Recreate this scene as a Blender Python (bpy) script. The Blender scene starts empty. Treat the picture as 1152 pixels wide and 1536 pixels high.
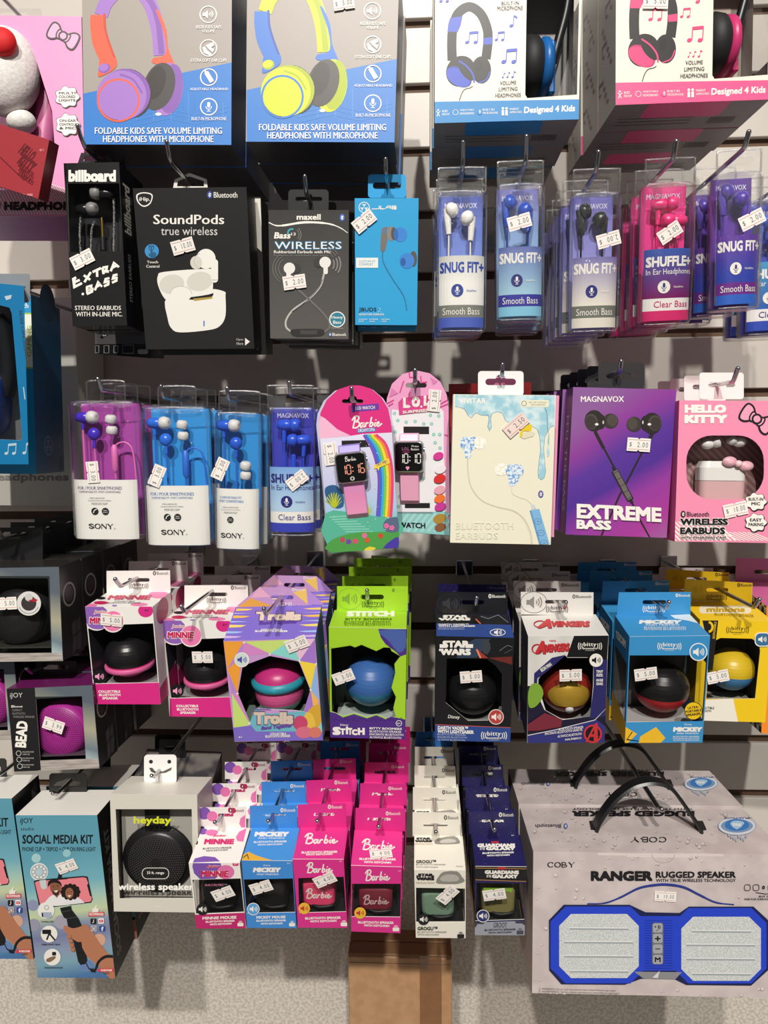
import bpy, math, random
import numpy as np
from mathutils import Vector, Matrix
from mathutils.geometry import tessellate_polygon

random.seed(7)
SC = bpy.context.scene
COL = SC.collection

# ------------------------------------------------------------------ camera
FPX, CX, CY = 1100.0, 576.0, 768.0          # focal length and centre for a 1152x1536 frame
CAM = Vector((0.0, -0.9646, 1.45))
PITCH, YAW, ROLL = 0.1029, 0.0521, -0.0102
_r0 = Vector((math.cos(YAW), math.sin(YAW), 0))
_f = Vector((-math.sin(YAW) * math.cos(PITCH), math.cos(YAW) * math.cos(PITCH), -math.sin(PITCH)))
_u0 = _r0.cross(_f)
CR = math.cos(ROLL) * _r0 + math.sin(ROLL) * _u0
CU = math.cos(ROLL) * _u0 - math.sin(ROLL) * _r0
CF = _f
cam_data = bpy.data.cameras.new('camera')
cam_data.sensor_fit = 'VERTICAL'
cam_data.sensor_height = 36.0
cam_data.lens = FPX / 1536.0 * 36.0
cam_data.clip_start = 0.02
cam = bpy.data.objects.new('camera', cam_data)
COL.objects.link(cam)
cam.matrix_world = Matrix(((CR.x, CU.x, -CF.x, CAM.x), (CR.y, CU.y, -CF.y, CAM.y), (CR.z, CU.z, -CF.z, CAM.z), (0, 0, 0, 1)))
SC.camera = cam

# ------------------------------------------------------------------ light and exposure
SC.view_settings.view_transform = 'Standard'
SC.view_settings.look = 'None'
SC.view_settings.gamma = 1.0
SC.view_settings.exposure = 0.10
SC.view_settings.use_curve_mapping = False
SC.cycles.transparent_max_bounces = 48
SC.cycles.max_bounces = 8
world = bpy.data.worlds.new('world')
SC.world = world
world.use_nodes = True
bg = world.node_tree.nodes['Background']
bg.inputs['Color'].default_value = (1.0, 0.95, 0.90, 1)
bg.inputs['Strength'].default_value = 0.15


def spot(name, loc, target, watts, radius=0.035, col=(1.0, 0.955, 0.885), size=95, blend=0.5):
    l = bpy.data.lights.new(name, 'SPOT')
    l.energy = watts
    l.color = col
    l.shadow_soft_size = radius
    l.spot_size = math.radians(size)
    l.spot_blend = blend
    o = bpy.data.objects.new(name, l)
    COL.objects.link(o)
    o.location = loc
    o.rotation_euler = (Vector(target) - Vector(loc)).to_track_quat('-Z', 'Y').to_euler()
    return o


spot('ceiling_spot', (-0.55, -3.90, 4.50), (-0.1, 0, 1.4), 545, .06, size=55)
spot('ceiling_spot', (0.47, -3.90, 4.50), (0.05, 0, 1.4), 545, .06, size=55)


# ------------------------------------------------------------------ pixel helpers
def ray(px, py):
    return CF * FPX + CR * (px - CX) - CU * (py - CY)


def at(px, py, out):
    d = ray(px, py)
    return CAM + d * ((-out - CAM.y) / d.y)


def proj(p):
    v = Vector(p) - CAM
    k = FPX / v.dot(CF)
    return CX + v.dot(CR) * k, CY - v.dot(CU) * k


# ------------------------------------------------------------------ materials
def lin(c):
    return c / 12.92 if c <= 0.04045 else ((c + 0.055) / 1.055) ** 2.4


def rgb(h):
    h = h.lstrip('#')
    return tuple(lin(int(h[i:i + 2], 16) / 255) for i in (0, 2, 4)) + (1.0,)


_MC = {}


def C(h, rough=0.42, metal=0.0, coat=0.0, name=None):
    k = (h, rough, metal, coat)
    if k not in _MC:
        m = bpy.data.materials.new(name or 'card_' + h.strip('#'))
        m.use_nodes = True
        b = m.node_tree.nodes['Principled BSDF']
        b.inputs['Base Color'].default_value = rgb(h)
        b.inputs['Roughness'].default_value = rough
        b.inputs['Metallic'].default_value = metal
        b.inputs['Coat Weight'].default_value = coat
        b.inputs['Coat Roughness'].default_value = 0.12
        _MC[k] = m
    return _MC[k]


def clear(name, tint='#FFFFFF', base=0.035, edge=0.55, rough=0.06, power=3.0, bump=0.12):
    k = ('clear', name)
    if k in _MC:
        return _MC[k]
    m = bpy.data.materials.new(name)
    m.use_nodes = True
    nt = m.node_tree
    nt.nodes.clear()
    out = nt.nodes.new('ShaderNodeOutputMaterial')
    mix = nt.nodes.new('ShaderNodeMixShader')
    tr = nt.nodes.new('ShaderNodeBsdfTransparent')
    gl = nt.nodes.new('ShaderNodeBsdfGlossy')
    lw = nt.nodes.new('ShaderNodeLayerWeight')
    pw = nt.nodes.new('ShaderNodeMath')
    ml = nt.nodes.new('ShaderNodeMath')
    tr.inputs['Color'].default_value = rgb(tint)
    gl.inputs['Roughness'].default_value = rough
    pw.operation = 'POWER'
    pw.inputs[1].default_value = power
    ml.operation = 'MULTIPLY_ADD'
    ml.inputs[1].default_value = edge
    ml.inputs[2].default_value = base
    lw.inputs['Blend'].default_value = 0.5
    nz = nt.nodes.new('ShaderNodeTexNoise')
    nz.inputs['Scale'].default_value = 60
    bp = nt.nodes.new('ShaderNodeBump')
    bp.inputs['Strength'].default_value = bump
    bp.inputs['Distance'].default_value = 0.002
    nt.links.new(nz.outputs['Fac'], bp.inputs['Height'])
    nt.links.new(bp.outputs['Normal'], gl.inputs['Normal'])
    nt.links.new(lw.outputs['Facing'], pw.inputs[0])
    nt.links.new(pw.outputs[0], ml.inputs[0])
    nt.links.new(ml.outputs[0], mix.inputs['Fac'])
    nt.links.new(tr.outputs[0], mix.inputs[1])
    nt.links.new(gl.outputs[0], mix.inputs[2])
    nt.links.new(mix.outputs[0], out.inputs['Surface'])
    _MC[k] = m
    return m


def ramp(name, stops, direction, lo, hi, rough=0.4, warp=0.0, wscale=20.0, interp='LINEAR', coat=0.0):
    """printed colour blend running along a direction of the thing's own coordinates"""
    m = bpy.data.materials.new(name)
    m.use_nodes = True
    nt = m.node_tree
    b = nt.nodes['Principled BSDF']
    b.inputs['Roughness'].default_value = rough
    b.inputs['Coat Weight'].default_value = coat
    tc = nt.nodes.new('ShaderNodeTexCoord')
    dot = nt.nodes.new('ShaderNodeVectorMath')
    dot.operation = 'DOT_PRODUCT'
    dot.inputs[1].default_value = direction
    nt.links.new(tc.outputs['Object'], dot.inputs[0])
    mr = nt.nodes.new('ShaderNodeMapRange')
    mr.inputs[1].default_value = lo
    mr.inputs[2].default_value = hi
    src = dot.outputs['Value']
    if warp:
        nz = nt.nodes.new('ShaderNodeTexNoise')
        nz.inputs['Scale'].default_value = wscale
        nz.inputs['Detail'].default_value = 1.0
        nt.links.new(tc.outputs['Object'], nz.inputs['Vector'])
        ma = nt.nodes.new('ShaderNodeMath')
        ma.operation = 'MULTIPLY_ADD'
        ma.inputs[1].default_value = warp
        nt.links.new(nz.outputs['Fac'], ma.inputs[0])
        nt.links.new(src, ma.inputs[2])
        src = ma.outputs[0]
    nt.links.new(src, mr.inputs[0])
    cr = nt.nodes.new('ShaderNodeValToRGB')
    cr.color_ramp.interpolation = interp
    el = cr.color_ramp.elements
    while len(el) < len(stops):
        el.new(0.5)
    for e, (p, h) in zip(el, stops):
        e.position = p
        e.color = rgb(h)
    nt.links.new(mr.outputs[0], cr.inputs['Fac'])
    nt.links.new(cr.outputs['Color'], b.inputs['Base Color'])
    return m


def speck(name, a, b, scale=200, lo=0.6, hi=0.65, rough=0.45, kind='noise', bump=0.0, stretch=None):
    """two printed or woven colours split by a noise, dots or waves"""
    m = bpy.data.materials.new(name)
    m.use_nodes = True
    nt = m.node_tree
    bs = nt.nodes['Principled BSDF']
    bs.inputs['Roughness'].default_value = rough
    tc = nt.nodes.new('ShaderNodeTexCoord')
    vec = tc.outputs['Object']
    if stretch:
        mp = nt.nodes.new('ShaderNodeMapping')
        mp.inputs['Rotation'].default_value = (0, math.radians(stretch[1]), 0)
        mp.inputs['Scale'].default_value = stretch[0]
        nt.links.new(vec, mp.inputs['Vector'])
        vec = mp.outputs['Vector']
    if kind == 'noise':
        t = nt.nodes.new('ShaderNodeTexNoise')
        t.inputs['Scale'].default_value = scale
        o = t.outputs['Fac']
    elif kind == 'voronoi':
        t = nt.nodes.new('ShaderNodeTexVoronoi')
        t.inputs['Scale'].default_value = scale
        o = t.outputs['Distance']
    elif kind == 'wave':
        t = nt.nodes.new('ShaderNodeTexWave')
        t.inputs['Scale'].default_value = scale
        o = t.outputs['Fac']
    else:
        t = nt.nodes.new('ShaderNodeTexChecker')
        t.inputs['Scale'].default_value = scale
        o = t.outputs['Fac']
    nt.links.new(vec, t.inputs['Vector'])
    cr = nt.nodes.new('ShaderNodeValToRGB')
    cr.color_ramp.elements[0].position = lo
    cr.color_ramp.elements[1].position = hi
    cr.color_ramp.elements[0].color = rgb(a)
    cr.color_ramp.elements[1].color = rgb(b)
    nt.links.new(o, cr.inputs['Fac'])
    nt.links.new(cr.outputs['Color'], bs.inputs['Base Color'])
    if bump:
        bp = nt.nodes.new('ShaderNodeBump')
        bp.inputs['Strength'].default_value = bump
        bp.inputs['Distance'].default_value = 0.0006
        nt.links.new(o, bp.inputs['Height'])
        nt.links.new(bp.outputs['Normal'], bs.inputs['Normal'])
    return m


WHITE, BLACK = C('#F2EEE6'), C('#17171A')
CHROME = C('#B9B9BC', 0.18, 1.0, name='chrome_wire')
CLEAR = clear('clear_blister', base=0.05, edge=0.85, rough=0.13, power=2.4, bump=0.55)
RIM = clear('clear_blister_rim', base=0.26, edge=0.7, rough=0.2, power=1.6, bump=0.3)
PANE = clear('clear_window_film', tint='#F4F4F4', base=0.012, edge=0.35, rough=0.02, bump=0.02)
STICKER = C('#F0ECE6', 0.6)
INK = C('#202024')


# ------------------------------------------------------------------ mesh collector
def catmull(pts, n=6, closed=False):
    pts = [Vector(p) for p in pts]
    out = []
    N = len(pts)
    rng = range(N if closed else N - 1)
    for i in rng:
        p1, p2 = pts[i], pts[(i + 1) % N]
        p0 = pts[(i - 1) % N] if closed or i > 0 else p1 * 2 - p2
        p3 = pts[(i + 2) % N] if closed or i + 2 < N else p2 * 2 - p1
        for k in range(n):
            t = k / n
            out.append(0.5 * ((2 * p1) + (p2 - p0) * t + (2 * p0 - 5 * p1 + 4 * p2 - p3) * t * t + (3 * p1 - p0 - 3 * p2 + p3) * t ** 3))
    if not closed:
        out.append(pts[-1])
    return out


class MB:
    def __init__(s):
        s.v, s.f, s.mi, s.sm, s.mats = [], [], [], [], []

    def m(s, mat):
        if mat not in s.mats:
            s.mats.append(mat)
        return s.mats.index(mat)

    def add(s, verts, faces, mat, smooth=False):
        b, k = len(s.v), s.m(mat)
        s.v += [tuple(p) for p in verts]
        for f in faces:
            s.f.append(tuple(b + i for i in f))
            s.mi.append(k)
            s.sm.append(smooth)

    def poly(s, pts, mat):
        s.add(pts, [range(len(pts))], mat)

    def box(s, x0, x1, y0, y1, z0, z1, mat, c=0.0):
        if c <= 0:
            P = [(x, y, z) for x in (x0, x1) for y in (y0, y1) for z in (z0, z1)]
            s.add(P, [(0, 1, 3, 2), (4, 6, 7, 5), (0, 4, 5, 1), (2, 3, 7, 6), (0, 2, 6, 4), (1, 5, 7, 3)], mat)
            return
        rings = []
        for z, i in ((z0, c), (z0 + c, 0), (z1 - c, 0), (z1, c)):
            a, b, e, g = x0 + i, x1 - i, y0 + i, y1 - i
            k = c if i == 0 else c * 0.4
            rings.append([(a + k, e, z), (b - k, e, z), (b, e + k, z), (b, g - k, z), (b - k, g, z), (a + k, g, z), (a, g - k, z), (a, e + k, z)])
        s.loft(rings, mat, smooth=False)

    def loft(s, rings, mat, smooth=True, caps=True, closed=True):
        n = len(rings[0])
        V = [p for r in rings for p in r]
        F = []
        for i in range(len(rings) - 1):
            for j in range(n if closed else n - 1):
                a, b = i * n + j, i * n + (j + 1) % n
                F.append((a, b, b + n, a + n))
        s.add(V, F, mat, smooth)
        if caps:
            s.add(rings[0], [range(n)[::-1]], mat)
            s.add(rings[-1], [range(n)], mat)

    def tube(s, path, r, mat, n=8, caps=True):
        P = [Vector(p) for p in path]
        R = r if isinstance(r, (list, tuple)) else [r] * len(P)
        t = (P[1] - P[0]).normalized()
        nrm = t.orthogonal().normalized()
        rings = []
        for i, p in enumerate(P):
            a = P[max(i - 1, 0)]
            b = P[min(i + 1, len(P) - 1)]
            tt = (b - a).normalized() if (b - a).length > 1e-9 else t
            nrm = (nrm - tt * nrm.dot(tt))
            nrm = nrm.normalized() if nrm.length > 1e-9 else tt.orthogonal().normalized()
            bn = tt.cross(nrm)
            rings.append([p + (nrm * math.cos(2 * math.pi * k / n) + bn * math.sin(2 * math.pi * k / n)) * R[i] for k in range(n)])
            t = tt
        s.loft(rings, mat, True, caps)

    def lathe(s, prof, O, axis, mat, n=24, sx=1.0, sy=1.0, X=None, smooth=True):
        """profile of (radius, height) turned about an axis; mat may be a list giving one per step"""
        O, A = Vector(O), Vector(axis).normalized()
        X = (Vector(X) if X is not None else A.orthogonal())
        X = (X - A * X.dot(A)).normalized()
        Y = A.cross(X)
        rings = [[O + A * h + X * (math.cos(2 * math.pi * k / n) * r * sx) + Y * (math.sin(2 * math.pi * k / n) * r * sy) for k in range(n)] for r, h in prof]
        if isinstance(mat, (list, tuple)):
            for i in range(len(rings) - 1):
                s.loft(rings[i:i + 2], mat[i], smooth, False)
        else:
            s.loft(rings, mat, smooth, False)
        if prof[0][0] > 1e-6:
            s.add(rings[0], [range(n)[::-1]], mat if not isinstance(mat, (list, tuple)) else mat[0])
        if prof[-1][0] > 1e-6:
            s.add(rings[-1], [range(n)], mat if not isinstance(mat, (list, tuple)) else mat[-1])

    def ball(s, O, rx, ry, rz, mat, n=24, m=14):
        prof = [(max(math.sin(math.pi * i / m), 1e-7), -math.cos(math.pi * i / m)) for i in range(m + 1)]
        O = Vector(O)
        rings = [[O + Vector((math.cos(2 * math.pi * k / n) * r * rx, math.sin(2 * math.pi * k / n) * r * ry, h * rz)) for k in range(n)] for r, h in prof]
        s.loft(rings, mat, True, False)

    def plate(s, face, outer, holes, thick, mat, edge=None):
        loops = [list(outer)] + [list(h) for h in holes]
        flat = [p for l in loops for p in l]
        fr = [face.pos(u, v, 0) for u, v in flat]
        tri = tessellate_polygon([[Vector((u * face.lu, -v * face.lv, 0)) for u, v in l] for l in loops])
        s.add(fr, tri, mat)
        if thick > 0:
            bk = [face.pos(u, v, -thick) for u, v in flat]
            s.add(bk, [t[::-1] for t in tri], mat)
            b = 0
            for l in loops:
                n = len(l)
                F = [(j, (j + 1) % n, n + (j + 1) % n, n + j) for j in range(n)]
                s.add(fr[b:b + n] + bk[b:b + n], F, edge or mat)
                b += n

    def build(s, name, parent=None, label=None, world=None):
        me = bpy.data.meshes.new(name)
        me.from_pydata(s.v, [], s.f)
        for k in s.mats:
            me.materials.append(k)
        me.polygons.foreach_set('material_index', s.mi)
        me.polygons.foreach_set('use_smooth', s.sm)
        me.update()
        o = bpy.data.objects.new(name, me)
        COL.objects.link(o)
        if parent:
            o.parent = parent
        if world is not None:
            o.matrix_world = world
        if label:
            o['label'] = label
        return o


# ------------------------------------------------------------------ things
def tag(o, label, cat, group=None, kind=None):
    if label:
        o['label'] = label
    if cat:
        o['category'] = cat
    if group:
        o['group'] = group
    if kind:
        o['kind'] = kind
    return o


def thing(name, label, cat, M, group=None):
    o = bpy.data.objects.new(name, None)
    o.empty_display_size = 0.01
    COL.objects.link(o)
    o.matrix_basis = M
    return tag(o, label, cat, group)


def kids(o):
    return [c for c in COL.objects if c.parent == o]


def copy_tree(o, offset=(0, 0, 0), label=None, rot=0.0, skip=()):
    c = o.copy()
    COL.objects.link(c)
    c.matrix_basis = Matrix.Translation(Vector(offset)) @ o.matrix_basis @ Matrix.Rotation(rot, 4, 'Z')
    if label:
        c['label'] = label

    def rec(src, dst):
        for ch in kids(src):
            if ch.name.split('.')[0] in skip:
                continue
            d = ch.copy()
            COL.objects.link(d)
            d.parent = dst
            rec(ch, d)
    rec(o, c)
    return c


ORD = ['foremost on its hook', 'second on its hook', 'third on its hook', 'fourth on its hook', 'fifth on its hook', 'sixth on its hook']


def stack(root, desc, n, step, group, jit=0.002, skip=('price_sticker',), drop=0.0, dx=0.0, yaw=0.02):
    root['label'] = f'{desc}, {ORD[0]}' if n > 1 else desc
    if n > 1:
        root['group'] = group
    for i in range(1, n):
        copy_tree(root, (dx * i + random.uniform(-jit, jit), step * i, -drop * i + random.uniform(-jit, jit) * 0.4), f'{desc}, {ORD[i]}', random.uniform(-yaw, yaw), skip)


# ------------------------------------------------------------------ pose of a flat front from its four corners
POSES = []


class Pose:
    def __init__(s, TL, TR, BR, BL, out, pitch0=7.0, yaw0=0.0, roll0=0.0, sp=6.0, sy=5.0, sr=5.0, spx=2.0):
        top = at((TL[0] + TR[0]) / 2, (TL[1] + TR[1]) / 2, out)
        a, b, c = at(*TL, out), at(*TR, out), at(*BL, out)
        p = np.array([top.x, top.z, (b - a).length, (a - c).length, math.radians(pitch0), math.radians(yaw0), math.radians(roll0)])
        pr = p.copy()
        tgt = np.array([*TL, *TR, *BR, *BL], float)

        def mat(q):
            R = Matrix.Rotation(q[5], 4, 'Z') @ Matrix.Rotation(q[4], 4, 'X') @ Matrix.Rotation(q[6], 4, 'Y')
            return Matrix.Translation((q[0], -out, q[1])) @ R

        def res(q):
            M = mat(q)
            w, h = q[2], q[3]
            r = []
            for x, z in ((-w / 2, 0), (w / 2, 0), (w / 2, -h), (-w / 2, -h)):
                r += list(proj(M @ Vector((x, 0, z))))
            r = (np.array(r) - tgt) / spx
            return np.concatenate([r, [(q[4] - pr[4]) / math.radians(sp), (q[5] - pr[5]) / math.radians(sy), (q[6] - pr[6]) / math.radians(sr)]])
        for _ in range(12):
            r = res(p)
            J = np.array([(res(p + np.eye(7)[i] * 1e-5) - r) / 1e-5 for i in range(7)]).T
            p = p - np.linalg.lstsq(J, r, rcond=None)[0]
        s.w, s.h = float(p[2]), float(p[3])
        s.M = mat(p) @ Matrix.Translation((0, 0, -s.h))      # origin: bottom centre of the front
        s.Mi = s.M.inverted()
        s.ang = [math.degrees(x) for x in p[4:7]]
        POSES.append(s)
        s.err = float(np.abs(res(p)[:8] * spx).max())

    def face(s, y=0.0):
        """plane parallel to the front, in metres: u right, v down from the origin"""
        return Face((0, y, 0), (1, 0, 0), (0, 0, -1), (0, -1, 0), s)

    def front(s):
        return Face((-s.w / 2, 0, s.h), (s.w, 0, 0), (0, 0, -s.h), (0, -1, 0), s, clamp=True)


class Face:
    def __init__(s, O, U, V, N, pose=None, bend=None, clamp=False):
        s.O, s.U, s.V, s.N = Vector(O), Vector(U), Vector(V), Vector(N).normalized()
        s.lu, s.lv = s.U.length, s.V.length
        s.pose, s.bend, s.clamp = pose, bend, clamp

    def pos(s, u, v, off=0.0):
        p = s.O + s.U * u + s.V * v + s.N * off
        if s.bend:
            p = p - s.N * s.bend(u)
        return p

    def px(s, x, y):
        o = s.pose.Mi @ CAM
        d = s.pose.Mi.to_3x3() @ ray(x, y)
        p = o + d * ((s.O - o).dot(s.N) / d.dot(s.N)) - s.O
        return p.dot(s.U) / s.lu ** 2, p.dot(s.V) / s.lv ** 2


# ------------------------------------------------------------------ print on a face
_TC = {}


def text_mesh(t, shear=0.0, space=1.0):
    k = (t, shear, space)
    if k not in _TC:
        cu = bpy.data.curves.new('print', 'FONT')
        cu.body = t
        cu.resolution_u = 2
        cu.shear = shear
        cu.space_character = space
        cu.align_x = 'CENTER'
        cu.space_line = 0.9
        o = bpy.data.objects.new('print', cu)
        me = o.to_mesh()
        co = np.array([v.co[:2] for v in me.vertices]) if len(me.vertices) else np.zeros((1, 2))
        fs = [tuple(p.vertices) for p in me.polygons]
        o.to_mesh_clear()
        bpy.data.objects.remove(o)
        bpy.data.curves.remove(cu)
        lo, hi = co.min(0), co.max(0)
        _TC[k] = ((co - lo) / np.maximum(hi - lo, 1e-6), fs, np.maximum(hi - lo, 1e-3))
    return _TC[k]


class Art:
    def __init__(s, mb, face, off=0.00008):
        s.mb, s.face, s.off = mb, face, (off if not face.bend else off + .00045)
        s.step = 0.00003 if face.bend else 0.000008
        s.map = lambda x, y: (x, y)

    def z(s, x0, y0, k):
        s.map = lambda x, y: s.face.px(x0 + x / k, y0 + y / k)
        return s

    def n(s, W, H):
        s.map = lambda x, y: (x / W, y / H)
        return s

    def lift(s):
        s.off += s.step

    def P(s, x, y):
        u, v = s.map(x, y)
        if s.face.clamp:
            u, v = min(max(u, 0.0), 1.0), min(max(v, 0.0), 1.0)
        return s.face.pos(u, v, s.off)

    def poly(s, pts, mat, smooth=0):
        s.lift()
        if smooth:
            pts = [(p.x, p.y) for p in catmull([(a, b, 0) for a, b in pts], smooth, True)]
        s.mb.poly([s.P(*p) for p in pts], mat)

    def rect(s, x0, y0, x1, y1, mat, seg=1):
        s.lift()
        if s.face.bend and seg == 1:
            seg = 14
        for i in range(seg):
            a, b = x0 + (x1 - x0) * i / seg, x0 + (x1 - x0) * (i + 1) / seg
            s.mb.poly([s.P(a, y0), s.P(a, y1), s.P(b, y1), s.P(b, y0)], mat)

    def rrect(s, x0, y0, x1, y1, r, mat, n=5):
        s.poly(rr(x0, y0, x1, y1, r, n), mat)

    def circ(s, cx, cy, r, mat, ry=None, rot=0, n=28):
        ry = ry or r
        c, q = math.cos(math.radians(rot)), math.sin(math.radians(rot))
        s.poly([(cx + c * r * math.cos(a) + q * ry * math.sin(a), cy - q * r * math.cos(a) + c * ry * math.sin(a)) for a in [2 * math.pi * i / n for i in range(n)]], mat)

    def line(s, pts, w, mat, smooth=0, closed=False):
        s.lift()
        P = [(p.x, p.y) for p in catmull([(a, b, 0) for a, b in pts], smooth, closed)] if smooth else list(pts)
        if closed:
            P = P + [P[0]]
        n = len(P)
        L, Rr = [], []
        for i in range(n):
            a, b = P[max(i - 1, 0)], P[min(i + 1, n - 1)]
            if closed and i in (0, n - 1):
                a, b = P[n - 2], P[1]
            dx, dy = b[0] - a[0], b[1] - a[1]
            q = math.hypot(dx, dy) or 1
            ww = w[i * len(w) // n] if isinstance(w, (list, tuple)) else w
            k = ww / 2
            if 0 < i < n - 1:
                d1 = (P[i][0] - a[0], P[i][1] - a[1])
                l1 = math.hypot(*d1) or 1
                cs = abs((d1[0] * dx + d1[1] * dy) / (l1 * q))
                k = k / max(cs, 0.5)
            L.append((P[i][0] - dy / q * k, P[i][1] + dx / q * k))
            Rr.append((P[i][0] + dy / q * k, P[i][1] - dx / q * k))
        V = [s.P(*p) for p in L] + [s.P(*p) for p in Rr]
        s.mb.add(V, [(i, i + 1, n + i + 1, n + i) for i in range(n - 1)], mat)

    def ring(s, cx, cy, r, w, mat, ry=None, a0=0, a1=360, n=28):
        ry = ry or r
        cl = abs(a1 - a0) >= 360
        m = n if cl else max(6, int(n * abs(a1 - a0) / 360))
        A = [math.radians(a0 + (a1 - a0) * i / m) for i in range(m if cl else m + 1)]
        s.line([(cx + r * math.cos(a), cy - ry * math.sin(a)) for a in A], w, mat, 0, cl)

    def text(s, t, x0, y0, x1, y1, mat, rot=0.0, bold=0.0, shear=0.0, space=1.0, skew=0.0, flip=False):
        """lettering fitted to the box x0..x1, y0..y1; rot turns it anticlockwise, skew lifts its right end"""
        s.lift()
        co, fs, ext = text_mesh(t, shear, space)
        cx, cy, w, h = (x0 + x1) / 2, (y0 + y1) / 2, x1 - x0, y1 - y0
        c, q = math.cos(math.radians(rot)), math.sin(math.radians(rot))
        bx, by = bold / ext[0], bold / ext[1]
        for kx, ky in ((0, 0),) if bold <= 0.007 else (((-1, 0), (1, 0)) if bold < .025 else ((-1, -1), (-1, 1), (1, -1), (1, 1)) if bold < .045 else [(i, j) for i in (-1, 0, 1) for j in (-1, 0, 1)]):
            V = []
            s.off += s.step * 1.3
            for a, b in co:
                a, b = (a + bx * (1 + kx)) / (1 + 2 * bx), (b + by * (1 + ky)) / (1 + 2 * by)
                if flip:
                    a, b = 1 - a, 1 - b
                dx, dy = (a - 0.5) * w, (0.5 - b) * h - skew * (a - 0.5)
                V.append(s.P(cx + c * dx + q * dy, cy - q * dx + c * dy))
            s.mb.add(V, fs, mat)


def rr(x0, y0, x1, y1, r, n=5):
    out = []
    for cx, cy, a in ((x1 - r, y0 + r, -90), (x1 - r, y1 - r, 0), (x0 + r, y1 - r, 90), (x0 + r, y0 + r, 180)):
        for i in range(n + 1):
            t = math.radians(a + 90 * i / n)
            out.append((cx + r * math.cos(t), cy + r * math.sin(t)))
    return out


def euroslot(cx, cy, w, h, bump=0.0):
    """outline of a hang hole: a rounded slot, with a raised middle when bump is given"""
    r = h / 2
    pts = []
    for i in range(7):
        a = math.radians(90 - 180 * i / 6)
        pts.append((cx + w / 2 - r + r * math.cos(a), cy + r * math.sin(a)))
    if bump:
        for i in range(9):
            a = math.radians(180 * i / 8)
            pts.append((cx + bump * math.cos(a), cy - r - bump * 0.8 * math.sin(a)))
    for i in range(7):
        a = math.radians(270 - 180 * i / 6)
        pts.append((cx - w / 2 + r + r * math.cos(a), cy + r * math.sin(a)))
    return pts


# ------------------------------------------------------------------ recurring marks
BARBIE = [[(1.25, .45), (.9, 1.8), (.5, 3.4)], [(.2, 1.3), (1.1, .25), (2.2, .25), (2.2, 1.1), (1.1, 1.75), (2.2, 1.75), (2.5, 2.6), (1.6, 3.35), (.35, 3.3)],
          [(3.8, 2.3), (3.2, 2.1), (2.8, 2.8), (3.0, 3.3), (3.5, 3.0), (3.9, 2.2), (3.8, 3.1), (4.2, 3.2)], [(4.6, 2.1), (4.35, 3.3)], [(4.45, 2.7), (4.9, 2.15), (5.4, 2.25)],
          [(6.35, .6), (6.0, 2.0), (5.7, 3.2)], [(5.85, 2.6), (6.4, 2.1), (6.75, 2.5), (6.4, 3.15), (5.7, 3.2)], [(7.5, 2.1), (7.25, 3.0), (7.7, 3.15)], [(7.6, 1.35), (7.75, 1.6)],
          [(8.0, 2.75), (8.6, 2.5), (8.55, 2.05), (8.05, 2.3), (8.0, 3.0), (8.6, 3.2), (9.6, 2.5)]]


def barbie(a, x0, y0, x1, y1, mat, wt=0.4, skew=0.0):
    sx, sy = (x1 - x0) / 9.6, (y1 - y0) / 3.4
    for st in BARBIE:
        a.line([(x0 + p[0] * sx, y0 + p[1] * sy - skew * p[0] / 9.6) for p in st], wt * (sx + sy) / 2, mat, 5)


def serif(a, t, x0, y0, x1, y1, mat, flip=False):
    n = len(t)
    cw = (x1 - x0) / n
    h = y1 - y0
    st, th, sf = h * .22, h * .09, h * .10
    cx, cy = (x0 + x1) / 2, (y0 + y1) / 2

    def L(pts, w):
        a.line([((2 * cx - x, 2 * cy - y) if flip else (x, y)) for x, y in pts], w, mat)
    for i, c in enumerate(t):
        l, r = x0 + i * cw + cw * .06, x0 + (i + 1) * cw - cw * .06
        m = (l + r) / 2
        if c in 'OC':
            k = 40
            rg = range(k + 1) if c == 'O' else range(4, k - 3)
            pts = [(m + (r - l) / 2 * math.cos(2 * math.pi * j / k) * .9, cy - h * .47 * math.sin(2 * math.pi * j / k)) for j in rg]
            L(pts, [th + (st - th) * abs(math.cos(2 * math.pi * j / k)) for j in rg])
            if c == 'C':
                L([(pts[0][0], y0), (pts[0][0], y0 + h * .35)], th)
        elif c == 'S':
            q = catmull([(r - h * .08, y0 + h * .25, 0), (m, y0 + h * .05, 0), (l + h * .1, y0 + h * .26, 0), (m, y0 + h * .5, 0), (r - h * .06, y0 + h * .75, 0), (m, y1 - h * .05, 0), (l + h * .06, y1 - h * .25, 0)], 5)
            L([(p.x, p.y) for p in q], st * .8)
        elif c == 'N':
            L([(l + sf, y0), (l + sf, y1)], th)
            L([(r - sf, y0), (r - sf, y1)], th)
            L([(l + sf, y0), (r - sf, y1)], st)
            L([(l - sf * .3, y1 - th / 2), (l + sf * 2.2, y1 - th / 2)], th)
            L([(r - sf * 2.2, y0 + th / 2), (r + sf * .3, y0 + th / 2)], th)
        elif c == 'Y':
            L([(l + sf, y0), (m, y0 + h * .55)], st)
            L([(r - sf, y0), (m, y0 + h * .55)], th)
            L([(m, y0 + h * .5), (m, y1)], st)
            for u, v in ((l + sf, y0), (r - sf, y0), (m, y1 - th)):
                L([(u - sf * 1.5, v + th / 2), (u + sf * 1.5, v + th / 2)], th)
        elif c == 'B':
            L([(l + sf, y0), (l + sf, y1)], st)
            for u, v, w in ((y0 + th / 2, cy, .8), (cy, y1 - th / 2, 1)):
                q = catmull([(l, u, 0), (m, u, 0), (l + (r - l) * .9 * w, (u + v) / 2, 0), (m, v, 0), (l, v, 0)], 5)
                L([(p.x, p.y) for p in q], th * 1.5)


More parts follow.
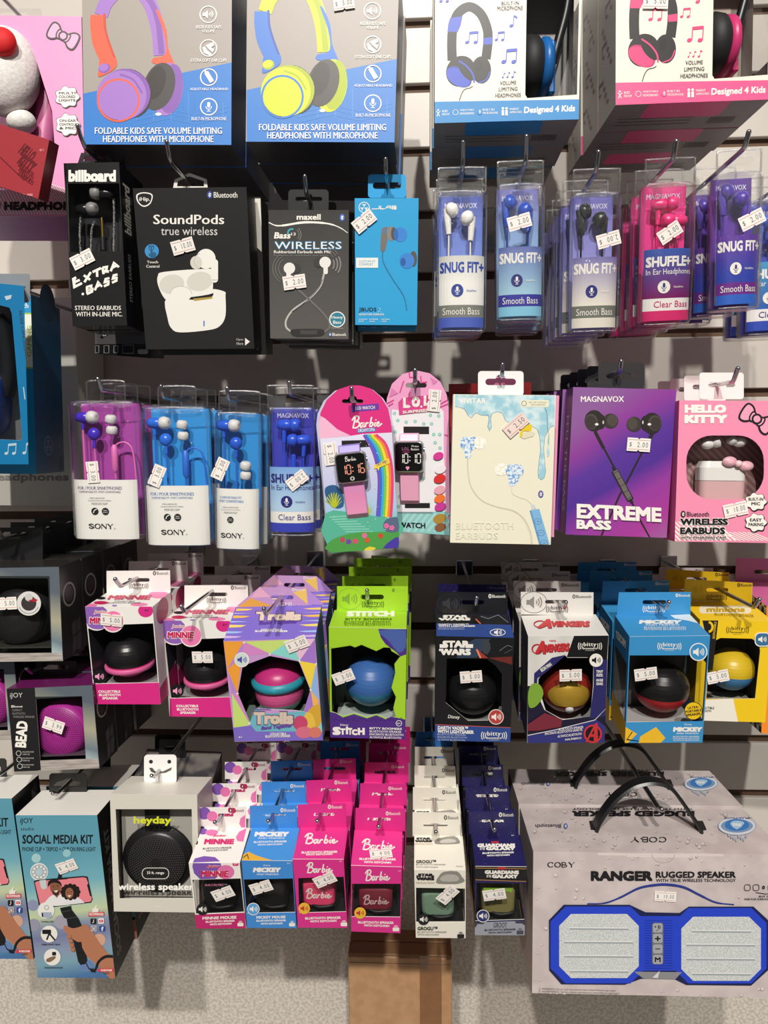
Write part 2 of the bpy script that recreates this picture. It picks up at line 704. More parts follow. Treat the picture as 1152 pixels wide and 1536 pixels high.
def speaker_icon(a, cx, cy, r, bgm, fg, ringm=None):
    if bgm:
        a.circ(cx, cy, r, bgm)
    if ringm:
        a.ring(cx, cy, r, r * 0.12, ringm)
    a.poly([(cx - .62 * r, cy - .2 * r), (cx - .35 * r, cy - .2 * r), (cx + .02 * r, cy - .52 * r), (cx + .02 * r, cy + .52 * r), (cx - .35 * r, cy + .2 * r), (cx - .62 * r, cy + .2 * r)], fg)
    for k in (.22, .42, .62):
        a.ring(cx + .02 * r, cy, k * r, .1 * r, fg, a0=-42, a1=42, n=40)


def bt_icon(a, cx, cy, h, bgm, fg, w=None):
    if bgm:
        a.circ(cx, cy, h * .36, bgm, ry=h * .5)
    k = h * .3
    a.line([(cx - k * .55, cy - k * .5), (cx + k * .5, cy + k * .5), (cx, cy + k), (cx, cy - k), (cx + k * .5, cy - k * .5), (cx - k * .55, cy + k * .5)], h * .08, fg)


def bluetooth(a, x0, y0, x1, y1, bgm, fg, txt=None, skew=0):
    h = y1 - y0
    bt_icon(a, x0 + h * .35, (y0 + y1) / 2 + skew * .4, h * 1.15, bgm, fg)
    a.text('Bluetooth', x0 + h * .95, y0 + h * .08, x1, y1 - h * .05, txt or fg, skew=skew, bold=0.01)


def mic_icon(a, cx, cy, r, bgm, fg):
    a.circ(cx, cy, r, bgm)
    a.rrect(cx - .2 * r, cy - .62 * r, cx + .2 * r, cy + .12 * r, .19 * r, fg)
    a.ring(cx, cy - .05 * r, .38 * r, .09 * r, fg, a0=180, a1=360, n=40)
    a.rect(cx - .045 * r, cy + .3 * r, cx + .045 * r, cy + .58 * r, fg)
    a.rect(cx - .25 * r, cy + .55 * r, cx + .25 * r, cy + .64 * r, fg)


def bitty(a, cx, cy, w, mat, skew=0):
    a.text('bitty', cx - w * .27, cy - w * .17, cx + w * .27, cy + w * .06, mat, bold=.02, space=1.1)
    a.text('boomers', cx - w * .29, cy + w * .04, cx + w * .29, cy + w * .14, mat, bold=.02)
    a.text('TINY SIZE. HUGE SOUND.', cx - w * .2, cy + w * .165, cx + w * .2, cy + w * .195, mat)
    for sgn in (-1, 1):
        for k in (.34, .42, .5):
            c = 0 if sgn > 0 else 180
            a.ring(cx, cy, k * w, .03 * w, mat, ry=k * w * .75, a0=c - 24, a1=c + 24, n=40)


def jlab_mark(a, cx, cy, r, fg, bgm=None):
    if bgm:
        a.circ(cx, cy, r, bgm)
    a.ring(cx, cy, r, r * .14, fg)
    for k in range(3):
        t = math.radians(90 + 120 * k)
        d = (math.cos(t), -math.sin(t))
        e = (-d[1], d[0])
        a.line([(cx + d[0] * r * .12, cy + d[1] * r * .12), (cx + d[0] * r * .42, cy + d[1] * r * .42), (cx + d[0] * r * .62 + e[0] * r * .3, cy + d[1] * r * .62 + e[1] * r * .3)], r * .2, fg)
        a.line([(cx + d[0] * r * .42, cy + d[1] * r * .42), (cx + d[0] * r * .62 - e[0] * r * .3, cy + d[1] * r * .62 - e[1] * r * .3)], r * .2, fg)


def bow(a, cx, cy, r, ink, fill=None, rot=-25, w=None):
    """outline of a ribbon bow: two loops, two small loops and a round knot"""
    c, q = math.cos(math.radians(rot)), math.sin(math.radians(rot))
    w = w or r * .12

    def T(p):
        return (cx + r * (c * p[0] + q * p[1]), cy + r * (-q * p[0] + c * p[1]))
    for s in (-1, 1):
        loop = [T((s * x, y)) for x, y in ((.18, -.1), (.55, -.5), (.95, -.5), (1.05, 0), (.95, .5), (.55, .5), (.18, .1))]
        if fill:
            a.poly(loop, fill, 5)
        a.line(loop, w, ink, 5, True)
        lp = [T((s * x, y)) for x, y in ((.15, -.2), (.42, -.25), (.45, .1), (.3, .3), (.1, .2))]
        if fill:
            a.poly(lp, fill, 5)
        a.line(lp, w * .8, ink, 5, True)
    if fill:
        a.circ(cx, cy, r * .27, fill)
    a.ring(cx, cy, r * .27, w, ink)


def cloud(a, cx, cy, rx, ry, lines, ink=None, paper=None):
    ink, paper = ink or BLACK, paper or WHITE
    pts = [(cx + rx * math.cos(t) * (1 + .11 * math.cos(7 * t)), cy + ry * math.sin(t) * (1 + .11 * math.cos(7 * t))) for t in [2 * math.pi * i / 56 for i in range(56)]]
    a.poly([(x + rx * .1, y + ry * .1) for x, y in pts], ink)
    a.poly([(cx + (x - cx) * 1.05, cy + (y - cy) * 1.05) for x, y in pts], ink)
    a.poly(pts, paper)
    n = len(lines)
    hh = ry * 1.1 / n
    for i, t in enumerate(lines):
        y = cy - ry * .5 + i * hh
        ww = rx * min(.75, .15 * len(t))
        a.text(t, cx - ww, y, cx + ww, y + hh * .72, ink, bold=.03)


def sticker(parent, face, zm, x, y, rot, price, off=0.0016, size=(.0215, .0125), mat=None, flip=False):
    """paper price label stuck on a face; x, y in the zoomed frame zm"""
    u, v = face.px(zm[0] + x / zm[2], zm[1] + y / zm[2]) if zm else (x, y)
    w, h = size
    c, q = math.cos(math.radians(rot)), math.sin(math.radians(rot))
    mb = MB()

    def T(dx, dy):
        return (u + (c * dx + q * dy) / face.lu, v + (-q * dx + c * dy) / face.lv)
    k = h * .11
    out = [(-w / 2, -h / 2), (-k, -h / 2), (0, -h / 2 + k), (k, -h / 2), (w / 2, -h / 2), (w / 2, h / 2), (k, h / 2), (0, h / 2 - k), (-k, h / 2), (-w / 2, h / 2)]
    fc = Face(face.O + face.N * off, face.U, face.V, face.N, face.pose, face.bend)
    P = [T(*p) for p in out]
    mb.plate(fc, P, [], 0.00018, mat or STICKER)
    a = Art(mb, fc, 0.00004)
    a.map = lambda x, y: T(x, y)
    red = C('#C9908C', 0.6)
    a.rect(-w * .46, -h * .37, w * .46, -h * .33, red)
    a.rect(-w * .46, h * .33, w * .46, h * .37, red)
    g = C('#5A585A', 0.6)
    a.text('$', -w * .4, -h * .16, -w * .3, h * .2, g, flip=flip)
    a.text(price, -w * .06, -h * .2, w * .4, h * .18, g, space=1.25, flip=flip)
    return mb.build('price_sticker', parent)


def hook(x, y, out, ext=0.05, up=0.020, ang=55, label='', r=0.0021, bracket=True, group='chrome display hooks on the slatted wall', lean=0.0):
    """wire peg from a wall groove: straight arm through the pack's hole, upturned end; x, y is the pixel where it passes the hole"""
    p = at(x, y, out)
    root = thing('display_hook', label, 'hook', Matrix.Translation((p.x, -0.004, p.z)), group)
    ext, up = ext * .37, up * .46
    L = out + ext - 0.004
    a = math.radians(ang)
    path = [(0, 0.001, 0), (0, -L * .5, 0), (0, -L + .004, 0), (0, -L, .0005), (0, -L - .002, .002)]
    path += [(lean, -L - .002 - up * math.cos(a) * t, .002 + up * math.sin(a) * t) for t in (.5, 1.0)]
    mb = MB()
    mb.tube(path, r, CHROME, 10)
    e = Vector(path[-1])
    mb.ball(e, r * 1.05, r * 1.05, r * 1.05, CHROME, 10, 6)
    mb.build('wire_arm', root)
    mb = MB()
    zg = min((g for g in GROOVES), key=lambda g: abs(g - p.z - 0.012)) - p.z
    lo, hi = min(-.010, zg - .004), max(.010, zg + .004)
    mb.box(-.011, .011, -.0005, .0020, lo, hi, CHROME, .0008)
    mb.box(-.009, .009, .002, .0085, zg - .0025, zg + .0025, CHROME)
    mb.build('bracket', root)
    return root


# ------------------------------------------------------------------ generic carton
def carton(name, desc, cat, pose, d, mats, rise=0.0, holes=(), liner=None, pane=True, side_hole=None, taper=1.0, group=None):
    """card box: front (with window holes in front uv), sides, top, bottom, back. mats: front, side, top, bottom.
    Returns root, the collector for the box (build it with finish), the front face"""
    root = thing(name, desc, cat, pose.M, group)
    w, h = pose.w, pose.h
    holes = [[(min(max(u, .012), .988), min(max(v, .012), .988)) for u, v in hl] for hl in holes]
    fm, sm, tm, bm = mats
    mb = MB()
    F = pose.front()
    mb.plate(F, [(0, 0), (0, 1), (1, 1), (1, 0)], holes, 0.0005 if holes else 0.0, fm, edge=WHITE if holes else None)
    x0, x1 = -w / 2, w / 2
    b = d
    if side_hole:
        for sx, sd in ((x0, 'L'), (x1, 'R')):
            if sd in side_hole[0]:
                fs = Face((sx, 0, h), (0, b, 0), (0, 0, -h), (-1 if sd == 'L' else 1, 0, 0), pose)
                mb.plate(fs, [(0, 0), (1, -rise / h), (1, 1), (0, 1)], [side_hole[1]], 0, sm)
            else:
                mb.poly([(sx, 0, 0), (sx, b, 0), (sx, b, h + rise), (sx, 0, h)], sm)
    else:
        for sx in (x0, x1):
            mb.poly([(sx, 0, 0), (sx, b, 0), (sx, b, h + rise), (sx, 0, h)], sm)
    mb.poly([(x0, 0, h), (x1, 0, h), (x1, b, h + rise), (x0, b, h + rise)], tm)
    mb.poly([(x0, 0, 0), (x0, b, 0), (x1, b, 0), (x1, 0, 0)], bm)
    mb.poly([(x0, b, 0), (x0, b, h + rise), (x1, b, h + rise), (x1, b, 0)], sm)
    if liner and holes:
        e = .0006
        X0, X1, Y0, Y1, Z0, Z1 = x0 + e, x1 - e, e * 1.5, b - e, e, h - e
        ZB = h + rise - e
        if not side_hole:
            mb.poly([(X0, Y0, Z0), (X0, Y1, Z0), (X0, Y1, ZB), (X0, Y0, Z1)], liner)
            mb.poly([(X1, Y0, Z0), (X1, Y1, Z0), (X1, Y1, ZB), (X1, Y0, Z1)], liner)
        mb.poly([(X0, Y1, Z0), (X1, Y1, Z0), (X1, Y1, ZB), (X0, Y1, ZB)], liner)
        mb.poly([(X0, Y0, Z0), (X1, Y0, Z0), (X1, Y1, Z0), (X0, Y1, Z0)], liner)
        mb.poly([(X0, Y0, Z1), (X1, Y0, Z1), (X1, Y1, ZB), (X0, Y1, ZB)], liner)
    if holes and pane:
        pm = MB()
        for hl in holes:
            us, vs = [p[0] for p in hl], [p[1] for p in hl]
            u0, u1, v0, v1 = min(us) - .01, max(us) + .01, min(vs) - .01, max(vs) + .01
            pm.poly([F.pos(u, v, -.0008) for u, v in ((u0, v0), (u0, v1), (u1, v1), (u1, v0))], PANE)
        if side_hole:
            for sx, sd in ((x0 + .0008, 'L'), (x1 - .0008, 'R')):
                if sd in side_hole[0]:
                    pm.poly([(sx, .001, .001), (sx, b - .001, .001), (sx, b - .001, h - .001), (sx, .001, h - .001)], PANE)
        pm.build('window_pane', root)
    return root, mb, F


def card_tab(root, pose, y, outer, hole, mat, zm, art=None, thick=.0006, name='hang_tab'):
    """flat hang tab on the plane y behind the front, traced in the zoomed frame"""
    f = pose.face(y)
    mb = MB()
    cv = lambda p: f.px(zm[0] + p[0] / zm[2], zm[1] + p[1] / zm[2])
    O = [cv(p) for p in outer]
    O = O if sum(O[i - 1][0] * O[i][1] - O[i][0] * O[i - 1][1] for i in range(len(O))) else O
    mb.plate(f, O, [[cv(p) for p in hole]] if hole else [], thick, mat)
    if art:
        art(Art(mb, f).z(*zm))
    return mb.build(name, root)


# ------------------------------------------------------------------ slatted wall and floor
GROOVES = [CAM.z + 0.5077 - k * 0.0762 for k in range(-8, 15)]


def slat_wall():
    mb = MB()
    lam = speck('white_laminate', '#D3CCC4', '#C8C1B9', 6, .3, .7, .38)
    brown = C('#5E4634', 0.7, name='groove_board')
    gh = .0055
    zs = [g for g in GROOVES]
    x0, x1 = -1.5, 1.5
    top = zs[0] + .0762
    for i, g in enumerate(zs):
        mb.box(x0, x1, 0, .008, g + gh, (zs[i - 1] if i else top) - gh, lam, .0009)
    mb.box(x0, x1, .008, .020, zs[-1] - .0762, top, brown)
    plain = speck('grey_plaster', '#CFC8BF', '#B4ADA4', 240, .42, .6, .6, bump=.25)
    mb.box(x0, x1, 0, .008, 0, zs[-1] - gh, plain)
    tag(mb.build('wall_back'), None, None, kind='structure')
    mb = MB()
    mb.box(-2.5, 2.5, -3.2, .02, -.02, 0, speck('grey_floor', '#8A857F', '#7A756F', 30, .4, .6, .5))
    tag(mb.build('floor'), None, None, kind='structure')


slat_wall()
# ================================================================== top row: boxed children's headphones
def note(a, x, y, h, m, two=False):
    a.circ(x, y, h * .16, m, ry=h * .12, rot=20)
    a.line([(x + h * .14, y), (x + h * .2, y - h * .8)], h * .06, m)
    if two:
        a.circ(x + h * .65, y, h * .16, m, ry=h * .12, rot=20)
        a.line([(x + h * .79, y), (x + h * .85, y - h * .85)], h * .06, m)
        a.line([(x + h * .2, y - h * .72), (x + h * .85, y - h * .78)], h * .2, m)
    else:
        a.line([(x + h * .2, y - h * .78), (x + h * .45, y - h * .62)], h * .14, m)


def grey_headphones(a, c1, c1d, c2, c2d):
    W, grey, blue = C('#F4F2F0'), C('#A8A099'), C('#3780D2')
    pad, padd = C('#4B4645'), C('#36312F')
    a.poly([(372, 421), (1060, 281), (1060, 700), (372, 700)], blue)
    lt, dk = C('#4A90DC'), C('#377DCB')
    for x in range(560, 1020, 26):
        a.rect(x, 470 - (x % 7) * 9, x + 5, 545, dk if x % 3 else lt)
    for y in (505, 525, 548):
        a.line([(600, y + 20), (760, y - 15), (880, y + 12), (1030, y - 25)], 3, lt)
    # far side of the band and far cup
    a.line([(455, 70), (480, 10), (540, -45), (615, -50), (665, 0), (695, 70), (715, 160), (722, 250)], 62, c1, 5)
    a.line([(650, -30), (690, 30), (712, 100), (722, 180), (728, 245)], 26, c1d, 5)
    a.poly([(703, 50), (718, 56), (748, 130), (757, 215), (783, 282), (775, 296), (690, 286), (690, 262), (745, 243), (738, 150)], c2, 3)
    a.circ(752, 402, 72, c1, ry=120, rot=-8)
    a.circ(770, 400, 52, c1d, ry=112, rot=-8)
    a.circ(716, 390, 70, pad, ry=110, rot=-16)
    a.circ(702, 372, 42, padd, ry=78, rot=-16)
    a.circ(713, 514, 14, W, ry=7)
    # near arm
    a.line([(440, 68), (440, 130), (455, 200), (490, 275)], [66, 66, 70, 70], c2, 5)
    a.line([(470, 62), (474, 130), (492, 195), (520, 270)], 10, c2d, 5)
    a.poly([(452, 268), (520, 262), (524, 300), (500, 322), (452, 346), (440, 336), (446, 310)], c2, 3)
    a.circ(470, 308, 27, c1d, ry=22, rot=15)
    a.circ(467, 304, 22, c1, ry=17, rot=15)
    # near cup
    a.circ(585, 420, 95, padd, ry=112, rot=20)
    a.circ(560, 424, 118, c1d, ry=114, rot=20)
    a.circ(548, 430, 112, c1, ry=112, rot=20)
    a.ring(533, 452, 92, 9, c2, ry=94)
    a.circ(533, 452, 86, c1, ry=88)
    a.line([(540, 335), (600, 360), (640, 420)], 8, c1d, 5)
    for x, y in ((938, 66), (939, 217), (940, 348), (940, 481)):
        a.ring(x, y, 37, 5, W)
    speaker_icon(a, 935, 66, 36, None, W)
    a.poly([(925, 205), (962, 190), (965, 205), (950, 215), (965, 222), (958, 238), (940, 222)], W)
    a.poly([(912, 215), (922, 210), (935, 230), (955, 245), (945, 252), (920, 240)], W)
    a.line([(928, 325), (955, 370)], 20, W)
    a.line([(922, 318), (938, 340)], 9, W)
    mic_icon(a, 940, 481, 34, blue, W)
    for t, b in (('85DB KIDS SAFE', (883, 115, 997, 130)), ('VOLUME', (910, 134, 968, 148)), ('EXTRA SOFT EAR CUPS', (860, 265, 1022, 280)), ('ADJUSTABLE HEADBAND', (856, 396, 1028, 411)), ('BUILT-IN MICROPHONE', (863, 528, 1020, 543))):
        a.text(t, *b, W, bold=.01)
    a.text('FOLDABLE KIDS SAFE VOLUME LIMITING', 428, 574, 1000, 605, W, bold=.02)
    a.text('HEADPHONES WITH MICROPHONE', 465, 611, 962, 642, W, bold=.02)


GREY = (C('#A8A099'), C('#1F3157', .35), C('#38475F'), C('#35343A', .4))
for nm, cor, zz, cols, desc in (
        ('purple', ((122, -78), (348, -80), (347, 217), (126, 217)), (0, 0, 3), ('#A77ACB', '#8B5DB4', '#F0664B', '#D24F39'), 'grey-blue headphone box printed with a purple and orange pair'),
        ('lime', ((372, -84), (600, -86), (592, 213), (368, 213)), (246, -5.3, 3), ('#D3E52B', '#AFC01C', '#3E7BD4', '#3A58B4'), 'grey-blue headphone box printed with a lime green pair')):
    ps = Pose(*cor, .262, pitch0=0, sp=1.2)
    root, mb, F = carton('headphone_box', desc, 'headphone box', ps, .054, GREY)
    a = Art(mb, F).z(*zz)
    grey_headphones(a, *[C(c) for c in cols])
    mb.build('box_body', root)
    card_tab(root, ps, .053, [(560, -330), (560, -225), (910, -225), (910, -330)], euroslot(735, -285, 140, 30), C('#A8A099'), zz)
    if nm == 'lime':
        sticker(root, F, (320, 0, 3), 588, 18, 8, '5.00', size=(.019, .011))
    stack(root, desc, 3, .0562, 'boxed grey headphones', jit=.002, drop=.0, dx=.001, yaw=.004)
    hook(*((242, -96, .21) if nm == 'purple' else (486, -100, .21)), ext=.10, label='chrome wire hook carrying the %s grey headphone boxes' % ('purple pair' if nm == 'purple' else 'lime green pair'))


def earcup_set(root, x, y, z, s, shell):
    """real ear cup, yoke and band end seen through the box window"""
    blk, pad = C('#1B1B1E', .35), C('#242426', .6)
    mb = MB()
    ax = Vector((1, .15, 0))
    mb.lathe([(.0001, -.030 * s), (.016 * s, -.030 * s), (.031 * s, -.026 * s), (.037 * s, -.016 * s), (.036 * s, -.006 * s), (.030 * s, 0)], (x, y, z), ax, pad, 28, 1, 1, X=(0, 0, 1))
    pad_mb = mb
    mb = MB()
    mb.lathe([(.030 * s, -.001), (.035 * s, .002 * s), (.035 * s, .008 * s), (.026 * s, .014 * s), (.0001, .016 * s)], (x, y, z), ax, shell, 28, X=(0, 0, 1))
    mb.box(x + .010 * s, x + .020 * s, y - .012 * s, y + .012 * s, z - .036 * s, z + .030 * s, shell, .002)
    pad_mb.build('ear_pad', mb.build('ear_cup', root), 'black ribbed cushion')
    mb = MB()
    mb.tube(catmull([(x + .018 * s, y, z + .005), (x + .024 * s, y, z + .03 * s), (x + .034 * s, y, z + .07 * s), (x + .036 * s, y, z + .105 * s), (x + .026 * s, y, z + .135 * s)], 6), [.0058 * s] * 25, blk, 12)
    arm = mb.build('headband_arm', root)
    mb = MB()
    mb.tube(catmull([(x + .037 * s, y, z + .098 * s), (x + .033 * s, y, z + .115 * s), (x + .022 * s, y, z + .135 * s)], 5), .0075 * s, shell, 12)
    mb.build('size_adjuster', arm)


def kids_print(a, m, md, strip):
    K, W = C('#1E1B1C'), C('#F4F0EA')
    a.line([(240, 375), (237, 270), (244, 180), (275, 85), (345, 42), (415, 85), (455, 175), (460, 260), (448, 365)], 58, K, 6)
    a.poly([(226, 112), (304, 100), (292, 158), (274, 197), (210, 196), (215, 150)], m)
    a.poly([(434, 236), (488, 228), (486, 272), (436, 276)], m)
    a.circ(420, 432, 60, K, ry=84)
    a.line([(400, 512), (450, 490), (474, 440)], 7, m, 5)
    a.circ(405, 405, 24, C('#0C0B0C'), ry=36, rot=-15)
    a.circ(292, 440, 88, K, ry=98, rot=-30)
    a.circ(282, 474, 86, md, ry=56, rot=-33)
    a.circ(276, 478, 80, m, ry=50, rot=-33)
    a.circ(325, 440, 70, K, ry=30, rot=-52)
    a.line([(280, 375), (330, 410), (368, 460), (376, 510)], 10, m, 5)
    a.line([(366, 532), (352, 542), (318, 552), (298, 580), (284, 622)], 5, K, 5)
    note(a, 332, 262, 80, m, True)
    note(a, 605, 160, 80, m)
    note(a, 512, 246, 60, m, True)
    note(a, 558, 382, 95, m, True)
    note(a, 552, 478, 34, m)
    note(a, 580, 476, 38, m)
    note(a, 612, 476, 44, m)
    note(a, 170, 8, 60, m, True)
    for t, b in (('BUILT-IN', (543, 9, 652, 31)), ('MICROPHONE', (517, 38, 676, 65)), ('VOLUME', (535, 500, 635, 524)), ('LIMITING', (527, 538, 643, 562)), ('HEADPHONES', (505, 576, 663, 601))):
        a.text(t, *b, K, bold=.01, skew=4, shear=.05)
    a.poly([(120, 630), (1040, 614), (1040, 800), (120, 800)], strip)
    a.text('Designed 4 Kids', 682, 655, 997, 706, W, bold=.03, skew=12, shear=.08)
    for x, y, l1, l2, w1 in ((178, 690, 'KID', 'PROOF', 45), (287, 685, 'ADJUSTABLE', 'HEADBAND', 88), (428, 682, 'BUILT-IN', 'MICROPHONE', 94), (594, 678, 'PARENT', 'APPROVED', 76)):
        a.text(l1, x, y - 10, x + w1 * (.75 if len(l1) < len(l2) else 1), y + 4, W, bold=.01, skew=2)
        a.text(l2, x, y + 10, x + w1, y + 24, W, bold=.01, skew=2)
    a.circ(153, 682, 6, W)
    a.line([(142, 690), (153, 700), (166, 690)], 5, W)
    a.line([(146, 722), (153, 700), (162, 720)], 5, W)
    a.ring(260, 696, 16, 3, W)
    mic_icon(a, 410, 692, 18, strip, W)
    for x in (552, 574):
        a.circ(x, 672, 8, W)
        a.line([(x, 682), (x, 716)], 15, W)


for cor, zz, m, md, st, shell, liner, desc, tcol in (
        (((653, -82), (874, -90), (868, 178.6), (651.6, 186)), (620, 0, 4.114), '#3C57C9', '#2C3F9C', '#1E88CC', '#1E70C0', '#8E8A86', 'cream boxed children headphones with a bright blue strip', 'blue'),
        (((924.5, -124), (1160, -134), (1155, 150), (923, 157.5)), (889.7, -38.5, 3.863), '#E8447F', '#C02C66', '#EE5B92', '#E03A7E', '#B9AC9F', 'cream boxed children headphones with a bright pink strip', 'pink')):
    ps = Pose(*cor, .272, pitch0=0, sp=1.2)
    cream = C('#EFE9DB')
    q = Face((-ps.w / 2, 0, ps.h), (ps.w, 0, 0), (0, 0, -ps.h), (0, -1, 0), ps)
    U = lambda x, y: q.px(zz[0] + x / zz[2], zz[1] + y / zz[2])
    u0, v1 = U(690, 606)
    hole = [(u0, .06), (u0, v1 - .02), (u0 + .015, v1), (.985, v1 - .012), (.985, .06)]
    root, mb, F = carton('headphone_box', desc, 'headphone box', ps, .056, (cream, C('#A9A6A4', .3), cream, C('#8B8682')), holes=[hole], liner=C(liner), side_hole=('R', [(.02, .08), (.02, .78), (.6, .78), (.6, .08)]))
    a = Art(mb, F).z(*zz)
    kids_print(a, C(m), C(md), C(st))
    # underside panel and side doodles
    ub = Face((-ps.w / 2, 0, 0), (ps.w, 0, 0), (0, .056, 0), (0, 0, -1), ps)
    b = Art(mb, ub).n(100, 100)
    b.rrect(22, -2, 76, 52, 6, C(st))
    for i in range(24):
        b.rect(72 + i * .75, 56, 72 + i * .75 + (.25 + .3 * (i % 3 == 0)), 80, INK)
    for i in range(3):
        b.rect(8, 52 + i * 12, 60, 54 + i * 12, C('#6F6A66'))
    sd = Face((-ps.w / 2, 0, ps.h), (0, .056, 0), (0, 0, -ps.h), (-1, 0, 0), ps)
    b = Art(mb, sd).n(100, 500)
    b.rect(-5 + 6, 0, 99, 500, C('#B8B2AC'))
    for i in range(9):
        note(b, 22 + (i * 37) % 55, 70 + i * 48, 40, C('#8C6A72') if tcol == 'pink' else C('#5E7F9C'), i % 2)
    mb.build('box_body', root)
    x, z = ps.w * .5, ps.h * .36
    earcup_set(root, x - .032, .029, z + .004, .72, C(shell, .35))
    if tcol == 'pink':
        sticker(root, F, (852, 0, 3.84), 502, 12, -3, '5.00')
    stack(root, desc, 3, .0582, f'boxed cream headphones with a {tcol} strip', jit=.0015, drop=0, dx=-.001 if tcol == 'blue' else -.002, yaw=.003)
    hook(*((765, -104, .22) if tcol == 'blue' else (1040, -146, .22)), ext=.10, label=f'chrome wire hook carrying the cream headphone boxes with the {tcol} strip')

# ---- pink headphone box with plush ear cup, cut by the frame
ps = Pose((-120, 20), (123, 26), (127, 322), (-112, 325), .232, pitch0=3)
desc = 'pink boxed headphones with a white plush ear cup behind a cut-out window'
zz = (0, 0, 3)
q = ps.front()
U = lambda x, y: q.px(x / 3, y / 3)
hole = [U(*p) for p in ((-260, 170), (-120, 110), (20, 120), (110, 170), (160, 260), (185, 340), (235, 500), (245, 640), (215, 780), (150, 850), (-120, 860), (-260, 700))]
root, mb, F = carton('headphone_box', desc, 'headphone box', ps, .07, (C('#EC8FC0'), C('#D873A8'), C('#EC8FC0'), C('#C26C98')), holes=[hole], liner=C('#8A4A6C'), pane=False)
a = Art(mb, F).z(*zz)
for i in range(-24, 30):
    x = i * 13
    a.poly([(x, 966), (x + 5, 966), (x - 95 + 5, 760 + abs(130 - x) * .35), (x - 95, 760 + abs(130 - x) * .35)], WHITE)
bow(a, 285, 163, 68, BLACK, C('#F3A6CB'), rot=-28)
cloud(a, 303, 437, 50, 44, ['MULTI', 'COLORED', 'LIGHTS'])
cloud(a, 306, 562, 50, 46, ['ON-EAR', 'CONTROLS', '& MIC'])
a.text('LIGHT-UP HEADPHONES', -244, 909, 384, 948, BLACK, bold=.06, space=1.05)
mb.build('box_body', root)
mb = MB()
plush = speck('white_plush', '#F4F1EE', '#DEDAD6', 350, .3, .7, .9, bump=.6)
c = at(6, 108, .232)
c = ps.Mi @ c
mb.ball((c.x, .004, c.z), .034, .026, .042, plush, 28, 18)
c2 = ps.Mi @ at(30, 180, .232)
pcup = mb.build('plush_ear_cup', root)
mb = MB()
mb.ball((c2.x, .010, c2.z), .014, .012, .011, plush)
mb.build('plush_paw', root)
mb = MB()
c3 = ps.Mi @ at(4, 64, .255)
mb.ball((c3.x, -.022, c3.z), .013, .009, .013, C('#D8151C', .7))
mb.build('ribbon_knot', pcup, 'bright red round knot')
mb = MB()
pts = [ps.Mi @ at(x, y, .21) for x, y in ((44, 52), (62, 80), (68, 140), (66, 200), (58, 250))]
mb.tube(catmull([(p.x, .03, p.z) for p in pts], 5), .011, C('#C9699B', .4), 10)
mb.build('headband', root)
card_tab(root, ps, .069, rr(-60, 40, 186, 82, 14), euroslot(60, 62, 120, 16), CLEAR, zz)
hook(33, 27, .165, ext=.30, label='chrome wire hook carrying the pink headphone box at the frame edge')

ps = Pose((-55, 166), (70, 212), (60, 300), (-62, 258), .30, pitch0=0, sr=25, sy=1, sp=2)
red = C('#A8333C')
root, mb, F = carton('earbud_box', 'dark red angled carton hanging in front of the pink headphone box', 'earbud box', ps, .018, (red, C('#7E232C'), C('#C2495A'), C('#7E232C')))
a = Art(mb, F).z(0, 0, 3)
dk, pk = C('#6E1A22'), C('#D9808A')
a.line([(-60, 650), (110, 812)], 5, dk)
a.text('HELLO', 88, 660, 160, 715, dk, rot=-38, bold=.05)
a.text('KITTY', 84, 708, 160, 762, dk, rot=-38, bold=.05)
for i in range(3):
    a.text(('BLUETOOTH', 'WIRELESS', 'EARBUDS')[i], 78, 752 + i * 20, 158, 772 + i * 20, dk, rot=-38)
a.circ(103, 880, 13, pk, ry=9)
a.rect(122, 872, 148, 884, pk)
speaker_icon(a, 188, 676, 17, None, pk)
mb.build('box_body', root)
# ================================================================== second row: boxed earbuds and blister packs
def bud_inear(mb, x, y, z, s, body, tip, dirx=1, tilt=0.0):
    ax = Vector((dirx, -.25, tilt))
    mb.lathe([(.0001, -.0065 * s), (.0040 * s, -.006 * s), (.0045 * s, -.003 * s), (.0048 * s, .001 * s), (.0042 * s, .005 * s), (.0026 * s, .006 * s)], (x, y, z), ax, body, 16)
    mb.lathe([(.0026 * s, .0055 * s), (.0052 * s, .006 * s), (.0058 * s, .009 * s), (.0046 * s, .013 * s), (.0028 * s, .0142 * s), (.0001, .0135 * s)], (x, y, z), ax, tip, 16)


def bud_parts(root, x, y, z, s, body, tip, dirx=1, extra=None):
    """one in-ear bud with its soft tip as a sub-part"""
    ax = Vector((dirx, -.25, 0))
    mb = MB()
    mb.lathe([(.0001, -.0065 * s), (.0040 * s, -.006 * s), (.0045 * s, -.003 * s), (.0048 * s, .001 * s), (.0042 * s, .005 * s), (.0026 * s, .006 * s)], (x, y, z), ax, body, 16)
    if extra:
        extra(mb)
    b = mb.build('earbud', root)
    mb = MB()
    mb.lathe([(.0026 * s, .0055 * s), (.0052 * s, .006 * s), (.0058 * s, .009 * s), (.0046 * s, .013 * s), (.0028 * s, .0142 * s), (.0001, .0135 * s)], (x, y, z), ax, tip, 16)
    mb.build('ear_tip', b)
    return b


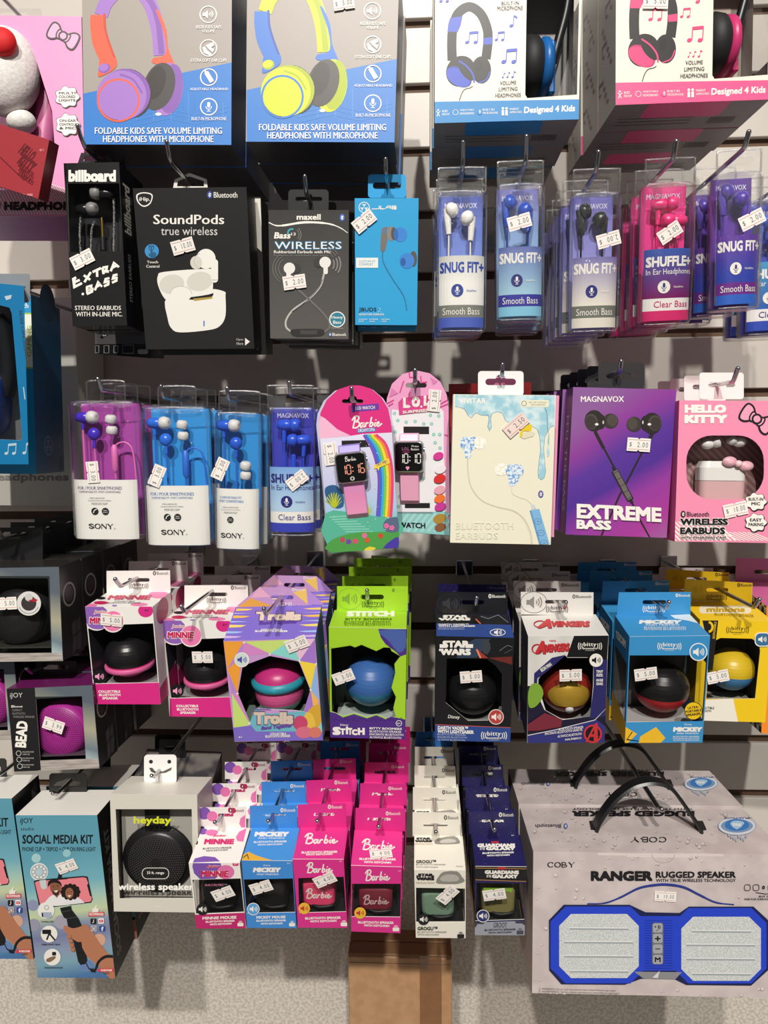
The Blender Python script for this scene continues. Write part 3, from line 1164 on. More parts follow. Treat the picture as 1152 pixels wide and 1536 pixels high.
# ---- black clear-window earbud pack
ps = Pose((96, 246), (178, 242), (190, 489), (108, 488), .272, yaw0=3)
zz = (80, 200, 3.6)
desc = 'slim black earbud pack with clear window and brushed lettering'
U = lambda x, y: ps.front().px(zz[0] + x / zz[2], zz[1] + y / zz[2])
blk = C('#141416', .3, coat=.4)
hole = [U(*p) for p in ((76, 270), (360, 268), (372, 640), (84, 642))]
root, mb, F = carton('earbud_box', desc, 'earbud box', ps, .030, (blk, blk, blk, blk), holes=[hole], liner=C('#2E2E31', .3))
a = Art(mb, F).z(*zz)
a.text('billboard', 82, 198, 338, 262, WHITE, bold=.05)
BR = [[[(10, 2), (2, 4), (4, 50), (30, 44)], [(3, 25), (22, 22)]], [[(36, 5), (58, 42)], [(60, 2), (38, 44)]], [[(66, 5), (95, 0)], [(81, 2), (82, 40)]], [[(100, 0), (104, 38)], [(100, 1), (118, 6), (114, 18), (103, 20), (122, 34)]], [[(128, 36), (140, -4), (156, 30)], [(132, 20), (152, 16)]]]
for letter in BR:
    for st in letter:
        a.line([(108 + x * 1.58, 782 - x * .57 + y * 1.0) for x, y in st], 13, WHITE)
BR2 = [[[(4, 4), (6, 44)], [(2, 4), (26, 8), (22, 20), (6, 23), (30, 30), (26, 42), (4, 45)]], [[(36, 42), (50, 0), (64, 38)], [(42, 26), (60, 22)]], [[(94, 6), (78, 2), (74, 16), (92, 24), (90, 38), (72, 40)]], [[(126, 4), (110, 0), (106, 14), (124, 22), (122, 36), (104, 38)]]]
for letter in BR2:
    for st in letter:
        a.line([(176 + x * 1.36, 828 - x * .55 + y * .95) for x, y in st], 12, WHITE)
a.circ(160, 868, 7, WHITE)
a.text('STEREO EARBUDS', 117, 931, 366, 955, WHITE, bold=.01)
a.text('WITH IN-LINE MIC.', 123, 964, 374, 989, WHITE, bold=.01)
sd = Face((ps.w / 2, 0, ps.h), (0, .03, 0), (0, 0, -ps.h), (1, 0, 0), ps)
b = Art(mb, sd).n(30, 245)
b.text('billboard', -22, 55, 52, 72, WHITE, rot=90, bold=.03)
b.text('STEREO EARBUDS', -22, 165, 52, 172, C('#B8B8B8'), rot=90)
mb.build('box_body', root)
tipm = C('#8E8D8C', .4)
f0 = ps.face(.010)
for x, y, dr in ((285, 325, -1), (160, 410, 1)):
    u, v = f0.px(zz[0] + x / zz[2], zz[1] + y / zz[2])
    bud_parts(root, u, .011, -v, 1.05, C('#1C1C1E', .25), tipm, dr)
mb = MB()
cab = speck('braided_cable', '#111112', '#9A9A98', 900, .45, .55, .5)
for p in (((318, 340), (322, 450), (318, 640)), ((140, 440), (135, 540), (140, 640)), ((215, 470), (200, 520), (195, 640))):
    q = [f0.px(zz[0] + x / zz[2], zz[1] + y / zz[2]) for x, y in p]
    mb.tube(catmull([(u, .013, -v) for u, v in q], 5), .0011, cab, 6)
mb.build('cable', root)
mb = MB()
u, v = f0.px(zz[0] + 265 / zz[2], zz[1] + 560 / zz[2])
mb.lathe([(.003, -.012), (.003, 0), (.0016, 0), (.0016, .016), (.0008, .018), (.0001, .0185)], (u, .011, -v), (0, 0, 1), [C('#1C1C1E'), C('#1C1C1E'), C('#C8A858', .25, 1), C('#C8A858', .25, 1), C('#C8A858', .25, 1)], 12)
mb.build('audio_plug', root)
sticker(root, F, zz, 160, 682, 25, '3.00')
card_tab(root, ps, .029, [(132, 160), (150, 105), (320, 105), (322, 165)], [(160, 150), (170, 122), (300, 122), (306, 150)], C('#161618'), zz)
stack(root, desc, 2, .031, 'black slim earbud packs', jit=.001)
hook(148, 240, .243, ext=.075, up=.036, label='chrome wire hook carrying the black slim earbud packs', lean=-.001)

# pack hanging turned behind it, with device icons along its lower edge
ps = Pose((141, 300), (228, 296), (226, 541), (143, 527), .19)
root, mb, F = carton('earbud_box', 'grey-black earbud pack with a row of device icons, hanging low behind the slim black pack', 'earbud box', ps, .03, (C('#5C5B5C'), C('#343436'), C('#343436'), C('#1C1C1E')))
a = Art(mb, F).z(*zz)
a.rect(216, 1138, 540, 1240, C('#161618'))
for x, w, h in ((236, 20, 38), (287, 26, 40), (338, 22, 38), (404, 60, 44)):
    a.line([(x - w / 2, 1166 - h / 2), (x + w / 2, 1166 - h / 2), (x + w / 2, 1166 + h / 2), (x - w / 2, 1166 + h / 2)], 3, C('#9A9A98'), closed=True)
a.rrect(455, 1166, 512, 1192, 12, C('#A8A8A6'))
a.text('EARBUDS', 130, 1100, 270, 1122, C('#E8E8E4'), rot=90, bold=.03)
a.poly([(250, 1100), (340, 1040), (340, 1060), (262, 1110)], BLACK)
a.text('EXTRA', 262, 1052, 345, 1082, WHITE, rot=25, bold=.02)
mb.build('box_body', root)

# ---- black boxed wireless earbuds with white charging case
ps = Pose((200, 282), (368, 281), (383, 523.5), (218, 523.5), .268)
desc = 'large black earbud box printed with an open white charging case'
blk = C('#262526', .32)
root, mb, F = carton('earbud_box', desc, 'earbud box', ps, .040, (blk, C('#1E1D1E'), C('#2A292A'), C('#4A4848')))
a = Art(mb, F).z(*zz)
a.poly([(450, 330), (490, 318), (535, 330), (530, 370), (512, 390), (490, 397), (470, 388), (452, 365)], WHITE, 3)
a.poly([(457, 334), (490, 324), (529, 334), (525, 367), (509, 384), (490, 390), (473, 383), (458, 362)], BLACK, 3)
a.text('iHip.', 464, 344, 522, 372, WHITE, bold=.02)
bluetooth(a, 832, 314, 994, 350, C('#31489A'), WHITE)
a.text('SoundPods', 540, 438, 923, 492, WHITE, bold=.018)
a.text('true wireless', 582, 504, 886, 550, C('#D8D6D2'))
a.circ(532, 636, 41, BLACK)
a.circ(532, 636, 38, C('#3F93CF'))
a.line([(515, 612), (545, 612)], 3, BLACK)
a.ring(530, 618, 14, 3, BLACK)
a.poly([(526, 615), (534, 615), (536, 640), (556, 646), (552, 672), (530, 674), (512, 650), (524, 650)], C('#2A5E86'), 2)
a.text('Touch', 506, 688, 566, 702, WHITE, bold=.015)
a.text('Control', 502, 710, 573, 726, WHITE, bold=.015)
cw, cs, cd = C('#F2EFE8'), C('#DAD6CD'), C('#BFBBB2')
a.poly([(565, 770), (600, 748), (820, 732), (855, 745), (862, 840), (840, 870), (640, 895), (600, 890), (566, 820)], cw, 4)
a.circ(640, 815, 68, cs, ry=52, rot=10)
a.circ(790, 800, 70, cs, ry=52, rot=10)
a.circ(690, 868, 58, cw, ry=42)
a.ring(690, 868, 58, 3, cd, ry=42, a0=0, a1=180)
a.poly([(612, 890), (760, 900), (860, 880), (860, 842), (925, 855), (930, 880), (930, 985), (900, 1040), (840, 1062), (690, 1075), (640, 1055), (618, 1000)], cw, 4)
a.poly([(755, 893), (862, 882), (858, 893), (762, 906)], C('#B59A4A'))
a.line([(814, 1012), (814, 1042)], 7, C('#4C7FD0'))
a.rrect(852, 680, 890, 806, 17, cw)
a.circ(825, 678, 52, cw, ry=54)
a.circ(772, 698, 32, cs, ry=36)
a.ring(800, 690, 40, 3, cd, a0=100, a1=260)
a.rect(853, 790, 889, 794, cd)
a.text('Open', 988, 1107, 1026, 1122, C('#C8C6C2'))
a.text('Here', 990, 1127, 1026, 1143, C('#C8C6C2'))
a.poly([(1036, 1105), (1062, 1125), (1036, 1146)], WHITE)
mb.build('box_body', root)
sticker(root, F, zz, 702, 610, 14, '10.00')
card_tab(root, ps, .039, [(646, 300), (655, 250), (735, 214), (828, 248), (834, 300)], [(668, 286), (672, 258), (735, 232), (812, 258), (814, 286)], C('#ECE8E0'), zz)
hook(281, 270, .229, ext=.13, up=.030, ang=62, label='chrome wire hook carrying the large black earbud box')
stack(root, desc, 1, 0, None)
ps2 = Pose((224, 297), (391, 296), (399, 531), (240, 533), .222)
root, mb, F = carton('earbud_box', 'earbud box with a white head and dark body half hidden behind the large black one', 'earbud box', ps2, .04, (C('#2B2A2A'), C('#1E1D1E'), WHITE, C('#55524F')))
a = Art(mb, F).z(*zz)
a.rect(440, 352, 1125, 500, C('#E4E0D6'))
a.poly([(440, 470), (1125, 470), (1125, 640), (1040, 560), (440, 560)], C('#E4E0D6'))
bluetooth(a, 905, 402, 1078, 436, INK, INK)
a.poly([(1100, 1130), (1122, 1150), (1100, 1172)], C('#9A9894'))
mb.build('box_body', root)

# ---- dark grey boxed wireless earbuds
ps = Pose((403, 315), (523.5, 315), (522.5, 508), (405, 508), .262)
zz = (370, 220, 3.972)
desc = 'dark grey earbud box printed with looped earbuds'
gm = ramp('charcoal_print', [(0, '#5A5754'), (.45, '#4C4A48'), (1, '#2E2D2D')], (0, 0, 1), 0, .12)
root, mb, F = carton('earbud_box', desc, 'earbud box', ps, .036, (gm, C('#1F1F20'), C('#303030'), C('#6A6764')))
a = Art(mb, F).z(*zz)
a.text('maxell', 298, 402, 441, 436, WHITE, bold=.03)
bt_icon(a, 569, 422, 44, C('#3566B8'), WHITE)
a.line([(132, 452), (175, 470), (230, 468), (330, 452), (420, 452), (500, 462), (560, 485), (602, 514)], [6, 8, 12, 14, 12, 9, 6, 4], WHITE, 5)
a.text('Bass', 163, 510, 262, 548, WHITE, bold=.03, shear=.15)
a.text('13', 266, 512, 292, 530, WHITE, bold=.02)
a.ring(270, 515, 24, 10, C('#3FA9B8'), a0=70, a1=200)
for r in (38, 50):
    a.ring(275, 525, r, 3, C('#8A8886'), a0=-40, a1=50)
a.text('WIRELESS', 165, 563, 568, 614, C('#2E7FA8'), bold=.035, space=1.05)
a.text('WIRELESS', 168, 567, 565, 610, C('#EDEFEF'), bold=.0, space=1.05)
a.text('Rubberized Earbuds with Mic', 163, 618, 502, 636, WHITE, bold=.02)
a.text('Écouteurs en caoutchouc avec micro', 163, 640, 488, 652, C('#8A8886'))
lt, dk = C('#B9B6B2'), C('#6F6C69')
a.line([(462, 755), (440, 830), (380, 900), (280, 970), (237, 1030), (236, 1075), (262, 1100)], 11, lt, 6)
a.line([(300, 845), (360, 900), (440, 975), (490, 1040), (492, 1080), (462, 1105)], 11, dk, 6)
a.line([(455, 790), (420, 855), (350, 925), (270, 985)], 3, C('#2A2928'), 6)
a.poly([(262, 1095), (300, 1086), (440, 1086), (462, 1100), (445, 1128), (300, 1132), (268, 1118)], C('#2C2B2B'), 2)
a.rect(320, 1094, 420, 1118, C('#454342'))
for x, y, s in ((255, 725, -1), (468, 690, 1)):
    a.circ(x + s * -38, y, 30, C('#3A3836'))
    a.circ(x, y, 34, C('#E8E5E0'))
    a.rrect(x - 14 + s * 4, y + 10, x + 12 + s * 4, y + 70, 10, C('#E8E5E0'))
    for r in (60, 78, 94):
        a.ring(x - 5, y, r, 4, C('#77736F'), a0=30 if s > 0 else 120, a1=70 if s > 0 else 240)
for r in (52, 72, 90):
    a.ring(470, 700, r, 8, C('#86827E'), a0=-35, a1=30)
a.circ(540, 1030, 48, WHITE)
a.circ(540, 1030, 42, C('#2F8098'))
a.text('Heavy', 506, 1008, 574, 1030, WHITE, bold=.02)
a.text('Bass', 516, 1036, 564, 1056, WHITE, bold=.02)
a.text('Même Bassses', 504, 1076, 578, 1086, C('#A8A5A0'))
bluetooth(a, 490, 1108, 592, 1130, C('#3566B8'), WHITE)
mb.build('box_body', root)
ub = Face((-ps.w / 2, 0, 0), (ps.w, 0, 0), (0, .036, 0), (0, 0, -1), ps)
sticker(root, F, zz, 286, 808, 8, '2.00')
card_tab(root, ps, .035, rr(248, 255, 488, 385, 22), euroslot(370, 312, 160, 26, 22), C('#1A1A1C'), zz)
stack(root, desc, 3, .037, 'dark grey wireless earbud boxes', jit=.002, dx=.002)
hook(466, 304, .227, ext=.07, up=.028, label='chrome wire hook carrying the dark grey earbud boxes', ang=60)

# ---- bright blue boxed earbuds
ps = Pose((532.4, 297), (627.3, 297.5), (626, 488), (532.4, 487), .262)
desc = 'bright blue earbud box printed with grey earbuds'
bl, bd = C('#2FA4DC'), C('#1583B8')
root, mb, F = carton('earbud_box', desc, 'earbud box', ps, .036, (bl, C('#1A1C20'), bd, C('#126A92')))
a = Art(mb, F).z(*zz)
jlab_mark(a, 700, 362, 31, WHITE)
for seg in ([(745, 371), (775, 371), (790, 368), (790, 352)], [(800, 352), (797, 371), (822, 371)], [(826, 371), (840, 354), (858, 354), (856, 371)], [(836, 364), (856, 363)], [(864, 371), (868, 354), (890, 354), (890, 362), (868, 363)], [(868, 363), (892, 364), (890, 371), (864, 371)]):
    a.line(seg, 5, WHITE)
a.poly([(805, 490), (830, 478), (845, 500), (826, 618), (797, 618), (800, 540)], C('#77736F'), 2)
a.circ(862, 518, 27, C('#8A8681'), ry=44)
a.circ(876, 518, 16, C('#56524E'), ry=38)
a.circ(916, 524, 40, C('#3F86D6'), ry=44)
a.circ(890, 524, 14, C('#2F6DB8'), ry=34)
jlab_mark(a, 822, 505, 15, C('#4F86C8'))
a.line([(810, 620), (815, 690), (870, 790), (935, 890), (954, 975)], 5, C('#2F6A98'), 6)
a.circ(993, 668, 22, C('#5A5652'), ry=46)
a.circ(955, 680, 44, C('#3F86D6'), ry=46)
a.circ(932, 687, 16, C('#2A5FA8'), ry=24)
a.rect(652, 662, 783, 722, C('#EDF1EE'))
a.text('CUSTOM FIT', 668, 677, 768, 691, C('#3A86A8'))
a.text('COMFORT', 668, 695, 755, 709, C('#3A86A8'))
a.text('JBUDS', 668, 958, 774, 988, C('#17384A'), bold=.02)
a.text('2', 780, 958, 802, 988, C('#7FD0F0'))
a.text('SIGNATURE EARBUDS', 668, 993, 818, 1006, WHITE, bold=.015)
for x, t, t2 in ((668, 'CUSTOM', 'FIT'), (732, 'EXTREME', 'SOUND'), (803, 'NATURAL', 'COMFORT')):
    a.text(t, x, 1025, x + 50, 1033, WHITE)
    a.text(t2, x, 1037, x + 32, 1045, WHITE)
mb.build('box_body', root)
sticker(root, F, zz, 700, 446, 38, '2.00')
card_tab(root, ps, .035, rr(723, 165, 949, 305, 20), rr(752, 212, 920, 252, 18), bl, zz)
stack(root, desc, 2, .037, 'bright blue earbud boxes', jit=.001)
hook(581, 277, .227, ext=.07, up=.024, label='chrome wire hook carrying the bright blue earbud boxes', ang=65)


# ---- clear blister packs with a printed sleeve
def shell_blister(mb, w, h, th, D, sag, tab_y=.008, hole=True, ex=3.2, slot=.42, tabw=1.0, tops=1.0):
    hb = h - th
    def sec(k, z):
        xs = [(-1 + 2 * i / 14) for i in range(15)]
        ring = [(x * w / 2 * k, sag * abs(x) ** ex + (1 - k) * D * .8, z) for x in xs]
        ring += [(w / 2 * k, D, z), (-w / 2 * k, D, z)]
        return ring
    rings = [sec(.90, 0), sec(.97, .0012), sec(1, .004), sec(1, hb * .5), sec(1, hb - .005), sec(.97, hb - .0015), sec(.88, hb)]
    mb.loft(rings, CLEAR, True, True)
    f = Face((0, tab_y, 0), (1, 0, 0), (0, 0, -1), (0, -1, 0))
    tw = w * tabw
    out = rr(-tw / 2, -h, tw / 2, -hb + .002, .004, 4)
    hl = [euroslot(0, -(hb + th * .52), tw * .62, th * .30, th * .16)] if hole else []
    mb.plate(f, out, hl, .0007, CLEAR)
    # raised rim of the tab
    mb.tube(catmull([(-tw / 2 + .001, tab_y, hb), (-tw / 2 + .001, tab_y, h - .003), (-tw / 2 + .004, tab_y, h - .0007), (tw / 2 - .004, tab_y, h - .0007), (tw / 2 - .001, tab_y, h - .003), (tw / 2 - .001, tab_y, hb)], 4), .0008, RIM, 6)
    for sx in (-1, 1):
        mb.tube([(sx * w / 2, sag * .8, .004), (sx * w / 2, sag * .8, hb - .004)], .0006, RIM, 5)
    mb.tube([(-w / 2 + .003, sag * .7, .0015), (0, .0005, .0015), (w / 2 - .003, sag * .7, .0015)], .0006, RIM, 5)
    mb.tube([(-w / 2 + .003, sag * .7, hb - .001), (0, .001, hb - .001), (w / 2 - .003, sag * .7, hb - .001)], .0007, RIM, 5)


def sleeve_blister(desc, cor, out, st, card, lab, tx, circ, micc, band, bandtx, low, bud, n, price, group, zz=None, stick=None, step=.030, hookpx=None, hooklab='', dx=0.0, yaw0=0, roll0=0, flip=False):
    ps = Pose(*cor, out, pitch0=4, yaw0=yaw0, roll0=roll0)
    w, h = ps.w, ps.h
    D, sag, th = .027, .007, h * .145
    root = thing('earbud_pack', desc, 'earbud pack', ps.M)
    mb = MB()
    cf = Face((-w * .46, .0245, h * .855), (w * .92, 0, 0), (0, 0, -h * .83), (0, -1, 0), ps)
    mb.plate(cf, [(0, 0), (0, 1), (1, 1), (1, 0)], [], .0008, card)
    a = Art(mb, cf).n(300, 900)
    a.text('MAGNAVOX', 40, 42, 262, 78, C('#D9D6EA'), bold=.02)
    mb.build('backing_card', root)
    mb = MB()
    sf = Face((-w * .465, .0016, h * .465), (w * .93, 0, 0), (0, 0, -h * .435), (0, -1, 0), ps, bend=lambda u: sag * abs(2 * u - 1) ** 3.2 * .94)
    a = Art(mb, sf, 0).n(300, 445)
    a.rect(0, 0, 300, 445, lab, 16)
    a.rect(0, 305, 300, 382, band, 16)
    a.rect(0, 382, 300, 445, low, 16)
    if st == 'snug':
        a.text('SNUG FIT+', 6, 38, 296, 106, tx, bold=.035)
        a.text('Smooth Bass', 24, 322, 270, 366, bandtx)
        cy = 215
    else:
        a.text('SHUFFLE+', 10, 46, 298, 110, tx, bold=.04)
        a.text('In Ear Headphones', 12, 122, 300, 168, tx)
        a.text('Clear Bass', 60, 322, 282, 362, bandtx)
        cy = 235
    mic_icon(a, 120, cy, 40, circ, micc)
    a.text('Handsfree', 182, cy - 6, 246, cy + 8, tx)
    mb.build('printed_sleeve', root)
    mb = MB()
    cb = MB()
    P = lambda u, v, y=.014: Vector(((u - .5) * w, y, h * (1 - v)))
    bm = C(bud, .3)
    if st == 'snug':
        for (u, v), (us, vs), s in (((.30, .245), (.24, .39), 1), ((.62, .295), (.69, .43), -1)):
            p, q = P(u, v), P(us, vs)
            mb.lathe([(.0001, -.0045), (.0062, -.003), (.0074, 0), (.0066, .003), (.004, .0055), (.0001, .0065)], p, (s * .8, -.5, .25), bm, 18)
            mb.tube([p + Vector((-s * .004, .001, .001)), p.lerp(q, .35) + Vector((-s * .003, 0, 0)), q], [.0042, .0034, .0026], bm, 10)
            mb.build('earbud', root)
            mb = MB()
            cb.tube([q, Vector((q.x, q.y + .002, h * .36))], .0009, bm, 6)
    else:
        for (u, v), (us, vs), s in (((.36, .262), (.33, .38), 1), ((.74, .362), (.74, .47), -1)):
            p, q = P(u, v), P(us, vs)
            bud_inear(mb, p.x, p.y, p.z, 1.15, bm, bm, s)
            mb.tube([p + Vector((-s * .001, 0, -.003)), q], [.0026, .0020], bm, 8)
            mb.build('earbud', root)
            mb = MB()
            cb.tube([q, Vector((q.x, q.y + .002, h * .40))], .0010, bm, 6)
        mb.box((.48 - .5) * w, (.58 - .5) * w, .012, .017, h * .40, h * .545, bm, .0015)
        mb.build('inline_remote', root)
    cb.build('cable', root)
    mb = MB()
    shell_blister(mb, w, h, th, D, sag)
    mb.build('clear_shell', root)
    if stick:
        sticker(root, ps.face(0), zz, *stick, price, off=.0006, flip=flip)
    stack(root, desc, n, step, group, jit=.0025, dx=dx, yaw=.04)
    if hookpx:
        hook(*hookpx, label=hooklab)
    return root


def vgrad(nm, a, b, h0, h1):
    return ramp(nm, [(0, b), (1, a)], (0, 0, 1), h0, h1)


Z7, Z8 = (630, 210, 4.431), (830, 210, 3.5776)
NAVY = C('#2B2F7C')
sleeve_blister('clear pack of white earbuds with grey-white sleeve', ((657, 246), (731.6, 246), (729, 497), (656, 499)), .255, 'snug',
               vgrad('card_blue_a', '#3450B4', '#7C93DC', .06, .13), vgrad('sleeve_white', '#B9BAB4', '#F0EFEA', .045, .085), C('#2C4CA6'), C('#26429A'), WHITE, C('#7C7F78'), WHITE, C('#4C62BE'), '#ECE9E4', 3, '2.00', 'clear white earbud packs',
               hookpx=(692, 264, .247, .055, .040, 72), hooklab='chrome wire hook carrying the white earbud blister packs', dx=-.002)
sleeve_blister('clear pack of blue earbuds with violet-to-cyan sleeve', ((747, 237), (818.5, 236), (817, 481), (747, 481)), .262, 'snug',
               vgrad('card_violet_a', '#6D64B4', '#8FB6DC', .06, .13), vgrad('sleeve_violet', '#4F4CA6', '#A9D4E6', .02, .075), WHITE, NAVY, WHITE, C('#3A3A9E'), WHITE, C('#86C4E0'), '#1F4FC0', 4, '2.00', 'clear violet-blue earbud packs',
               zz=Z7, stick=(660, 545, 14), hookpx=(783, 258, .254, .055, .042, 74), hooklab='chrome wire hook carrying the blue earbud blister packs', dx=.003)
sleeve_blister('clear pack of black earbuds with violet-to-cream sleeve', ((862, 249), (936, 249), (928, 496), (858, 501)), .262, 'snug',
               vgrad('card_violet_b', '#5F5CB4', '#9A99D8', .06, .13), vgrad('sleeve_cream', '#5450A8', '#EDE6DA', .025, .075), WHITE, NAVY, WHITE, C('#75786E'), WHITE, C('#E6E0D2'), '#26272A', 5, '2.00', 'clear black earbud packs',
               zz=Z8, stick=(296, 535, 14), hookpx=(884, 273, .254, .067, .030, 60), hooklab='chrome wire hook carrying the black earbud blister packs', dx=-.0015, flip=True)
sleeve_blister('clear pack of pink in-ear headphones with blue-to-plum sleeve', ((972, 234), (1049, 232), (1039.6, 485), (964, 492)), .265, 'shuffle',
               C('#E23C8C'), vgrad('sleeve_plum', '#1D5FB4', '#7A1460', .025, .075), WHITE, WHITE, C('#2A2F7C'), C('#F0ECE8'), C('#C82C6A'), C('#D6286E'), '#E8307C', 4, '2.00', 'clear pink in-ear headphone packs',
               zz=Z8, stick=(624, 497, 32), hookpx=(994, 256, .257, .072, .026, 60), hooklab='chrome wire hook carrying the pink in-ear headphone packs', dx=-.001)
root = sleeve_blister('clear pack of purple earbuds with purple-to-blue sleeve', ((1079, 221), (1151, 217), (1143, 461.5), (1077, 464)), .285, 'snug',
               C('#5A2C9C'), vgrad('sleeve_purple', '#6A2A96', '#2B3FA8', .03, .075), WHITE, WHITE, C('#3A2A7C'), C('#6A1F86'), WHITE, C('#2A62C4'), '#4A2CA0', 3, '2.00', 'clear purple earbud packs',
               zz=Z8, stick=(1065, 428, 24), hookpx=(1097, 240, .277, .07, .022, 55), hooklab='chrome wire hook carrying the purple earbud packs', step=.046, dx=-.003)
sleeve_blister('clear blue in-ear headphone pack at the frame edge', ((1128, 262), (1206, 260), (1198, 500), (1122, 504)), .20, 'shuffle',
               C('#3F4AB8'), vgrad('sleeve_cyan', '#3A9AC8', '#2A62B4', .03, .075), WHITE, WHITE, NAVY, C('#F0ECE8'), NAVY, C('#2A4AB4'), '#2F5FD0', 2, '2.00', 'clear blue in-ear packs at the frame edge',
               hookpx=(1165, 282, .192, .05, .02, 60), hooklab='chrome wire hook beside the frame edge with blue in-ear headphone packs')
# ================================================================== third row
# ---- teal headphone boxes at the frame edge, and the pale carton behind them
Z9, Z10, Z11, Z12, Z13, Z14, Z15 = (0, 400, 4.268), (90, 550, 3.716), (310, 550, 4.953), (460, 540, 5.009), (660, 540, 5.121), (820, 530, 5.119), (980, 530, 4.953)
ps = Pose((-110, 446), (112, 447), (121, 756), (-100, 760), .10, pitch0=2, sp=1.5)
pale = C('#D9D6CC')
root, mb, F = carton('headphone_box', 'pale carton with grey headphones lettering behind the teal boxes', 'headphone box', ps, .085, (pale, C('#C9C6BC'), pale, C('#8A867E')))
a = Art(mb, F).z(*Z9)
a.text('headphones', -70, 1322, 440, 1385, C('#8E8C88'), bold=.03)
mb.build('box_body', root)
hook(10, 440, .04, ext=.02, label='short chrome hook holding the pale carton behind the teal boxes')

teal = C('#0F7FB4', .35)
ps = Pose((-115, 437), (46.9, 443.3), (53.4, 709), (-102, 712), .245, pitch0=3)
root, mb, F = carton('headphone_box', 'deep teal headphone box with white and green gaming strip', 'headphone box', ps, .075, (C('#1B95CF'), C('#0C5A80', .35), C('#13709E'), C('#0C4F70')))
a = Art(mb, F).z(*Z9)
a.rect(60, 296, 222, 652, C('#E9EDDD'))
a.rect(60, 296, 222, 306, C('#A9C93A'))
a.rect(60, 642, 224, 652, C('#A9C93A'))
a.text('GAMING', 88, 462, 288, 492, C('#A6B520'), rot=90, bold=.02)
a.text('Bluetooth', 20, 232, 182, 266, WHITE, bold=.02)
sd = Face((ps.w / 2, 0, ps.h), (0, .075, 0), (0, 0, -ps.h), (1, 0, 0), ps)
b = Art(mb, sd).n(75, 205)
jlab_mark(b, 33, 172, 11, C('#7FA6B8'))
b.circ(42, 0, 20, C('#0A4A6A'), ry=22)
b.rect(60, 185, 72, 203, C('#0A4A6A'))
mb.build('box_body', root)
hook(-6, 420, .19, ext=.08, label='chrome hook at the frame edge carrying the teal gaming headphone box')

ps = Pose((-150, 398), (30.5, 442), (46.9, 692), (-132, 700), .335, pitch0=4, yaw0=28, sr=9, sy=1, sp=3)
hole = [ps.front().px(Z9[0] + x / Z9[2], Z9[1] + y / Z9[2]) for x, y in ((-500, 180), (-60, 232), (60, 262), (75, 300), (142, 1095), (130, 1112), (-520, 1080))]
root, mb, F = carton('headphone_box', 'teal windowed headphone box nearest the frame edge with white music notes', 'headphone box', ps, .032, (C('#0F7CB4'), C('#0A4A6C'), C('#1583B8'), C('#0A4A6C')), holes=[hole], liner=C('#8E9296'))
a = Art(mb, F).z(*Z9)
note(a, 40, 1195, 75, C('#BFD5E2'), True)
note(a, 155, 1192, 75, C('#BFD5E2'), True)
a.poly([(28, 190), (75, 180), (70, 205), (40, 215)], C('#BFD5E2'))
a.line([(150, 770), (160, 850)], 6, C('#BFD5E2'))
a.text('NOISE CANCELLING', 0, 420, 300, 440, C('#3E4A52'), rot=-82)
mb.build('box_body', root)
mb = MB()
f0 = ps.face(.018)
pt = [f0.px(Z9[0] + x / Z9[2], Z9[1] + y / Z9[2]) for x, y in ((-40, 330), (20, 420), (48, 560), (52, 700), (20, 820))]
mb.tube(catmull([(u, .018, -v) for u, v in pt], 5), .0095, C('#15191F', .35), 12)
mb.build('headband', root)
mb = MB()
u, v = f0.px(Z9[0] - 40 / Z9[2], Z9[1] + 880 / Z9[2])
mb.lathe([(.0001, -.012), (.015, -.0115), (.023, -.0095), (.0275, -.006), (.030, 0), (.0285, .005), (.025, .009), (.014, .0115), (.0001, .012)], (u, .018, -v), (1, -.3, 0), C('#123A8C', .35), 36)
mb.build('ear_cup', root)
card_tab(root, ps, .031, rr(-180, 45, 192, 230, 20), [(20, 124), (60, 150), (165, 124), (160, 140), (60, 166), (20, 138)], C('#8F9295'), Z9)
hook(8, 430, .262, ext=.05, label='chrome hook at the frame edge carrying the teal windowed headphone box')


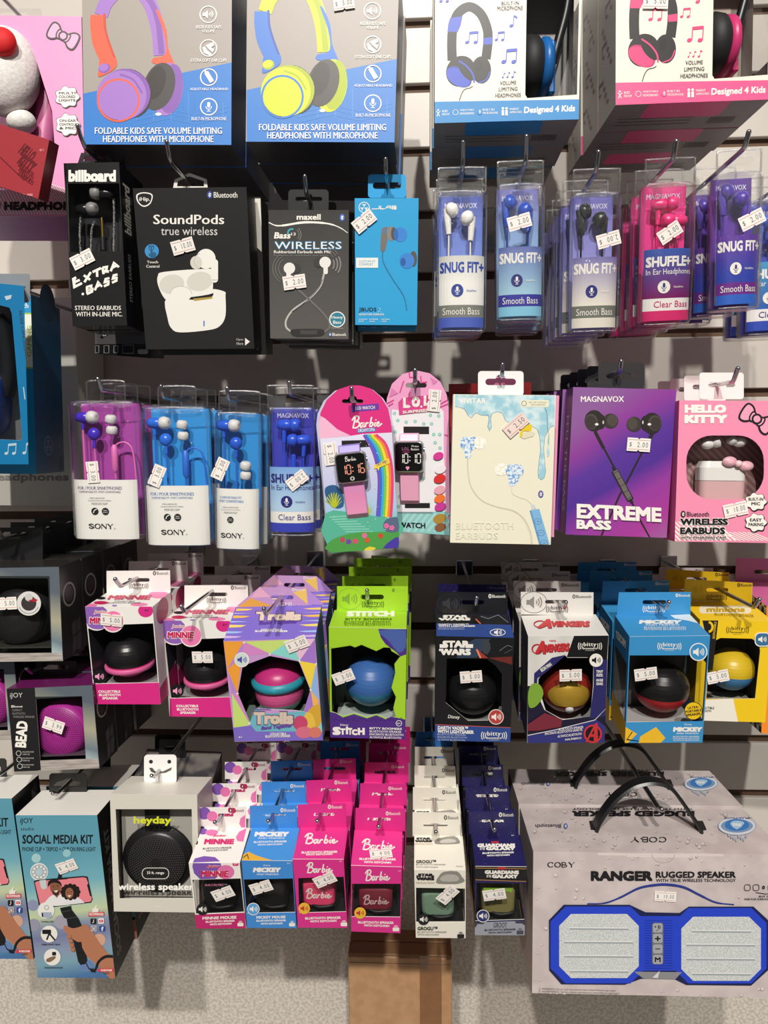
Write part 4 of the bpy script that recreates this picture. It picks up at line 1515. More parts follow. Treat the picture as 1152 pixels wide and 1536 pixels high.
# ---- tall clear packs with white lower sleeve
def tall_pack(desc, cor, out, card, edge, budc, cabc, slim, n, group, zz, stick, price, hookpx, hooklab, tag_extra=False):
    ps = Pose(*cor, out, pitch0=3)
    w, h = ps.w, ps.h
    D, sag = .030, .006
    root = thing('earbud_pack', desc, 'earbud pack', ps.M)
    mb = MB()
    cf = Face((-w * .47, .0265, h * .985), (w * .94, 0, 0), (0, 0, -h * .965), (0, -1, 0), ps)
    mb.plate(cf, [(0, 0), (0, 1), (1, 1), (1, 0)], [], .0008, card)
    mb.build('backing_card', root)
    mb = MB()
    vt = .665 if slim else .560
    vt = .32 if slim else vt
    sf = Face((-w * .485, .0012, h * (.665 if slim else .437)), (w * .97, 0, 0), (0, 0, -h * (.655 if slim else .43)), (0, -1, 0), ps, bend=lambda u: sag * abs(2 * u - 1) ** 5 * .94)
    if slim:
        sf = Face((-w * .485, .0012, h * .665), (w * .97, 0, 0), (0, 0, -h * .655), (0, -1, 0), ps, bend=sf.bend)
        v0 = .18
        a = Art(mb, sf, 0).n(330, 690)
        y0 = 228
    else:
        a = Art(mb, sf, 0).n(370, 345)
        y0 = 0
    paper = C('#EEECE6', .45)
    a.rect(0, y0, *((330, 690) if slim else (370, 345)), paper, 18)
    if not slim:
        a.text('FOR / POUR SMARTPHONES', 32, 38, 292, 58, edge, bold=.02)
        a.text('COMFORTABLE FIT / PORT CONFORTABLE', 38, 64, 284, 76, edge, bold=.01)
        g = C('#7A7876')
        a.text('STEREO HEADPHONES', 102, 102, 190, 110, g)
        a.text("CASQUE D'ÉCOUTE STÉRÉO", 92, 115, 228, 125, g)
        a.text('MDR-EX15AP', 114, 132, 206, 144, g)
        for x, k in ((131, 0), (192, 1)):
            a.circ(x, 182, 21, INK)
            if k:
                a.text('Noise', x - 11, 172, x + 11, 180, WHITE)
                a.text('isolation', x - 14, 183, x + 14, 190, WHITE)
            else:
                a.line([(x - 9, 192), (x - 5, 180), (x + 4, 172), (x + 12, 170)], 5, WHITE, 4)
        serif(a, 'SONY', 88, 254, 236, 282, BLACK)
        a.circ(243, 280, 2.5, BLACK)
    else:
        a.text('COMFORTABLE FIT', 34, 286, 206, 306, edge, bold=.02)
        a.text('PORT CONFORTABLE', 30, 314, 220, 334, edge, bold=.02)
        g = C('#7A7876')
        a.text('STEREO HEADPHONES', 56, 366, 180, 376, g)
        a.text("CASQUE D'ÉCOUTE STÉRÉO", 44, 384, 196, 394, g)
        a.text('MDR-EX15LP', 68, 404, 170, 418, g)
        a.circ(118, 466, 25, INK)
        a.text('Noise', 104, 454, 132, 463, WHITE)
        a.text('isolation', 100, 468, 136, 476, WHITE)
        serif(a, 'SONY', 38, 568, 212, 604, BLACK)
        a.circ(220, 602, 3, BLACK)
    mb.build('printed_sleeve', root)
    W_, H_ = (335, 1025 - 0) if slim else (370, 780)
    P = lambda x, y, d=.013: Vector(((x / W_ - .5) * w, d, h * (1 - y / H_)))
    bm, cm, tp = C(budc, .25), C(cabc, .4), C('#D8D6D4', .5)
    mb, cb, tb = MB(), MB(), MB()
    if slim:
        b1, b2, tips, low = (60, 105), (148, 235), ((218, 395), (218, 468)), 570
    else:
        b1, b2, tips, low = (60, 92), (120, 185), ((215, 98), (218, 160)), 438
    p, q = P(*b1), P(*b2, .011)
    bud_parts(root, p.x, p.y, p.z, 1.15, bm, tp, 1, lambda m_: m_.tube([p + Vector((-.001, 0, -.003)), p + Vector((-.001, 0, -.012))], .0017, bm, 8))
    mb.ball(q, .0064, .005, .0064, bm, 18, 10)
    mb.tube([q + Vector((0, 0, -.005)), q + Vector((0, 0, -.014))], .0017, bm, 8)
    for t in tips:
        o = P(*t)
        tb = MB()
        tb.lathe([(.0001, .0035), (.0040, .0033), (.0055, .0015), (.0058, -.003), (.0050, -.0042), (.0001, -.0040)], o, (.15, -.2, 1), tp, 16)
        tb.build('spare_ear_tip', root)
    zl = h * (1 - low / H_)
    cb.tube([p + Vector((-.001, 0, -.011)), (p.x - .001, .014, zl)], .0010, cm, 6)
    cb.tube([q + Vector((0, 0, -.013)), (q.x, .014, zl)], .0010, cm, 6)
    if not slim:
        r = P(228, 322)
        tb = MB()
        tb.tube([r + Vector((0, 0, .014)), r + Vector((0, 0, .011)), r + Vector((0, 0, -.011)), r + Vector((0, 0, -.014))], [.0016, .0034, .0034, .0016], cm, 10)
        tb.build('inline_remote', root)
        loop = [r + Vector((0, 0, .013)), P(228, 262), P(250, 238), P(290, 232), P(325, 262), P(338, 330), P(345, 438)]
        cb.tube(catmull(loop, 5), .0010, cm, 6)
        cb.tube([r + Vector((0, 0, -.013)), (r.x, .014, zl)], .0010, cm, 6)
    mb.build('earbud', root)
    cb.build('cable', root)
    mb = MB()

    def sec(k, z, back=D):
        xs = [(-1 + 2 * i / 16) for i in range(17)]
        ring = [(x * w / 2 * k, sag * abs(x) ** 5 + (1 - k) * .02, z) for x in xs]
        return ring + [(w / 2 * k, back, z), (-w / 2 * k, back, z)]
    mb.loft([sec(.97, 0), sec(1, .002), sec(1, h * .5), sec(1, h - .008), sec(.98, h - .003), sec(.90, h)], CLEAR, True, True)
    f = Face((0, .016, 0), (1, 0, 0), (0, 0, -1), (0, -1, 0))
    tw, th = w * (.58 if not slim else .92), .020
    o = rr(-tw / 2, -(h + th), tw / 2, -h + .002, .004, 4)
    mb.plate(f, o, [euroslot(0, -(h + th * .42), tw * .62, .0055, .003)], .0007, CLEAR)
    mb.tube(catmull([(-tw / 2, .016, h), (-tw / 2, .016, h + th - .004), (-tw / 2 + .004, .016, h + th), (tw / 2 - .004, .016, h + th), (tw / 2, .016, h + th - .004), (tw / 2, .016, h)], 4), .0009, RIM, 6)
    for sx in (-1, 1):
        mb.tube([(sx * w / 2, sag * .8, .004), (sx * w / 2, sag * .8, h - .006)], .0006, RIM, 5)
    mb.tube([(-w / 2 + .003, sag * .7, h - .002), (0, .001, h - .001), (w / 2 - .003, sag * .7, h - .002)], .0008, RIM, 5)
    if tag_extra:
        f2 = Face((0, .018, 0), (1, 0, 0), (0, 0, -1), (0, -1, 0))
        mb.plate(f2, [(-.014, .0), (-.0145, .008), (-.006, .018), (0, .024), (.006, .018), (.012, .008), (.0125, .0)], [], .0006, CLEAR)
    mb.build('clear_shell', root)
    sticker(root, ps.face(0), zz, *stick, price, off=.0006)
    stack(root, desc, n, .036, group, jit=.0015, yaw=.015)
    hook(*hookpx, label=hooklab)


tall_pack('tall clear pack of violet earbuds with magenta card', ((99, 601), (199, 600), (207, 811), (109, 810)), .245, C('#A544A0'), C('#5E3A78'), '#4A2FC0', '#E070B8', False, 3, 'tall magenta earbud packs', Z10, (184, 588, -86), '3.00',
          (172, 588, .229, .08, .022, 55), 'chrome hook carrying the tall magenta earbud packs')
tall_pack('tall wide clear pack of blue earbuds over white sleeve', ((208.5, 610), (309, 608), (313, 819), (219, 820)), .245, C('#2F93DC'), C('#2A6CB0'), '#2A6FE0', '#2F6FD8', False, 3, 'tall wide blue earbud packs', Z10, (542, 608, 66), '3.00',
          (254, 597, .229, .045, .020, 65), 'chrome hook carrying the wide blue earbud packs')
tall_pack('tall slim clear pack of blue earbuds with heart-shaped bottom flap', ((320, 617), (388, 617), (387, 825.6), (322, 826.6)), .245, C('#2F8FD6'), C('#2A7CC0'), '#2A5FD8', '#2F6FD8', True, 3, 'tall slim blue earbud packs', Z11, (102, 760, 66), '2.00',
          (350, 600, .229, .045, .020, 65), 'chrome hook carrying the slim blue earbud packs', tag_extra=True)
sleeve_blister('clear pack of blue in-ear headphones with sky blue sleeve', ((398, 576), (470.5, 578), (471.5, 804), (402, 807)), .245, 'shuffle',
               C('#3A3FB4'), vgrad('sleeve_sky', '#5E9AE0', '#B9D6EE', .03, .085), NAVY, C('#23277E'), WHITE, WHITE, C('#33388C'), C('#3A45B8'), '#2A54D8', 3, '2.00', 'clear royal blue in-ear packs',
               zz=Z11, stick=(672, 843, 38), hookpx=(441, 593, .237, .05, .022, 62), hooklab='chrome hook carrying the royal blue in-ear headphone packs', dx=.004, flip=True)


# ---- arched cards carrying watches
def watch(root, f, zz, cx, cy, w, h, rot, digits, dcol, strap, strap2, y_top, y_bot, sw, brand):
    """case with screen, and two strap pieces threaded through the card's slots; coordinates in the zoomed frame"""
    u0, v0 = f.px(zz[0] + cx / zz[2], zz[1] + cy / zz[2])
    u1, v1 = f.px(zz[0] + (cx + 100) / zz[2], zz[1] + cy / zz[2])
    k = (u1 - u0) / 100
    c, q = math.cos(math.radians(rot)), math.sin(math.radians(rot))

    def T(x, y, d):
        x, y = x * k, y * k
        return (u0 + c * x + q * y, -d, -(v0 - q * x + c * y))
    mb = MB()
    for ya, yb, m, nm in ((y_top - cy, -h / 2 + 12, strap, 0), (h / 2 - 12, y_bot - cy, strap2, 1)):
        n = 8
        rings = []
        for i in range(n + 1):
            t = i / n
            y = ya + (yb - ya) * t
            dd = .0035 + .004 * (t if nm == 0 else 1 - t)
            if (nm == 0 and i == 0) or (nm and i == n):
                dd = -.0008
            rings.append([T(-sw / 2, y, dd), T(-sw / 2 + 6, y, dd + .0016), T(sw / 2 - 6, y, dd + .0016), T(sw / 2, y, dd), T(sw / 2, y, dd - .0012), T(-sw / 2, y, dd - .0012)])
        sb = MB()
        sb.loft(rings, m, False, True)
        sb.build('strap', root)
    case = C('#B9B7B8', .22, .9)
    rings = []
    for ins, d in ((6, .0045), (0, .006), (0, .0105), (5, .0125), (10, .0130)):
        rings.append([T(x, y, d) for x, y in rr(-w / 2 + ins, -h / 2 + ins, w / 2 - ins, h / 2 - ins, 34, 5)])
    mb.loft(rings, case, False, True)
    mb.tube([T(w / 2 - 2, -h * .22, .0085), T(w / 2 + 8, -h * .22, .0085)], .0026, case, 10)
    wc = mb.build('watch_case', root)
    mb = MB()
    sf = Face(T(-w / 2, -h / 2, .0131), Vector(T(w / 2, -h / 2, .0131)) - Vector(T(-w / 2, -h / 2, .0131)), Vector(T(-w / 2, h / 2, .0131)) - Vector(T(-w / 2, -h / 2, .0131)), (0, -1, 0))
    mb.plate(sf, rr(.055, .055, .945, .945, .12, 5), [], 0, C('#0D0D10', .12))
    a = Art(mb, sf, .0001).n(200, 200)
    if brand:
        barbie(a, 66, 24, 138, 56, WHITE, .3)
    else:
        a.text('L.O.L.', 58, 38, 108, 58, C('#B86A98'), bold=.01)
        a.text('SURPRISE!', 62, 64, 106, 74, C('#B83A78'), bold=.01)
        a.text('Press', 122, 26, 168, 38, WHITE)
        a.text('Button', 118, 44, 170, 58, WHITE)
        a.circ(88, 166, 7, C('#E89AB8'))
        a.circ(99, 166, 7, C('#E89AB8'))
        a.poly([(82, 170), (105, 170), (93, 184)], C('#E89AB8'))
    seg = {'1': 'bc', '0': 'abcdef', '6': 'acdefg'}
    dm = C(dcol, .4)
    x = 38
    for ch in digits:
        if ch == ':':
            a.circ(x + 3, 98, 4, dm)
            a.circ(x + 3, 122, 4, dm)
            x += 16
            continue
        S = {'a': ((3, 0), (21, 0)), 'b': ((24, 3), (24, 26)), 'c': ((24, 32), (24, 56)), 'd': ((3, 58), (21, 58)), 'e': ((0, 32), (0, 56)), 'f': ((0, 3), (0, 26)), 'g': ((3, 29), (21, 29))}
        for s_ in seg[ch]:
            p, r = S[s_]
            a.line([(x + p[0], 80 + p[1]), (x + r[0], 80 + r[1])], 6, dm)
        x += 34
    if brand:
        a.circ(100, 168, 14, C('#C8C6C4'))
        a.poly([(100, 156), (108, 168), (98, 180), (92, 168)], C('#3A3A3E'))
    mb.build('watch_screen', wc)


zz = Z12
ps = Pose((474.8, 581), (583.4, 574.3), (598.5, 820.5), (493, 828.5), .262, pitch0=5, sr=12)
f = ps.face(0)
Pz = lambda pts: [f.px(zz[0] + x / zz[2], zz[1] + y / zz[2]) for x, y in pts]
desc = 'arched pink-topped card with a rainbow and silver square watch'
root = thing('watch_card', desc, 'watch', ps.M)
out = [(94, 480), (104, 395), (150, 300), (235, 222), (330, 191), (400, 191), (485, 216), (560, 280), (612, 365), (634, 470), (664, 930), (693, 1392), (680, 1412), (185, 1451), (164, 1432), (128, 960)]
mb = MB()
slots = [[(262, 606), (475, 600), (478, 652), (264, 668)], [(306, 1180), (520, 1174), (522, 1214), (308, 1230)]]
hang = euroslot(345, 310, 160, 30, 34)
sky = ramp('sky_print', [(0, '#5FB89C'), (.22, '#7CC7BC'), (.32, '#A8CBE8'), (.55, '#C9CCEC'), (1, '#E9E6F6')], (0, 0, 1), .0, ps.h * .78)
pink = C('#DE2F83')
mb.plate(f, Pz(out), [Pz(hang)], .0009, pink)
a = Art(mb, f).z(*zz)
a.poly([(100, 590), (330, 570), (420, 556), (641, 545), (664, 930), (693, 1392), (680, 1412), (185, 1451), (164, 1432), (128, 960)], sky)
a.poly(slots[0], C('#1E1C1E'))
a.poly(slots[1], C('#1E1C1E'))
a.poly([(94, 480), (104, 420), (140, 440), (230, 520), (330, 568), (100, 590)], C('#F4B9D6'))
a.poly([(335, 345), (540, 326), (544, 374), (338, 391)], C('#6A3AA6'))
a.text('LED WATCH', 368, 346, 512, 372, WHITE, rot=3, bold=.02)
barbie(a, 336, 420, 566, 512, WHITE, .42, skew=12)
a.poly([(378, 518), (520, 505), (522, 535), (380, 549)], C('#3B6FC0'))
a.text('DREAMTOPIA', 386, 513, 514, 540, WHITE, rot=4, bold=.02)
cols = ['#7A4FB8', '#3B6FD0', '#3FB0D8', '#7AC84A', '#F2D83A', '#F08A3A', '#E2457E']
for i, cc in enumerate(cols):
    o = i * 17
    a.line([(430 + o * .9, 562 - o * .02), (500 + o * .95, 690 - o * .5), (540 + o * .98, 860 - o * .5), (540 + o, 1020), (530 + o, 1180)], 20, C(cc), 6)
a.poly([(132, 700), (190, 630), (240, 700), (150, 800)], C('#EDEBFA'), 3)
a.poly([(140, 960), (215, 940), (270, 1000), (275, 1100), (200, 1110), (148, 1040)], C('#2F5E8C'), 3)
for i in range(9):
    t = math.radians(20 + i * 17)
    a.poly([(205, 1112), (205 + 62 * math.cos(t) - 8, 1098 - 95 * math.sin(t)), (205 + 70 * math.cos(t), 1090 - 100 * math.sin(t)), (215, 1112)], C('#C8CF2A') if i % 2 else C('#A9B81E'))
for i in range(6):
    t = math.radians(30 + i * 20)
    a.poly([(462, 1160), (462 + 48 * math.cos(t), 1150 - 100 * math.sin(t)), (470, 1162)], C('#B8C84A'))
a.poly([(143, 1150), (300, 1140), (560, 1180), (690, 1200), (692, 1330), (160, 1400)], C('#58B59A'), 2)
for i in range(7):
    a.line([(170 + i * 20, 1180 + i * 18), (320 + i * 30, 1170 + i * 20)], 8, C('#8AD0BC'))
a.poly([(160, 1375), (260, 1320), (420, 1290), (600, 1290), (688, 1240), (690, 1390), (670, 1408), (185, 1445)], C('#4F9E4A'), 2)
a.poly([(575, 1240), (600, 1195), (660, 1180), (686, 1190), (690, 1285), (600, 1290)], C('#5A6A86'), 3)
for x, y, cc in ((270, 1350, '#C23A6A'), (315, 1365, '#7A3AA6'), (365, 1360, '#E2457E'), (435, 1318, '#E870A8'), (555, 1320, '#D8452F'), (600, 1245, '#E870A8'), (640, 1260, '#E870A8'), (455, 1352, '#E0582F')):
    for k in range(5):
        a.circ(x + 12 * math.cos(k * 1.257), y + 12 * math.sin(k * 1.257), 9, C(cc), n=10)
a.poly([(575, 1410), (640, 1350), (690, 1330), (690, 1398), (676, 1410)], C('#4A3AA6'), 2)
a.poly([(430, 1430), (470, 1400), (520, 1412), (500, 1426)], C('#E2D23A'), 2)
a.poly([(505, 792), (600, 742), (618, 738), (626, 775), (548, 806), (540, 832), (528, 812), (508, 818)], C('#F4D63A'))
a.text('TRY ME!', 520, 764, 606, 788, C('#5A3A8C'), rot=20, bold=.02)
for i in range(40):
    a.circ(random.uniform(150, 620), random.uniform(600, 1280), random.uniform(2, 4), WHITE, n=8)
mb.build('card', root)
strap2 = ramp('strap_print', [(0, '#F2A8C8'), (.5, '#E88FC0'), (1, '#B79AD8')], (0, 0, 1), .02, .09)
watch(root, f, zz, 340, 800, 238, 232, 3, '10:16', '#F0A088', C('#8C7AC8'), strap2, 632, 1192, 162, True)
sticker(root, f, zz, 180, 705, -86, '2.00')
stack(root, desc, 1, 0, None)
hook(531, 603, .259, ext=.045, up=.022, ang=68, label='chrome hook carrying the rainbow watch card')

# one more of the same cards just behind, seen as a pale edge
bk = MB()
ps3 = Pose((470, 590), (580, 583), (594, 815), (488, 822), .242, pitch0=5, sr=12)
f3 = ps3.face(0)
r3 = thing('watch_card', 'second rainbow watch card, only its clear edge showing behind the first', 'watch', ps3.M)
bk.plate(f3, [f3.px(zz[0] + (x + (-14 if x < 300 else 12) * (y < 600) + (-8 if x < 300 else 2)) / zz[2], zz[1] + (y + 8 - 14 * (y > 1300)) / zz[2]) for x, y in out], [[f3.px(zz[0] + x / zz[2], zz[1] + y / zz[2]) for x, y in hang]], .0009, C('#C9CCE0'))
bk.build('card', r3)

ps = Pose((579.8, 557), (672, 555.6), (674.8, 803), (582.2, 796.5), .225, pitch0=4, sr=8)
f = ps.face(0)
desc = 'arched pale pink card with mint dots and silver square watch'
root = thing('watch_card', desc, 'watch', ps.M)
out = [(600, 420), (602, 290), (640, 180), (720, 105), (822, 78), (925, 100), (1005, 165), (1052, 260), (1066, 360), (1076, 1308), (1066, 1320), (690, 1290), (612, 1284)]
mb = MB()
slots = [[(728, 505), (920, 500), (920, 552), (728, 556)], [(740, 1076), (925, 1074), (925, 1110), (742, 1112)]]
hang = euroslot(822, 190, 160, 36, 30)
lp = C('#EDA3CC')
mb.plate(f, Pz(out), [Pz(hang), Pz(slots[0]), Pz(slots[1])], .0009, lp)
a = Art(mb, f).z(*zz)
hp = C('#D8468E')
a.poly([(640, 372), (760, 380), (1010, 365), (1030, 390), (1030, 680), (1050, 1140), (640, 1140)], C('#EDEBEE'))
for x, y in ((660, 402), (685, 455), (748, 468), (815, 462), (880, 480), (938, 480), (930, 415), (992, 420), (955, 560), (965, 622), (1002, 662), (890, 520), (875, 890), (700, 1025), (690, 1100), (665, 540), (1000, 560)):
    a.circ(x, y, 13, C('#8CC8C0'))
    a.circ(x, y, 5, C('#C8E4DE'))
a.rect(728, 500, 920, 556, C('#1E1C1E'))
a.rect(738, 1074, 926, 1112, C('#1E1C1E'))
for p in (((700, 245), (730, 155)), ((1005, 330), (1060, 300)), ((1000, 355), (1062, 330)), ((600, 330), (655, 300)), ((600, 355), (650, 325)), ((1035, 560), (1062, 570)), ((858, 120), (860, 170), (905, 165)), ((770, 90), (775, 130), (800, 130))):
    a.line(p, 9, hp)
a.poly([(930, 130), (985, 160), (950, 185)], C('#D982B4'))
a.poly([(640, 210), (690, 250), (620, 280)], C('#D982B4'))
a.poly([(688, 320), (720, 285), (925, 262), (928, 385), (695, 414)], hp)
for t, x in (('L', 725), ('O', 790), ('L', 880)):
    a.text(t, x, 282 - (x - 725) * .1, x + (62 if t == 'O' else 42), 360 - (x - 725) * .1, WHITE, bold=.08)
for x in (772, 862):
    a.circ(x, 350, 8, WHITE)
for i in range(60):
    a.circ(random.uniform(728, 915), random.uniform(282, 350), 2.2, hp, n=6)
a.text('SURPRISE!', 722, 374, 905, 396, WHITE, rot=5, bold=.03)
for y in (230, 250, 270):
    a.line([(780, y), (765, y + 30)], 5, hp)
a.poly([(640, 1140), (1060, 1140), (1075, 1315), (690, 1288), (640, 1285)], C('#8CCAC8'))
for i in range(9):
    x = 650 + i * 50
    a.poly([(x, 1285), (x + 22, 1290), (x + 130, 1150), (x + 108, 1150)], C('#A9D8D4'))
a.text('LED WATCH', 585, 1218, 893, 1260, BLACK, bold=.04, skew=-10)
for i in range(26):
    a.line([(690 + i * 10, 1140), (695 + i * 10, 1152), (700 + i * 10, 1140)], 3, C('#6A6468'))
# bright confetti shapes along the side of the print
for x, y, r, cc in ((990, 720, 40, '#D83A98'), (1005, 820, 44, '#EFE9EE'), (1000, 890, 46, '#D8302F'), (1000, 975, 44, '#E8A8B8'), (1000, 1040, 42, '#F0762F'), (1005, 1100, 44, '#C83A9A'), (1000, 1190, 50, '#B08A3A'), (1005, 1255, 44, '#8A5A38')):
    a.circ(x, y, r, C(cc), ry=r * .7, rot=20)
mb.build('card', root)
watch(root, f, zz, 775, 720, 222, 235, 0, '10:10', '#E8E6E4', C('#F2BBD2'), C('#EBA8C6'), 550, 1085, 142, False)
sticker(root, f, zz, 960, 305, 84, '2.00')
hook(623, 576, .222, ext=.05, up=.022, ang=75, label='chrome hook carrying the pale pink watch card with mint dots')

# ---- cream boxed earbuds with dripping paint print
zz = Z13
ps = Pose((680.5, 591), (833, 593), (827, 817.5), (674.6, 813.5), .262, pitch0=5)
desc = 'cream earbud box printed with pale blue dripping paint'
cream = C('#E9E5CF', .4)
root, mb, F = carton('earbud_box', desc, 'earbud box', ps, .030, (cream, C('#7E9A98'), C('#9CC6CE'), C('#6E7472')))
a = Art(mb, F).z(*zz)
foil = speck('pale_blue_foil', '#9CCBDA', '#D3E8EC', 90, .42, .62, .3)
glit = speck('blue_glitter', '#6FA0D8', '#E4EEF4', 420, .4, .55, .3)
gl2 = speck('cream_glitter', '#E8E2D0', '#FBF7EE', 420, .4, .55, .3)
ln = C('#5A7E92')
drip = [(118, 268), (884, 272), (878, 505), (850, 515), (832, 540), (805, 590), (796, 680), (805, 790), (812, 860), (800, 905), (778, 922), (757, 905), (752, 860), (760, 790), (772, 690), (766, 590), (745, 530), (700, 505), (655, 470), (600, 478), (540, 490), (500, 460), (480, 410), (440, 396), (400, 412), (388, 450), (396, 515), (380, 545), (366, 515), (376, 450), (370, 425), (320, 425), (275, 405), (240, 444), (215, 425), (190, 380), (150, 362), (115, 358)]
a.poly(drip, foil)
a.line(drip[2:], 3, ln)
a.line([(805, 365), (822, 420), (826, 520), (836, 600), (828, 745)], 5, ln, 5)
a.line([(834, 530), (830, 640), (832, 735)], [4, 10, 20], foil, 4)
a.text('VIVITAR', 145, 292, 352, 334, WHITE, bold=.025, space=1.05)
a.rrect(620, 307, 838, 361, 14, cream)
a.ring(646, 334, 18, 5, C('#8A8468'))
a.text('HEY HEY GOOGLE', 682, 320, 818, 332, C('#8A8468'), bold=.01)
a.text('SIRI & ASSISTANT', 700, 338, 810, 350, C('#8A8468'), bold=.01)
a.rrect(156, 588, 290, 690, 42, glit)
a.poly([(190, 670), (262, 680), (240, 700), (236, 748), (196, 752), (188, 700)], glit, 2)
a.rrect(262, 590, 352, 684, 42, gl2)
a.line([(212, 752), (214, 860), (240, 980), (320, 1080), (440, 1130), (560, 1160), (640, 1220), (690, 1320), (704, 1410)], [9, 8, 6, 5, 5, 6, 9, 12, 13], C('#D8D4C2'), 6)
a.line([(214, 752), (217, 860), (244, 980), (323, 1078), (440, 1127), (562, 1156), (645, 1217), (696, 1320), (710, 1410)], 2.5, C('#A9A694'), 6)
a.rrect(420, 795, 520, 888, 42, gl2)
a.rrect(505, 800, 642, 900, 44, glit)
a.poly([(520, 880), (610, 890), (580, 960), (532, 966), (530, 920)], glit, 2)
a.line([(548, 966), (556, 1020), (600, 1050), (660, 1070), (712, 1112)], [10, 9, 7, 7, 8], C('#DFDBCB'), 6)
a.poly([(700, 1112), (728, 1112), (738, 1142), (704, 1148)], C('#C9D2D0'))
a.poly([(688, 1156), (762, 1142), (842, 1414), (762, 1416)], C('#7FB4DC'))
a.poly([(688, 1156), (700, 1154), (775, 1416), (762, 1416)], C('#5F96C4'))
for x, y, t in ((752, 1240, '+'), (776, 1328, '|>'), (800, 1405, '-')):
    a.line(rr(x - 26, y - 22, x + 24, y + 22, 20, 4), 3, C('#3E6A98'), closed=True)
    a.text(t, x - 12, y - 8, x + 12, y + 8, C('#3E6A98')) if t != '-' else a.rect(x - 10, y - 2, x + 10, y + 2, C('#3E6A98'))
bt_icon(a, 774, 1030, 56, C('#5A55A8'), WHITE)
ol = C('#B9BBA8')
for t, b in (('BLUETOOTH', (120, 1248, 566, 1302)), ('EARBUDS', (118, 1326, 445, 1376))):
    a.text(t, *b, ol, bold=.012, space=1.05)
    a.text(t, *b, cream, bold=-.012, space=1.05)
a.poly([(612, 588), (620, 545), (640, 520), (690, 492), (706, 508), (690, 548), (640, 545), (630, 590)], C('#E8C81E'), 2)
a.poly([(625, 600), (640, 560), (700, 545), (730, 560), (715, 585), (650, 605)], C('#DDD8BE'))
mb.build('box_body', root)
sticker(root, F, zz, 582, 502, 42, '2.50', size=(.024, .0125), mat=C('#E8D4CC', .6))
pinktab = lambda ar: None
card_tab(root, ps, .029, rr(292, 85, 642, 275, 26), euroslot(466, 168, 236, 50, 38), C('#EAE6E4'), zz)
stack(root, desc, 1, 0, None)
ps2 = Pose((684, 592), (838, 594), (832, 806), (680, 803), .225, pitch0=5)
root, mb, F = carton('earbud_box', 'pink edged earbud box showing beside the cream box with the drips', 'earbud box', ps2, .03, (C('#EE9CC0'), C('#D87AA8'), C('#EE9CC0'), C('#8A6474')))
Art(mb, F).n(100, 100).rect(10, 10, 90, 20, WHITE)
mb.build('box_body', root)
card_tab(root, ps2, .0005, rr(320, 92, 622, 275, 26), euroslot(466, 120, 60, 22), C('#EC96BC'), zz)
hook(751, 566, .233, ext=.03, up=.020, ang=75, label='chrome hook carrying the cream earbud box with the drips')
ps2 = Pose((674, 576), (797, 573), (795, 790), (676, 790), .16, pitch0=3)
root, mb, F = carton('earbud_box', 'dark red box hanging deep behind the cream box with the drips', 'earbud box', ps2, .05, (C('#9C1C1E'), C('#6E1416'), C('#B02224'), C('#5A1012')))
Art(mb, F).n(100, 100).rect(8, 6, 92, 9, C('#6E1416'))
mb.build('box_body', root)

# ---- purple boxed earbuds
zz = Z14
ps = Pose((860, 580), (1014, 585), (1000.7, 807), (848, 801.5), .262, pitch0=6)
desc = 'purple and magenta earbud box with bold white lettering'
pm = ramp('purple_print', [(0, '#8E8C90'), (.1, '#9A6AA0'), (.26, '#A83A98'), (.46, '#93389C'), (.58, '#4E2C92'), (.72, '#5A3298'), (.86, '#8C3A98'), (1, '#8A5A98')], (-.75, 0, 1), -.045, .165, warp=.05, wscale=9)
root, mb, F = carton('earbud_box', desc, 'earbud box', ps, .032, (pm, C('#2A1A5A'), C('#5A3AA8'), C('#3A2A4C')))
a = Art(mb, F).z(*zz)
a.text('MAGNAVOX', 262, 328, 594, 374, WHITE, bold=.02)
k1, k2, k3 = C('#26211F'), C('#4A423E'), C('#37302D')
for pts, w in (([(370, 600), (400, 660), (440, 730), (515, 870), (560, 940), (640, 1110), (700, 1250), (790, 1418)], 15), ([(800, 620), (740, 745), (640, 940), (560, 1090), (480, 1270), (420, 1400)], 15)):
    a.line(pts, w, k1)
a.line([(372, 602), (438, 730)], 26, k1)
a.line([(815, 610), (772, 690)], 28, k1)
a.line([(520, 900), (645, 1130)], 56, k1)
a.line([(525, 900), (640, 1120)], 38, C('#6A6460'))
for i in range(5):
    t = i / 4
    x, y = 530 + 105 * t, 915 + 195 * t
    a.line([(x - 20, y + 10), (x + 20, y - 12)], 4, k1)
a.line([(510, 870), (520, 900)], 24, k1)
a.line([(645, 1130), (655, 1150)], 26, k1)
for s, cx, tx in ((1, 372, 490), (-1, 800, 672)):
    a.circ(tx, 520 + (s < 0) * 25, 60, k3, ry=58)
    a.circ(tx + s * 14, 515 + (s < 0) * 25, 40, k2, ry=46)
    a.circ(cx + s * 45, 525 + (s < 0) * 12, 34, k1, ry=58)
    a.circ(cx - s * 8, 518 + (s < 0) * 20, 74, k1, ry=82)
    a.circ(cx - s * 30, 525 + (s < 0) * 10, 50, k2, ry=60)
    a.circ(cx - s * 34, 530 + (s < 0) * 10, 42, k3, ry=50)
    a.circ(cx + s * 12, 545, 14, WHITE, ry=9)
    a.circ(cx + s * 62, 530, 6, C('#C8C4C0'), ry=14)
sh = C('#5A2A5C')
a.text('EXTREME', 236, 1178, 876, 1288, sh, bold=.045, skew=-32)
a.text('EXTREME', 230, 1170, 880, 1280, WHITE, bold=.045, skew=-32)
a.text('BASS', 234, 1286, 494, 1358, sh, bold=.045, skew=-10)
a.text('BASS', 228, 1280, 494, 1352, WHITE, bold=.045, skew=-10)
sd = Face((-ps.w / 2, .032, ps.h), (0, -.032, 0), (0, 0, -ps.h), (-1, 0, 0), ps)
